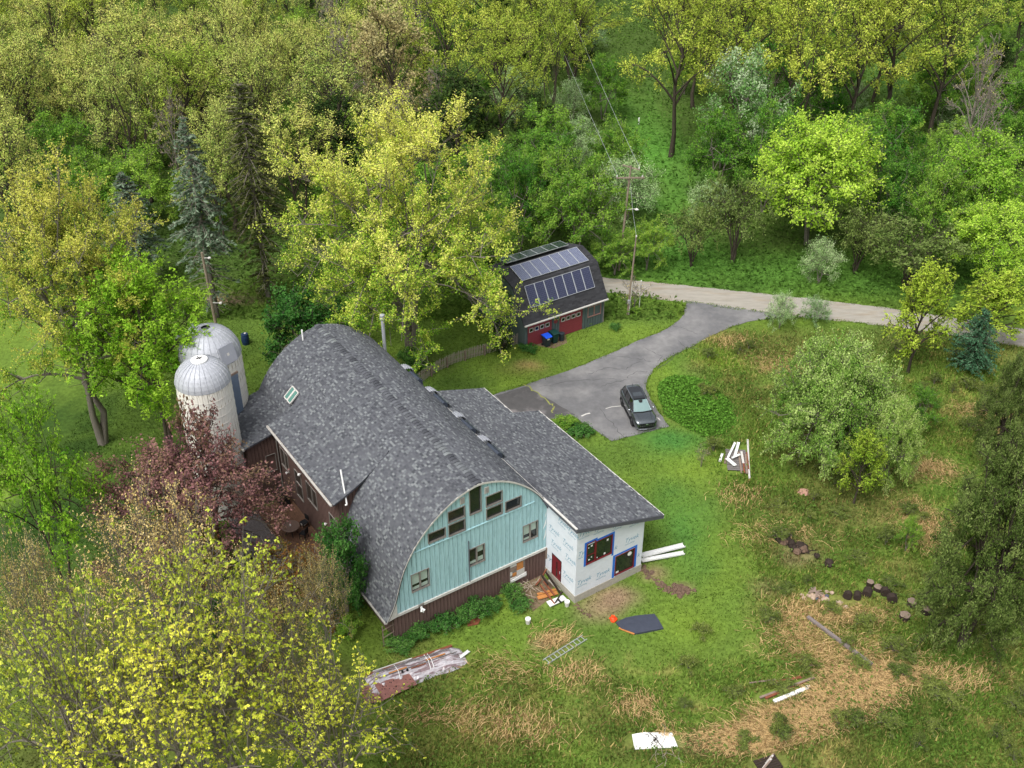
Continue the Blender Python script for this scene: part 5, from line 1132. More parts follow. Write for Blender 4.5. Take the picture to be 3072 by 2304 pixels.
tr2 = empty('metal_lid', gnd(1420, 1868)+(0,), .4, 'rusty orange plate lying in the grass near the shrubs', 'plate'); m_ = MB(); m_.poly([(-.45, -.2), (.2, -.28), (.5, .0), (.35, .22), (-.3, .2)], (0, 0, .03), (1, 0, 0), (0, 1, 0), .05); m_.build('plate', M_WOODR, tr2)
# white beams by the addition
for i, (p, q, z0, z1, lb) in enumerate((((925, 1665+2), (2052, 1637), .45, .1, 'upper of two long white trim lengths beside the addition'), ((1927, 1682), (2052, 1660), .2, .05, 'lower of two long white trim lengths beside the addition'))):
    a = gnd(1925, 1668 if i == 0 else 1683, z0); b = gnd(*q, z1); channel('white_trim', a, b, .34 if i == 0 else .26, .12, z0, z1, M_WHITE, lb, 'trim')
# pallet with gutter lengths (east lawn)
def pallet(x, y, rz, label, z=0, w_=1.2, d_=1.6, m=None, gap=True, nb=9, cat='pallet'):
    e = empty('pallet', (x, y, z+zz(x, y)), rz, label, cat); m = m or M_WOOD; rr = random.Random(int(x*10))
    for s in (-.45, 0, .45):
        m_ = MB(); m_.box(s*w_-.04, -d_/2, 0, s*w_+.04, d_/2, .1); m_.build('bearer', M_DARKWOOD, e)
    for k in range(nb):
        y0 = -d_/2+k*d_/nb; m_ = MB(); m_.box(-w_/2, y0, .1, w_/2, y0+d_/nb*.8, .125); o_ = m_.build('slat', m, e); o_.rotation_euler = (0, rr.uniform(-.01, .01), rr.uniform(-.02, .02))
    return e
M_GREYW = mat('grey_planks', srgb(112, 106, 104), .85, var=.2, scale=5)
pallet(16.62, 63.1, -.1, 'grey wooden pallet loaded with white trim and lumber on the east lawn', w_=1.5, d_=2.6, m=M_GREYW, nb=12)
PL = [((15.98, 63.2), (16.86, 65.1), .14, .16, M_WHITE, 'long white trim length on the left of the pallet'), ((16.5, 63.3), (17.12, 65.1), .18, .18, M_WHITE, 'wider long white trim length next to it on the pallet'),
      ((15.85, 63.05), (16.33, 62.15), .24, .24, M_WHITE, 'short thick white trim length across the near pallet corner'), ((16.25, 63.0), (16.9, 63.4), .14, .3, M_WHITE, 'short white offcut laid crosswise in the middle of the pallet'),
      ((17.0, 62.5), (17.1, 63.9), .16, .2, M_OFFW, 'grey white offcut on the lumber of the pallet'), ((16.68, 61.4), (16.9, 63.9), .14, .15, M_WOOD, 'leftmost weathered plank at the right side of the pallet'),
      ((16.88, 61.4), (17.15, 63.7), .12, .16, M_WOODR, 'reddish plank between two paler ones on the pallet'), ((17.04, 61.3), (17.36, 63.6), .14, .18, M_WOOD, 'rightmost weathered plank on the pallet'),
      ((17.28, 61.9), (17.5, 63.9), .1, .14, M_WOODR, 'thin brown batten at the right pallet edge')]
for (p, q, wd, z, m, lb) in PL:
    (channel('white_trim', p, q, wd, .06, z+.02, z+.04, m, lb, 'trim') if m is M_WHITE else loose('plank', p, q, wd, .06, z, z+.02, m, lb, 'plank'))
loose('post', (17.9, 65.6), (17.16, 60.9), .13, .1, .04, .04, M_OFFW, 'long pale grey post lying right of the pallet', 'post')
channel('white_trim', (15.37, 62.95), (15.7, 63.9), .16, .06, .03, .05, M_WHITE, 'short white offcut on the grass left of the pallet', 'trim')
loose('plank', (15.7, 62.7), (15.95, 63.9), .12, .04, .03, .03, M_WOOD, 'brown plank on the grass between the pallet and the white offcut', 'plank')
# long beam and planks in the meadow
bz = .2
loose('timber_beam', (18.11, 46.98), (20.97, 43.16), .2, .16, bz, bz, mat('grey_beam', srgb(122, 112, 108), .85, var=.25, scale=5, bump=.3), 'long grey timber beam lying in the straw', 'beam')
loose('plank', (14.0, 40.8), (17.42, 42.27), .13, .08, .15, .15, M_WOOD, 'longest brown plank above the white one in the meadow', 'plank')
loose('plank', (14.3, 40.75), (16.9, 42.05), .13, .08, .16, .12, M_WOODR, 'reddish plank between the longest one and the white one', 'plank')
loose('plank', (14.75, 40.55), (17.02, 41.62), .22, .1, .12, .12, M_WHITE, 'white painted plank beside the brown planks in the meadow', 'plank')
loose('plank', (13.63, 41.95), (15.2, 42.2), .08, .04, .08, .08, M_WOOD, 'thin grey lath half hidden in grass left of the planks', 'plank')
loose('plank', (15.1, 42.0), (16.7, 42.35), .16, .06, .08, .1, M_WOODR, 'short brown board behind the meadow planks', 'plank')
loose('pole_stick', gnd(2430, 2078), gnd(2480, 2128), .04, .04, .05, .1, M_WOOD, 'thin stick lying right of the meadow planks', 'stick')
loose('pole_stick', gnd(2325, 2115), gnd(2365, 2162), .04, .04, .05, .1, M_WOOD, 'thin stick lying below the meadow planks', 'stick')
# log rounds, stones, boulders
def log(x, y, r, h, label, lie=0, seed=1, m=None):
    rr = random.Random(seed); e = empty('log_round', (x, y, zz(x, y)), rr.uniform(0, 3), label, 'log', 'log rounds in the meadow')
    m_ = MB(); n = 14; a_ = [rr.uniform(.9, 1.12) for _ in range(n)]; vs = [(r*a_[k]*math.cos(k*2*math.pi/n), r*a_[k]*math.sin(k*2*math.pi/n), z) for z in (0, h) for k in range(n)]
    m_.add(vs, [(k, (k+1) % n, n+(k+1) % n, n+k) for k in range(n)]); m_.add([vs[k] for k in range(n)][::-1], [tuple(range(n))]); b_ = m_.build('bark', m or M_DARKWOOD, e)
    m_ = MB(); m_.add([(x*.9, y*.9, h+.012) for x, y, z in vs[n:]]+vs[n:], [tuple(range(n))]+[(n+k, n+(k+1) % n, (k+1) % n, k) for k in range(n)]); c_ = m_.build('cut_face', mat('cut_end', srgb(128, 112, 98), .85, var=.2, scale=14), e)
    if lie:
        for o in (b_, c_): o.rotation_euler = (R(90), 0, lie); o.location = (0, 0, r*.9)
LG = [(22.8, 50.0, .25, .35, 0, 'farthest pale log round of the short row in the meadow'), (23.22, 49.6, .3, .3, 0, 'dark log round second from the far end of the row'), (23.5, 48.98, .33, .35, 1.1, 'split pale log third in the row, on its side'), (23.75, 48.4, .34, .4, .6, 'near end log of the row, pale and on its side'),
      (24.97, 48.3, .36, .35, 0, 'dark upright log round standing apart, farthest of three'), (25.7, 47.7, .38, .4, 0, 'upright log round with a grey top, rightmost of three'), (24.15, 47.15, .36, .35, 0, 'dark upright log round, nearest of three'),
      (20.98, 48.7, .3, .35, .9, 'blackened log beside the stone heap'), (21.6, 48.63, .25, .5, 1.4, 'pinkish short log right of the blackened one'), (22.25, 48.9, .3, .55, 1.2, 'dark log lying between the short log and the row')]
for i, (x, y, r, h, lie, lb) in enumerate(LG): log(x, y, r*.9, h, lb, lie, i+3)
def stone(x, y, s, m, seed, name='stone', parent=None, z=0, fl=.65):
    rr = random.Random(seed); mb = MB(); mb.sm = False; vs = []; 
    for i, (zz_, rr_) in enumerate(((0, .8), (.35, 1.0), (.75, .8), (1.0, .35))):
        for k in range(7):
            t = k*2*math.pi/7+i*.3; q = s*rr_*rr.uniform(.8, 1.15); vs.append((q*math.cos(t), q*math.sin(t), zz_*s*fl*1.3-.03))
    mb.add(vs, [(i*7+k, i*7+(k+1) % 7, (i+1)*7+(k+1) % 7, (i+1)*7+k) for i in range(3) for k in range(7)]+[tuple(range(21, 28)), tuple(range(6, -1, -1))])
    o = mb.build(name, m, parent); o.location = (x, y, z); return o
M_ST1 = mat('pale_stone', srgb(176, 154, 134), .9, var=.2, scale=5, bump=.4); M_ST2 = mat('dark_stone', srgb(86, 88, 98), .85, var=.2, scale=5, bump=.4); M_ST3 = mat('pink_stone', srgb(168, 130, 112), .9, var=.15, scale=5, bump=.3)
hp_ = empty('stone_heap', (19.3, 48.9, zz(19.3, 48.9)), 0, 'small heap of tan and grey stones with bits of lath', 'stone heap'); rr = random.Random(12)
for i in range(26): stone(rr.gauss(0, .42), rr.gauss(0, .3), rr.uniform(.1, .2), rr.choice((M_ST1, M_ST1, M_ST3, M_ST2)), i, 'stone', hp_, rr.uniform(0, .15))
for i in range(5): m_ = MB(); a = rr.uniform(0, 3); m_.bar((-.5*math.cos(a)-.2, .2-.5*math.sin(a), .3), (.4*math.cos(a)-.2, .2+.4*math.sin(a), .33), .07, .03); m_.build('lath', M_WOOD, hp_)
for (x, y, s, lb) in ((18.3, 48.75, .2, 'single tan stone left of the stone heap'), (20.45, 48.35, .24, 'tan stone below the blackened log'), (20.75, 48.0, .2, 'small pinkish stone nearest below the blackened log')): tag(stone(x, y, s, M_ST1, int(x*9), 'stone', None, zz(x, y)), lb, 'stone')
x, y = gnd(2411, 1481); tag(stone(x, y, .42, M_ST3, 3, 'boulder', None, zz(x, y)), 'rounded pink boulder in the meadow below the big apple tree', 'boulder')
x, y = gnd(2699, 1052); tag(stone(x, y, .34, M_ST1, 4, 'boulder', None, zz(x, y)), 'pale boulder in the meadow near the lime sapling', 'boulder')
x, y = gnd(2470, 1933); tag(stone(x, y, .12, M_WHITE, 5, 'stone', None, zz(x, y)), 'small white stone just below the long beam', 'stone')
# burnt root mass
rx, ry = 18.9, 53.3; rt = empty('root_mass', (rx, ry, zz(rx, ry)), 0, 'dark heap of uprooted roots and earth in the meadow', 'root heap'); rr = random.Random(31)
for i in range(34):
    x = rr.gauss(0, .65); y = -x*.75+rr.gauss(0, .28); stone(x, y, rr.uniform(.16, .36), M_CLODD if False else M_CLOD if rr.random() < .3 else M_DARKWOOD, 100+i, 'clod', rt, rr.uniform(-.02, .22), .9)
for i in range(14):
    x = rr.gauss(0, .6); y = -x*.75; a = rr.uniform(0, 6.3); m_ = MB(); m_.tube([(x, y, .1), (x+.3*math.cos(a), y+.3*math.sin(a), .4), (x+.6*math.cos(a+.4), y+.5*math.sin(a+.4), .25)], [.05, .035, .015], 5); m_.build('root', M_DARKWOOD, rt)
# white board with dark scribbles, near the bottom edge
wb = empty('white_board', (7.75, 37.95, .0), 0, 'white sheet with dark scribbles lying at the near edge', 'board'); m_ = MB(); m_.poly([(x-7.75, y-37.95) for x, y in ((6.55, 38.35), (7.2, 38.5), (8.76, 38.46), (8.95, 37.53), (6.61, 37.38))][::-1], (0, 0, .1), (1, 0, 0), (0, 1, 0), -.05); m_.build('sheet', M_WHITE, wb)
rr = random.Random(7)
for i in range(9):
    a = rr.uniform(.5, 2.6); x, y = -.05+rr.gauss(0, .12), -.1+rr.gauss(0, .16); m_ = MB(); m_.tube([(x, y, .17), (x+.18*math.cos(a), y+.16*math.sin(a), .19), (x+.3*math.cos(a+.5), y+.2*math.sin(a+.5), .18)], .018, 4); m_.build('dark_scribble', M_DARKWOOD, wb)  # dark bent strands raised over the sheet as its scribbles
m_ = MB(); m_.tube([(-.3, .5, .17), (.0, .1, .22), (.35, -.5, .17)], .02, 4); m_.build('dark_scribble', M_DARKWOOD, wb)
# broken pallet at the edge
pl = pallet(13.6, 36.45, .35, 'broken pallet with pale and brown slats at the near edge', w_=1.3, d_=.9, m=M_DARKWOOD, nb=6)
for k in range(5): m_ = MB(); m_.bar((-.6+k*.15, -.3+k*.1, .16), (.2+k*.1, .1+k*.08, .17), .1, .025); m_.build('loose_slat', M_OFFW if k % 2 else M_WOOD, pl)
# plastic covered lumber pile
TP = empty('covered_lumber_pile', (-5.6, 42.9, 0), R(24), 'long lumber pile under clear plastic sheeting beside the shrubs', 'lumber pile')
rr = random.Random(5); nxx, nyy = 44, 12; gv = []
for i in range(nxx+1):
    for j in range(nyy+1):
        u = i/nxx; v = j/nyy; x = -2.9+5.9*u; hw = .78+.12*math.sin(u*3)+.06*math.sin(u*17)-.35*max(0, u-.9)*3; y = (-1+2*v)*hw
        hgt = .42*math.sin(min(1, max(0, v))*math.pi)**.45*(min(1, u*8+.1))*(min(1, (1-u)*7+.05)); z = .03+hgt+.035*math.sin(u*40+v*9)*(.3+v)+rr.uniform(-.02, .03); gv.append((x, y, z))
PLA = mat('plastic_sheet', srgb(186, 180, 184), .22, var=.12, scale=2.2, stretch=(.7, 5, 1), col2=srgb(128, 108, 110), var2=(1.6, .48, .6), spec=.6)
m_ = MB(); m_.add(gv, [(i*(nyy+1)+j, (i+1)*(nyy+1)+j, (i+1)*(nyy+1)+j+1, i*(nyy+1)+j+1) for i in range(nxx) for j in range(nyy)]); m_.build('plastic_cover', PLA, TP)
for (x0, x1, y, m, wd) in ((-1.6, -.5, .05, M_WOODO, .09), (.7, 1.9, .12, M_WOODO, .08), (-2.3, 2.3, .42, M_GREYW, .05), (-2.0, 2.6, -.02, M_GREYW, .04), (-.3, .6, -.12, M_WOODR, .06), (-2.4, 0, .58, M_OFFW, .06)):
    m_ = MB(); m_.bar((x0, y, .5), (x1, y+.02, .5), wd, .04); m_.build('plank', m, TP)
for x in (-1.1, .75, .95):
    m_ = MB(); m_.tube([(x, -.55, .42), (x+.05, 0, .53), (x, .6, .44)], .022, 5); m_.build('tie', M_WHITE, TP)
m_ = MB(); m_.poly([(-2.6, -.2), (-.5, -.28), (-.32, -1.1), (-2.4, -1.35)], (0, 0, .36), (1, 0, 0), (0, 1, 0), .02); rs = m_.build('rusty_panel', M_RUST, TP); rs.rotation_euler = (R(12), 0, 0); rs.location = (0, 0, .1)
for i in range(16): m_ = MB(); x, y = rr.uniform(-2.3, -.5), rr.uniform(-1.15, -.35); m_.lathe([(.035, .385), (.03, .39), (0, .392)], 7, (x, y, 0)); o_ = m_.build('bolt_hole', M_BLACK, rs)
for i in range(2): m_ = MB(); m_.lathe([(.07, .5), (.06, .6), (0, .61)], 9, (-.85+i*.3, -.17, 0)); m_.build('pot', M_BLACK, TP)
m_ = MB(); m_.bar((-2.9, .78, .12), (2.6, .88, .12), .16, .1); m_.build('edge_beam', M_WOODR, TP)
p3 = pallet(-7.95, 41.25, R(14), 'rust brown slatted pallet leaning at the end of the covered pile', w_=1.15, d_=1.5, m=M_RUST, nb=8)
WG = channel('white_trim', (-3.5, 43.3), (-2.55, 44.34), .17, .07, .2, .12, M_WHITE, 'white gutter length leaning on the end of the covered pile', 'trim')
# trellis at the corner
TR = empty('trellis', (-7.35, 45.0, 0), AX, 'small wooden trellis panel with a vine at the barn corner', 'trellis')
for s in (-.35, .35): m_ = MB(); m_.box(s-.03, -.02, 0, s+.03, .02, 1.7); m_.build('post', M_WOOD, TR)
for z in (.2, .8, 1.4): m_ = MB(); m_.bar((-.4, -.03, z-.05), (.4, -.03, z+.1), .03, .05); m_.build('crossbar', M_WOOD, TR)
# deck, table, chairs west of the house
M_DKW = mat('deck_brown', srgb(98, 72, 56), .8, var=.2, scale=4)
def deck_():
    e = empty('wooden_deck', loc2w(-2.4, 11.8)+(0,), AX, 'weathered wooden deck along the west wall of the house', 'deck'); rr = random.Random(3)
    m_ = MB(); m_.box(-2.2, -3.6, .6, 2.32, 3.4, .82); m_.build('frame', M_DARKWOOD, e)
    for k in range(29):
        m_ = MB(); m_.box(-2.25+k*.157, -3.65, .822, -2.25+k*.157+.145, 3.45, .85+rr.uniform(0, .006)); m_.build('deck_board', M_DKW if k > 12 else M_GREYW, e)
    for (x, y) in ((-2.1, -3.5), (-2.1, 0), (-2.1, 3.3), (2.2, -3.5)): m_ = MB(); m_.box(x-.06, y-.06, 0, x+.06, y+.06, .6); m_.build('post', M_DARKWOOD, e)
deck_()
tx, ty = loc2w(-1.6, 11.6); TB = empty('round_table', (tx, ty, .86), 0, 'round brown patio table on the deck', 'table')
m_ = MB(); m_.lathe([(0, .66), (.58, .66), (.6, .68), (.6, .7), (.56, .72), (0, .72)], 28); m_.build('table_top', mat('table_brown', srgb(108, 90, 80), .5, var=.1), TB)
for k in range(4): a = k*1.57+.4; m_ = MB(); m_.tube([(.1*math.cos(a), .1*math.sin(a), .66), (.42*math.cos(a), .42*math.sin(a), 0)], .025, 6); m_.build('leg', M_BLACK, TB)
m_ = MB(); m_.lathe([(.05, 0), (.06, .07), (.03, .1), (.02, .16), (0, .17)], 10); o = m_.build('garden_candle', M_WHITE); o.location = (tx, ty, 1.585); tag(o, 'small white candle holder in the middle of the patio table', 'candle')
for i, (dx, dy, lb) in enumerate(((.75, .75, 'dark patio chair behind the round table'), (.9, -.35, 'dark patio chair right of the round table'))):
    ch = empty('patio_chair', (tx+dx, ty+dy, .86), math.atan2(dy, dx)+math.pi/2, lb, 'chair', 'patio chairs')
    m_ = MB(); m_.box(-.22, -.22, .4, .22, .22, .44); m_.build('seat', M_BLACK, ch); m_ = MB(); m_.bar((-.2, -.24, .7), (.2, -.24, .7), .04, .4, (0, 0, 1)); m_.build('backrest', M_BLACK, ch)
    for sx in (-.2, .2):
        for sy in (-.2, .2): m_ = MB(); m_.box(sx-.02, sy-.02, 0, sx+.02, sy+.02, .4); m_.build('leg', M_BLACK, ch)
x, y = loc2w(-.55, 12.0); bw = empty('planter_bowl', (x, y, .86), 0, 'pale round bowl on the deck by the wall', 'bowl'); m_ = MB(); m_.lathe([(.1, 0), (.22, .16), (.24, .18), (.2, .17), (.0, .1)], 16); m_.build('bowl', M_OFFW, bw)
x, y = loc2w(-.75, 15.0); gr_ = empty('grill', (x, y, .86), AX, 'black covered grill on the deck', 'grill'); m_ = MB(); m_.add([(-.35, -.5, 0), (.35, -.5, 0), (.35, .5, 0), (-.35, .5, 0), (-.32, -.48, .8), (.32, -.48, .8), (.32, .48, .8), (-.32, .48, .8), (-.12, -.42, 1.1), (.15, -.42, 1.1), (.15, .42, 1.1), (-.12, .42, 1.1)], [(0, 1, 5, 4), (1, 2, 6, 5), (2, 3, 7, 6), (3, 0, 4, 7), (4, 5, 9, 8), (5, 6, 10, 9), (6, 7, 11, 10), (7, 4, 8, 11), (8, 9, 10, 11)]); m_.build('cover', M_BLACK, gr_)
x, y = gnd(772, 1652); bb = empty('white_basin', (x, y, 0), 0, 'crumpled white basin among the shrubs west of the house', 'basin'); m_ = MB(); m_.lathe([(.15, 0), (.4, .22), (.44, .24), (.36, .2), (0, .08)], 14); m_.build('basin', M_WHITE, bb)
# ================================================================== trees
def tubes_np(branches, ns=5):
    "branches: list of (points (k,3), radii (k,)) -> V, F quads"
    VV = []; FF = []; off = 0
    ang = np.arange(ns)*2*np.pi/ns; ca, sa = np.cos(ang), np.sin(ang)
    for P, r in branches:
        n_ = ns if r[0] > .03 else 3
        c_, s_ = (ca, sa) if n_ == ns else (np.cos(np.arange(3)*2.094), np.sin(np.arange(3)*2.094))
        D = np.gradient(P, axis=0); D /= np.linalg.norm(D, axis=1)[:, None]+1e-9
        up = np.array([0, 0, 1.]) if abs(D[0, 2]) < .9 else np.array([1., 0, 0])
        A = np.cross(D, up); A /= np.linalg.norm(A, axis=1)[:, None]+1e-9; B = np.cross(D, A)
        V = P[:, None]+(A[:, None]*c_[None, :, None]+B[:, None]*s_[None, :, None])*r[:, None, None]
        k = len(P); VV.append(V.reshape(-1, 3))
        i = np.arange(k-1)[:, None]*n_; j = np.arange(n_)[None]; j2 = (j+1) % n_
        FF.append(np.stack([i+j, i+n_+j, i+n_+j2, i+j2], -1).reshape(-1, 4)+off); off += k*n_
    return np.concatenate(VV), np.concatenate(FF)
def bez(a, b, c, n):
    t = np.linspace(0, 1, n)[:, None]; return a*(1-t)**2+2*b*t*(1-t)+c*t*t
def unit(v): return v/(np.linalg.norm(v, axis=-1, keepdims=True)+1e-9)
def leaf_mesh(name, C, Nn, s, colr, ratio=.62, star=0, rg=None):
    n = len(C)
    if star:
        V = []; K = []
        for k in range(star):
            a = rg.uniform(0, 2*np.pi, n); tt = np.stack([np.cos(a), np.sin(a), rg.uniform(-.75, .15, n)], -1); tt = unit(tt)
            sd = unit(np.cross(tt, Nn)); l = (s*rg.uniform(.8, 1.4, n))[:, None]; w_ = l*.3
            p0 = C; p1 = C+tt*l*.55+sd*w_; p2 = C+tt*l; p3 = C+tt*l*.55-sd*w_
            V.append(np.stack([p0, p1, p2, p3], 1).reshape(-1, 3)); K.append(np.repeat(colr*rg.uniform(.82, 1.18, (n, 1)), 4, 0))
        V = np.concatenate(V); K = np.concatenate(K); return npmesh(name, V, np.arange(len(V)).reshape(-1, 4), LEAF, K)
    V, F, K = leafquads(name, C, Nn, s, colr, ratio=ratio)
    return npmesh(name, V, F, LEAF, K)
def gen_tree(name, seed, H, Rr, base=.3, n1=14, n2=6, n3=5, nl=16, ls=.2, cols=None, stems=1, tr=.22, spread=.42, dome=.5, star=0, up=.3, bark=None, low=-.35, inner=.25, topcol=None, flat=1.0, ratio=.62, tw=.012, gap=.0, ep=.9):
    rg = np.random.default_rng(seed); br = []; C = []; CN = []; CC = []
    cz = H*(base+(1-base)*dome*.75); top = H-cz; bot = cz-H*base; ctr = np.array([0, 0, cz])
    trunks = []
    for s in range(stems):
        az = s*2*np.pi/stems+rg.uniform(-.5, .5); k = 7; t = np.linspace(0, 1, k)
        sp = (0 if stems == 1 else Rr*rg.uniform(.22, .4)); hh = H*(.84 if stems == 1 else rg.uniform(.62, .85))
        P = np.stack([np.cos(az)*sp*t**1.1, np.sin(az)*sp*t**1.1, hh*t], -1); P[1:-1, :2] += rg.normal(0, .018*H, (k-2, 2)); P[0, 2] = -.2
        r = tr/np.sqrt(stems)*(1-t*.8)+.01; r[0] *= 1.35; br.append((P, r)); trunks.append((P, r))
    pal = np.array(cols)
    def leaves(a, b, n, csh):
        t = rg.uniform(.15, 1.12, (n, 1)); P = a+(b-a)*t+rg.normal(0, ls*.75, (n, 3)); C.append(P)
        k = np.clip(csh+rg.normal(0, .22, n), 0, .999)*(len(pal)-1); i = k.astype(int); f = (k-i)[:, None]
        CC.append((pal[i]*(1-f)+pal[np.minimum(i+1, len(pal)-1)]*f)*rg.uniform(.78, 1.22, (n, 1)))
    for i in range(n1):
        f = (i+.5)/n1; el = low+(1.45-low)*f**ep+rg.uniform(-.1, .1); az = i*2.39996+rg.uniform(-.35, .35)
        P, r = trunks[i % stems]; u = base*.9+(1-base)*.85*f if stems == 1 else rg.uniform(.35, .9); u = min(u, .97)
        j = u*(len(P)-1); j0 = int(j); st_ = P[j0]+(P[min(j0+1, len(P)-1)]-P[j0])*(j-j0); r0 = r[j0]*.55
        rad_ = rg.uniform(.74, 1.04); v = (top if el > 0 else bot)
        tgt = ctr+np.array([Rr*math.cos(el)*math.cos(az)*flat, Rr*math.cos(el)*math.sin(az)*flat, v*math.sin(el)])*rad_
        d = tgt-st_; L_ = np.linalg.norm(d); mid = st_+d*.5+np.array([0, 0, L_*(.16*(1-f))])*up/.3
        B1 = bez(st_, mid, st_+d*.9, 6); br.append((B1, r0*(1-np.linspace(0, .82, 6))+.008))
        for a in range(n2):
            t = rg.uniform(.35, 1); jj = t*5; q0 = int(min(jj, 4)); p = B1[q0]+(B1[q0+1]-B1[q0])*(jj-q0)
            dr = unit(rg.normal(0, .75, 3)+unit(p-ctr)*.8+np.array([0, 0, up])); l2 = Rr*spread*rg.uniform(.55, 1.15)
            e = p+dr*l2; rel = (e-ctr)/np.array([Rr, Rr, top if e[2] > cz else bot+.5]); m = np.linalg.norm(rel)
            if m > 1.08: e = ctr+(e-ctr)*(1.08/m)
            B2 = np.stack([p, (p+e)/2+rg.normal(0, l2*.08, 3), e]); rr2 = r0*.3+.008; br.append((B2, np.array([rr2, rr2*.6, tw])))
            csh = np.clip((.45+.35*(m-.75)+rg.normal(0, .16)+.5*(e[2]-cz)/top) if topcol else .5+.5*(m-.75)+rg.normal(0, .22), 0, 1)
            if rg.random() < gap: continue
            for c_ in range(n3):
                t = rg.uniform(.3, 1); p3 = B2[0]+(B2[2]-B2[0])*t; d3 = unit(rg.normal(0, .8, 3)+dr*.9+np.array([0, 0, up*.8])); l3 = l2*rg.uniform(.3, .62)
                e3 = p3+d3*l3; br.append((np.stack([p3, e3]), np.array([tw*1.3, tw*.6]))); leaves(p3, e3, nl, csh)
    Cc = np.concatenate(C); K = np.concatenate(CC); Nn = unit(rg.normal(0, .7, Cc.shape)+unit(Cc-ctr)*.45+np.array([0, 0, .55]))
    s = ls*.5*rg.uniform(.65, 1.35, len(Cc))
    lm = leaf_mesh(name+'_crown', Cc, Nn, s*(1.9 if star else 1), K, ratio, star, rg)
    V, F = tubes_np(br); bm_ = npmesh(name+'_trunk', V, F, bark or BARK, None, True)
    return bm_, lm, H, Rr
def gen_conifer(name, seed, H, Rr, base=.25, step=.42, nb=7, cols=None, dens=13, droop=.35, pw=.9, ls=.24, tr=.2, bare=.15, bark=None):
    rg = np.random.default_rng(seed); br = [(np.array([[0, 0, -.2], [.1, 0, H*.5], [0, 0, H]]), np.array([tr*1.2, tr*.6, .02]))]; C = []; K = []; Ns = []
    z = H*.06; pal = np.array(cols)
    while z < H*.985:
        t = z/H; L0 = Rr*min(1, (1-t)**pw*1.15+.03)*(1 if t > base else .8*(.4+t/base*.6)); n = nb if t > base else max(2, nb//2)
        for k in range(n):
            a = rg.uniform(0, 6.28); L_ = L0*rg.uniform(.65, 1.12); dz = -droop*L_*(1 if t < .8 else .2)+(.3*L_ if t > .85 else 0)
            p = np.array([0, 0, z]); e = np.array([math.cos(a)*L_, math.sin(a)*L_, z+dz]); B = np.stack([p, p+(e-p)*.5+np.array([0, 0, L_*.08]), e]); br.append((B, np.array([.035, .022, .01])))
            if t < base and rg.random() > bare*3: continue
            m = int(dens*L_/Rr*2.2)+3; u = rg.uniform(.12, 1.05, (m, 1)); side = np.array([-math.sin(a), math.cos(a), 0])
            P = p+(e-p)*u+side*rg.normal(0, .16, (m, 1))*L_*(1.15-u)+np.array([0, 0, 1])*(L_*.08*4*u*(1-u)-np.abs(rg.normal(0, .12, (m, 1))))
            C.append(P); sh = np.clip(rg.normal(.5, .3, m), 0, .999)*(len(pal)-1); i = sh.astype(int); f = (sh-i)[:, None]; K.append((pal[i]*(1-f)+pal[np.minimum(i+1, len(pal)-1)]*f)*rg.uniform(.75, 1.25, (m, 1)))
            Ns.append(unit(rg.normal(0, .45, (m, 3))+np.array([0, 0, .9])))
        z += step*rg.uniform(.8, 1.2)
    C = np.concatenate(C); K = np.concatenate(K); Ns = np.concatenate(Ns)
    lm = leaf_mesh(name+'_crown', C, Ns, ls*rg.uniform(.6, 1.3, len(C)), K, .38)
    V, F = tubes_np(br); return npmesh(name+'_trunk', V, F, bark or BARKD, None, True), lm, H, Rr
S3 = lambda *a: [L3(*c) for c in a]
PAL = dict(
    yellow=S3((96, 146, 44), (140, 178, 58), (192, 206, 86), (222, 222, 118)), tan=S3((148, 180, 78), (190, 208, 102), (220, 222, 128), (204, 202, 112)), pink=S3((164, 150, 100), (194, 178, 126), (200, 190, 136)),
    lime=S3((118, 162, 52), (156, 194, 64), (184, 212, 88)), limet=S3((134, 162, 60), (174, 192, 76), (198, 208, 94)), green=S3((66, 112, 42), (96, 144, 52), (130, 170, 66)), green2=S3((94, 138, 50), (130, 168, 62), (162, 190, 80)),
    dark=S3((38, 56, 32), (58, 80, 40), (82, 102, 50)), silver=S3((116, 158, 90), (154, 188, 122), (190, 212, 158)), olive=S3((92, 112, 56), (122, 140, 72), (142, 158, 90)), olive2=S3((76, 92, 44), (108, 124, 58), (132, 144, 78)),
    bright=S3((104, 152, 42), (144, 186, 52), (174, 208, 76)), purple=S3((100, 70, 76), (142, 102, 104), (172, 128, 122), (132, 112, 84)), tanbud=S3((172, 152, 90), (208, 188, 118), (226, 210, 146)),
    near=S3((176, 188, 62), (208, 214, 80), (226, 226, 98)), blossom=S3((86, 136, 60), (122, 164, 86), (196, 212, 172)), applew=S3((96, 140, 54), (140, 174, 80), (186, 206, 126)),
    spruceb=S3((74, 92, 72), (104, 124, 100), (138, 156, 132)), spruced=S3((64, 74, 42), (92, 100, 56), (116, 120, 70)), pine=S3((58, 96, 66), (84, 126, 92), (112, 152, 116)), juniper=S3((74, 96, 44), (106, 126, 64), (138, 154, 88)), rust=S3((106, 70, 44), (140, 100, 58), (120, 118, 54)), lilac=S3((54, 96, 44), (78, 124, 56), (108, 152, 74)))
PROTO = {}
def P_(k, f, *a, **kw):
    kw['cols'] = PAL[kw['cols']] if isinstance(kw['cols'], str) else kw['cols']
    PROTO.setdefault(k, []).append(f(k, *a, **kw))
for s in (1, 2, 3): P_('tan', gen_tree, s, 16, 5.2, base=.32, n1=16, n2=7, n3=6, nl=12, ls=.175, cols='tan', stems=1+(s == 2), tr=.24, bark=BARKD, tw=.02, up=.45)
P_('pink', gen_tree, 14, 16, 4.6, base=.35, n1=14, n2=7, n3=6, nl=11, ls=.24, cols='pink', tr=.22, bark=BARKD, tw=.018, up=.45)
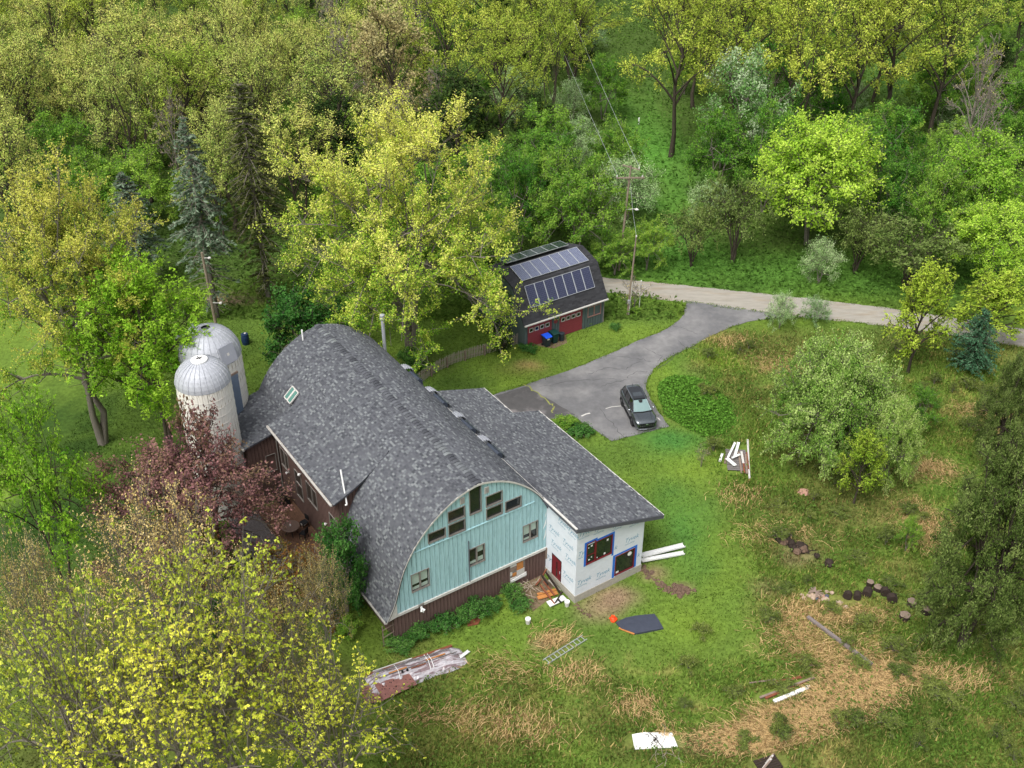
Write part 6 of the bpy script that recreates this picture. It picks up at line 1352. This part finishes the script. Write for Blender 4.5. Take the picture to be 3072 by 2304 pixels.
for s in (5, 6, 7): P_('limet', gen_tree, s, 17, 5.6, base=.36, n1=15, n2=7, n3=6, nl=18, ls=.18, cols='limet', stems=1+2*(s == 6), tr=.27, bark=BARKD, tw=.02, up=.4)
for s in (8, 9): P_('green', gen_tree, s, 9, 4.2, base=.08, n1=17, n2=7, n3=6, nl=24, ls=.175, cols='green', stems=2, tr=.16, up=.25, low=-.9)
for s in (10, 11): P_('green2', gen_tree, s, 9, 4.2, base=.1, n1=17, n2=7, n3=6, nl=24, ls=.175, cols='green2', stems=2, tr=.16, up=.25, low=-.8)
P_('lime', gen_tree, 12, 10, 4.6, base=.22, n1=30, n2=9, n3=7, nl=17, ls=.19, cols='lime', stems=2, tr=.2, low=-.5)
P_('lime', gen_tree, 13, 10, 4.4, base=.2, n1=28, n2=9, n3=7, nl=16, ls=.19, cols='lime', stems=3, tr=.2, low=-.6)
P_('dark', gen_tree, 15, 11, 3.2, base=.05, n1=18, n2=7, n3=6, nl=13, ls=.22, cols='dark', stems=1, tr=.22, low=-1.1, bark=BARKD)
for s in (16, 17): P_('silver', gen_tree, s, 5, 3.1, base=.03, n1=16, n2=7, n3=5, nl=12, ls=.2, cols='silver', stems=4, tr=.12, low=-.9, spread=.5, up=.5, ratio=.3)
for s in (18, 19): P_('sumac', gen_tree, s, 5.2, 3.4, base=.5, n1=16, n2=6, n3=4, nl=12, ls=.18, cols='olive', stems=7, tr=.22, low=0, flat=1.1, bark=BARKD, dome=.9)
P_('blossom', gen_tree, 20, 11, 4.4, base=.25, n1=16, n2=7, n3=6, nl=13, ls=.2, cols='blossom', stems=2, tr=.2, low=-.5)
P_('spruceb', gen_conifer, 21, 17, 3.2, base=.38, cols='spruceb', dens=17, nb=9, ls=.2, bark=BARK, pw=.75)
P_('spruced', gen_conifer, 22, 20, 2.7, base=.36, cols='spruced', dens=14, nb=8, ls=.2, droop=.45, pw=.55, bare=.25, bark=BARK)
P_('pine', gen_conifer, 23, 6.5, 3.0, base=.0, cols='pine', dens=26, nb=11, ls=.15, droop=-.12, pw=.75, tr=.13, step=.33)
P_('juniper', gen_tree, 24, 7.5, 3.6, base=.0, n1=40, n2=10, n3=7, nl=32, ls=.11, cols='juniper', stems=2, tr=.2, low=-1.0, spread=.27, up=.15, dome=.55, bark=BARKD, ratio=.4)
# individual trees of the yard
P_('center', gen_tree, 31, 19, 10, base=.05, n1=50, n2=11, n3=7, nl=32, ls=.135, cols='yellow', stems=5, tr=.5, low=-.95, spread=.25, topcol=1, up=.8, tw=.014, dome=.5, ep=1.25)
P_('leftyellow', gen_tree, 32, 19, 7.5, base=.16, n1=36, n2=10, n3=7, nl=32, ls=.13, cols=S3((100, 144, 48), (158, 180, 62), (210, 208, 92), (226, 216, 110)), stems=2, tr=.4, low=-.6, spread=.3, topcol=1, up=.45)
P_('bright', gen_tree, 33, 13, 5.6, base=.3, n1=26, n2=9, n3=6, nl=14, ls=.135, cols='bright', stems=2, tr=.24, low=-.6, spread=.34, star=3, bark=BARKD, gap=.1)
P_('spire', gen_tree, 51, 5, 2.0, base=.3, n1=12, n2=6, n3=4, nl=9, ls=.16, cols='purple', stems=1, tr=.08, low=-.5, spread=.5, bark=BARKD, up=.6)
P_('airy', gen_tree, 50, 9, 4.5, base=.3, n1=18, n2=7, n3=5, nl=9, ls=.135, cols='bright', stems=2, tr=.16, low=-.5, spread=.4, star=3, bark=BARKD, gap=.15)
P_('purple', gen_tree, 34, 7.5, 5.2, base=.1, n1=26, n2=9, n3=6, nl=18, ls=.14, cols='purple', stems=4, tr=.24, low=-.4, spread=.36, up=.45, bark=BARKD)
P_('tanbud', gen_tree, 35, 10, 5.6, base=.12, n1=24, n2=8, n3=6, nl=8, ls=.11, cols='tanbud', stems=5, tr=.26, low=-.3, spread=.36, up=.7, tw=.012)
P_('near', gen_tree, 36, 12, 6.0, base=.3, n1=26, n2=8, n3=5, nl=3, ls=.115, gap=.22, cols='near', stems=3, tr=.34, low=-.35, spread=.36, star=6, up=.5, tw=.012)
P_('near', gen_tree, 37, 12, 6.0, base=.3, n1=26, n2=8, n3=5, nl=3, ls=.115, gap=.22, cols='near', stems=2, tr=.34, low=-.35, spread=.36, star=6, up=.5, tw=.012)
P_('apple', gen_tree, 38, 6.6, 5.2, base=.04, n1=42, n2=10, n3=7, nl=30, ls=.125, cols='applew', stems=3, tr=.26, low=-.8, spread=.32, up=.15, dome=.55)
P_('lilac', gen_tree, 39, 4.6, 2.0, base=.0, n1=18, n2=7, n3=6, nl=14, ls=.15, cols='lilac', stems=4, tr=.1, low=-1.2, spread=.4)
P_('shrub', gen_tree, 40, 1.3, 1.0, base=.0, n1=12, n2=5, n3=4, nl=12, ls=.11, cols='lilac', stems=4, tr=.04, low=-.6, spread=.5, tw=.006)
P_('shrub', gen_tree, 41, 1.3, 1.0, base=.0, n1=12, n2=5, n3=4, nl=12, ls=.11, cols='green2', stems=4, tr=.04, low=-.6, spread=.5, tw=.006)
P_('rust', gen_tree, 42, 2.4, 1.8, base=.0, n1=16, n2=6, n3=5, nl=12, ls=.1, cols='rust', stems=5, tr=.06, low=-.6, spread=.5, up=.6)
P_('sapling', gen_tree, 43, 5.4, 2.2, base=.2, n1=20, n2=7, n3=5, nl=6, ls=.11, cols=S3((134, 162, 52), (170, 194, 66), (194, 208, 86)), stems=1, tr=.09, low=-.5, spread=.38, star=3, up=.4, bark=BARKD)
P_('dead', gen_tree, 52, 15, 3.2, base=.35, n1=14, n2=6, n3=4, nl=1, ls=.12, cols='tanbud', tr=.2, up=.6, tw=.025)
P_('bare', gen_tree, 44, 3.2, 1.5, base=.25, n1=12, n2=4, n3=3, nl=1, ls=.09, cols='tanbud', stems=3, tr=.06, low=-.3, spread=.45, up=.5)
P_('weed', gen_tree, 45, 1.1, .8, base=.0, n1=10, n2=4, n3=4, nl=9, ls=.09, cols='olive2', stems=4, tr=.03, low=-.3, spread=.5, up=.6, tw=.005)

NAME = dict(dead='bare_tree', tan='woodland_tree', pink='woodland_tree', limet='woodland_tree', green='leafy_tree', green2='leafy_tree', lime='lime_tree', dark='ivy_clad_tree', silver='silver_shrub', sumac='sumac_thicket', blossom='blossom_tree',
            spruceb='spruce_tree', spruced='spruce_tree', pine='pine_tree', juniper='juniper_tree', center='maple_tree', leftyellow='maple_tree', bright='maple_tree', spire='crabapple_tree', airy='maple_tree', purple='crabapple_tree', tanbud='budding_tree', near='maple_tree', apple='apple_tree', lilac='lilac_bush', shrub='shrub', rust='shrub', sapling='sapling', bare='sapling', weed='weed_clump')
CATS = dict(silver='shrub', sumac='shrub', lilac='shrub', shrub='shrub', rust='shrub', sapling='tree', weed='plant')
rt_ = random.Random(77); PLACED = []
def plant(kind, x, y, H, Rr, label, group=None, var=None, rz=None, z=0):
    pr = PROTO[kind]; bm_, lm, h0, r0 = pr[var if var is not None else rt_.randrange(len(pr))]
    o = empty(NAME[kind], (x, y, z), rt_.uniform(0, 6.28) if rz is None else rz, label, CATS.get(kind, 'tree'), group)
    an = rt_.uniform(.9, 1.12); o.scale = (Rr/r0*an, Rr/r0/an, H/h0)
    link('trunk' if CATS.get(kind) not in ('shrub', 'plant') else 'stems', bm_, o); link('crown' if CATS.get(kind) not in ('shrub', 'plant') else 'foliage', lm, o); PLACED.append((x, y, Rr)); return o
def tree_px(kind, tx, ty, by, wpx, label, group=None, var=None, rz=None, k=1.0):
    "kind, survey position of the crown top, of the foot, and crown width"
    bx = 1536+(tx-1536)*(6056-by)/(6056-ty); x, y = gnd(bx, by); r = ray(tx, ty); H = CAMZ+y*r[2]/r[1]
    d = y*ct-(H*.6-CAMZ)*st; return plant(kind, x, y, max(H, .6), wpx/2*d/FPX*1.0*k, label, group, var, rz)
T_ = tree_px
T_('center', 1185, 330, 1085, 900, 'huge yellow-green maple in full new leaf between the barn and the garage', rz=.4)
T_('leftyellow', 85, 470, 1330, 640, 'tall yellow-leaved maple at the left edge of the photo', rz=1.2)
T_('bright', 380, 770, 1390, 440, 'bright green maple with forked dark trunks left of the silos', rz=2.1)
T_('airy', 40, 1230, 1850, 380, 'low bright green maple with airy leaves at the left edge', rz=.3)
T_('purple', 520, 1370, 1735, 560, 'broad purple-leaved crabapple in front of the silos', rz=.2); T_('spire', 585, 1235, 1640, 190, 'narrow purple-leaved crabapple spire against the nearer silo', rz=1)
T_('tanbud', 430, 1510, 2120, 600, 'budding tan tree behind the near maples', rz=0)
T_('tanbud', 30, 1640, 2200, 340, 'budding tan tree at the left edge below the bright maple', rz=2)
T_('tanbud', 950, 1660, 2000, 190, 'small budding tan tree beside the lilac by the barn', rz=1)
T_('near', 590, 1660, 2520, 760, 'near maple with yellow-green leaf clusters, the tallest at the bottom left', var=0, rz=0)
T_('near', 150, 1800, 2640, 620, 'near maple with yellow-green leaf clusters in the bottom left corner', var=1, rz=1)
T_('near', 930, 1930, 2560, 480, 'near maple with yellow-green leaf clusters, rightmost of the bottom left group', var=1, rz=3)
T_('tanbud', 780, 1790, 2350, 420, 'budding tan tree, nearest the covered lumber pile', rz=4)
T_('near', 420, 1900, 2700, 700, 'near maple with yellow-green leaf clusters, lowest in the middle of the bottom left group', var=0, rz=2)
T_('lilac', 1010, 1560, 1850, 185, 'dark green lilac bush against the west side of the barn roof', rz=1)
T_('rust', 860, 1690, 1850, 300, 'rust brown low shrub beside the deck'); T_('rust', 560, 1560, 1800, 260, 'rust brown low shrub under the crabapple')
T_('lilac', 880, 870, 1090, 250, 'dark green bush behind the far end of the barn'); T_('lilac', 990, 900, 1075, 160, 'rounded green bush behind the barn beside the big maple')
T_('lilac', 1230, 1050, 1120, 110, 'low green bush at the foot of the big maple'); T_('lilac', 560, 1760, 1990, 200, 'green bush with pale flowers left of the near maples')
T_('dark', 1500, 850, 1065, 90, 'dark evergreen at the left corner of the garage', rz=1)
T_('spruceb', 546, 345, 950, 270, 'blue-grey spruce, tallest and bluest of the three'); T_('spruced', 713, 235, 905, 230, 'thin brown-green spruce with a rusty top'); T_('spruceb', 362, 515, 860, 250, 'shorter grey spruce left of the two tall ones')
T_('dark', 985, 290, 600, 210, 'dark ivy-clad tree left of the big maple top'); T_('dark', 1371, 210, 560, 260, 'dark ivy-clad tree behind the big maple')
T_('pink', 1160, 10, 500, 260, 'pinkish tan woodland tree with a tall bare trunk', 'woodland trees with tan new leaves')
T_('limet', 1340, -60, 420, 300, 'yellow-green woodland tree with an arching trunk left of centre'); T_('limet', 1660, -40, 420, 230, 'narrow woodland tree with several tall trunks beside the clearing', var=1)
T_('green2', 1640, 430, 720, 250, 'mid green rounded tree left of the garage trees'); T_('green', 1560, 480, 760, 200, 'deep green tree between the maple and the lime-green tree'); T_('green2', 1740, 500, 800, 310, 'lush lime-green tree right behind the garage'); T_('green', 1640, 330, 600, 240, 'deep green tree uphill of the garage')
T_('green2', 1950, 660, 810, 150, 'pale green round bush at the road right of the poles'); T_('green2', 1850, 700, 826, 170, 'green bush at the foot of the tall utility pole'); T_('green2', 1420, 560, 860, 300, 'mid green tree hidden behind the big maple'); T_('green', 1250, 500, 830, 300, 'deep green tree showing under the big maple')
for (tx, ty, by, wd, lb) in ((1547, 215, 380, 160, 'silver-leaved shrub beneath the woodland edge, upper middle'), (1765, 420, 540, 140, 'silver-leaved shrub halfway down the clearing edge'), (1735, 360, 470, 140, 'silver-leaved shrub above the middle of the clearing edge'), (1718, 250, 360, 130, 'silver-leaved shrub beside the narrow multi-trunk tree'), (1890, 490, 660, 220, 'silver-leaved shrub behind the tall utility pole'),
                            (963, 150, 300, 160, 'silver-leaved shrub in the left woodland'), (2905, 300, 400, 150, 'silver-leaved shrub at the upper right'), (2474, 730, 850, 120, 'silver-leaved shrub north of the road beneath the lime tree'), (2352, 890, 985, 105, 'left pale silver shrub at the near road edge'), (2455, 900, 970, 100, 'right pale silver shrub at the near road edge'), (1780, 60, 160, 110, 'silver-leaved shrub at the top of the clearing'), (2560, 250, 340, 110, 'silver-leaved shrub by the upper right glade')):
    T_('silver', tx, ty, by, wd, lb, 'silver-leaved shrubs')
T_('lime', 2480, 370, 735, 400, 'large domed lime-green tree beyond the road', var=0, rz=1); T_('lime', 2980, 420, 760, 330, 'tall lime-green tree at the right edge beyond the road', var=1)
T_('lime', 3010, 620, 880, 300, 'lower lime-green tree at the right edge by the road'); T_('green2', 2850, 480, 790, 240, 'mid green tree left of the lime trees at the right edge')
T_('blossom', 2270, 150, 560, 270, 'grey-green tree with white blossom beyond the clearing'); T_('green', 2170, 350, 600, 230, 'deep green tree on the right of the clearing'); T_('green', 2330, 330, 640, 230, 'deep green tree under the blossom tree'); T_('green', 2480, 200, 440, 220, 'deep green tree under the tall yellow crowns')
T_('green', 2700, 330, 640, 260, 'deep green tree right of the domed lime tree'); T_('green', 2700, 500, 720, 200, 'soft green tree beside the domed lime tree'); T_('green2', 2890, 370, 560, 200, 'lime and green rounded tree at the upper right')
for (tx, by, wd) in ((2060, 470, 330), (2250, 430, 420), (2450, 500, 380), (2631, 460, 330), (2733, 420, 360), (2900, 430, 330), (2560, 330, 380)):
    T_('limet', tx, -90, by, wd, {2060: 'tall yellow-green tree just right of the clearing', 2250: 'tall yellow-green tree above the white-blossomed one', 2450: 'wide-crowned yellow-green tree behind the domed lime tree', 2631: 'yellow-green tree with the longest bare trunk, behind the domed lime tree', 2733: 'yellow-green tree with leaning trunks beside the glade', 2900: 'rightmost of the tall yellow-green woodland trees', 2560: 'yellow-green tree at the back of the glade'}[tx], 'tall yellow-green woodland trees')
T_('sumac', 2225, 560, 790, 210, 'grey-olive sumac thicket left of the domed lime tree', 'sumac thickets'); T_('sumac', 2090, 640, 800, 190, 'thin grey-olive sumac by the road nearest the clearing', 'sumac thickets'); T_('sumac', 2760, 680, 870, 340, 'wide grey-olive sumac thicket with bent stems above the road', 'sumac thickets'); T_('sumac', 2600, 640, 820, 220, 'olive sumac between the lime dome and the wide thicket', 'sumac thickets')
T_('apple', 2530, 1050, 1385, 400, 'broad pale-green apple tree in the meadow', rz=.5); T_('apple', 2700, 1220, 1450, 200, 'right-hand drooping apple tree joined to the broad one', rz=2)
T_('pine', 2960, 925, 1110, 170, 'dark blue-green pine beside the lime sapling'); T_('sapling', 2608, 1300, 1510, 150, 'small olive-yellow sapling in front of the apple trees'); T_('sapling', 2800, 800, 1120, 200, 'lime-yellow maple sapling at the road bend'); T_('sapling', 3010, 830, 1030, 240, 'lime-yellow maple sapling at the right edge of the road')
T_('green', 2780, 1170, 1290, 140, 'dark green bush behind the apple tree')
T_('juniper', 3085, 1310, 1940, 430, 'dark olive rounded juniper at the right edge of the meadow'); T_('juniper', 3080, 1060, 1420, 200, 'smaller olive juniper behind the big one at the right edge'); T_('bare', 1905, 840, 935, 110, 'nearly bare sapling on the lawn beside the service pole')
T_('bare', 2110, 1340, 1400, 60, 'scrubby bare sapling in the meadow', None); T_('green2', 2740, 1560, 1650, 90, 'light green young bush in the meadow', None)
for (px, py, wd, hh, lb) in ((1045+0, 1893, 110, 1.5, 'shrub at the barn corner beside the trellis'), (1260, 1890, 120, 1.4, 'green shrub under the left gable window'), (1330, 1870, 120, 1.5, 'green shrub below the middle of the gable'), (1430, 1838, 110, 2.0, 'tallest green shrub against the brown wall'), (1390, 1850, 80, 1.2, 'small green shrub between two larger ones at the wall'), (1535, 1780, 90, 1.5, 'yellow-green shrub below the boarded window'), (1200, 1925, 120, .9, 'low green shrub next to the covered pile'), (1480, 1810, 80, 1.0, 'low green shrub left of the brush pile'), (1560, 1810, 90, .9, 'low green weeds by the rusty tray'),
                           (1585, 1040, 100, .9, 'clump of long green leaves at the garage corner'), (1760, 960, 80, .7, 'low plants under the garage window'), (1845, 975, 70, .8, 'dark round shrub on the lawn right of the garage'), (1700, 1270, 120, 1.2, 'small shrub at the corner of the driveway by the addition'), (1740, 1290, 130, 1.1, 'reddish green shrub along the east side of the addition'), (1900, 925, 90, .8, 'scrubby weeds round the service pole')):
    x, y = gnd(px, py+12); plant('shrub', x, y, hh*.62, wd/2*.016, lb, var=0 if 'green ' in lb or 'dark' in lb else 1)
# scattered weed clumps in the meadow
rw = random.Random(5); k = 0
while k < 90:
    px, py = rw.uniform(2050, 3060), rw.uniform(1000, 2290); x, y = gnd(px, py)
    if y > 80 or (x < 15 and y > 46): continue
    k += 1; plant('weed', x, y, rw.uniform(.4, 1.1), rw.uniform(.4, .9), 'small olive-green weed clump scattered in the meadow', 'weed clumps in the meadow', z=zz(x, y))
# the woodland: fill what stands between and behind
CLEARING = [gnd(*p) for p in [(1850, 800), (1960, 760), (2080, 700), (2120, 600), (2070, 470), (2050, 330), (1980, 200), (1920, 60), (1850, 0), (1700, 0), (1750, 120), (1790, 250), (1830, 330), (1840, 420), (1870, 560), (1860, 700)]]
GLADE = [gnd(*p) for p in [(2520, 190), (2700, 160), (2950, 190), (3000, 300), (2800, 330), (2560, 280)]]
def clear_(x, y):
    X_ = np.array([x]); Y_ = np.array([y]); return inpoly(X_, Y_, CLEARING)[0] or inpoly(X_, Y_, GLADE)[0]
GR = dict(tan='tan and olive budding woodland trees', limet='tall yellow-green woodland trees', green='deep green understorey trees', green2='mid green understorey trees', silver='silver-leaved shrubs', pink='woodland trees with tan new leaves', dark='dark ivy-clad trees', dead='bare leafless trees')
def fill(n, y0, y1, chooser, dmin, seed, x0=-92, x1=92):
    r_ = random.Random(seed); c = 0; tries = 0
    while c < n and tries < n*40:
        tries += 1; y = r_.uniform(y0, y1); x = r_.uniform(max(x0, -y*.5-4), min(x1, y*.5+4))
        if clear_(x, y): continue
        if y < 97 and x > -12: continue
        if y < 93-(x+30)*.1 and x > -48: continue
        if any((x-a)**2+(y-b)**2 < (dmin+.35*rr_)**2 for a, b, rr_ in PLACED): continue
        kind = chooser(x, y, r_); side = 'left' if x < -y*.16 else ('right' if x > y*.16 else 'middle'); dist_ = 'near' if y < 125 else 'far'
        hh = {'tan': (12, 17), 'limet': (13, 18), 'green': (5, 10), 'green2': (5, 10), 'silver': (3, 5), 'pink': (12, 16), 'dark': (8, 12), 'dead': (11, 16)}[kind]; H = r_.uniform(*hh)
        Rr = {'tan': .31, 'limet': .33, 'green': .46, 'green2': .46, 'silver': .6, 'pink': .28, 'dark': .28, 'dead': .2}[kind]*H*r_.uniform(.85, 1.15)
        look = {'tan': 'tan and olive budding tree with dark limbs', 'limet': 'tall tree with sparse yellow-green leaves', 'green': 'deep green leafy understorey tree', 'green2': 'mid green leafy understorey tree', 'silver': 'silver-green shrub', 'pink': 'pinkish tan budding tree', 'dark': 'dark ivy-clad tree', 'dead': 'bare grey leafless tree'}[kind]
        plant(kind, x, y, H, Rr, f'{look} in the {side} {dist_} part of the woodland', f'{GR[kind]}, {side} {dist_}'); c += 1
def ch1(x, y, r_):
    u = r_.random()
    if x < -y*.14: return 'tan' if u < .68 else ('limet' if u < .86 else 'green2')
    if x < y*.1: return ('limet' if u < .5 else 'tan' if u < .65 else 'pink' if u < .72 else 'green2' if u < .86 else 'green')
    return 'limet' if u < .7 else ('green' if u < .88 else 'green2')
def ch2(x, y, r_):
    u = r_.random()
    if x < -y*.14: return 'green2' if u < .5 else ('green' if u < .75 else 'tan')
    return 'green' if u < .42 else ('green2' if u < .8 else 'silver' if u < .94 else 'dark')
fill(90, 112, 200, ch1, 4.0, 21); fill(95, 100, 200, ch2, 1.9, 22)
fill(12, 105, 195, lambda x, y, r_: 'dead', 2, 29)
fill(8, 110, 190, lambda x, y, r_: 'dark', 3, 24, x1=20)
fill(26, 97, 150, lambda x, y, r_: 'tan', 2.4, 23, x1=-14)
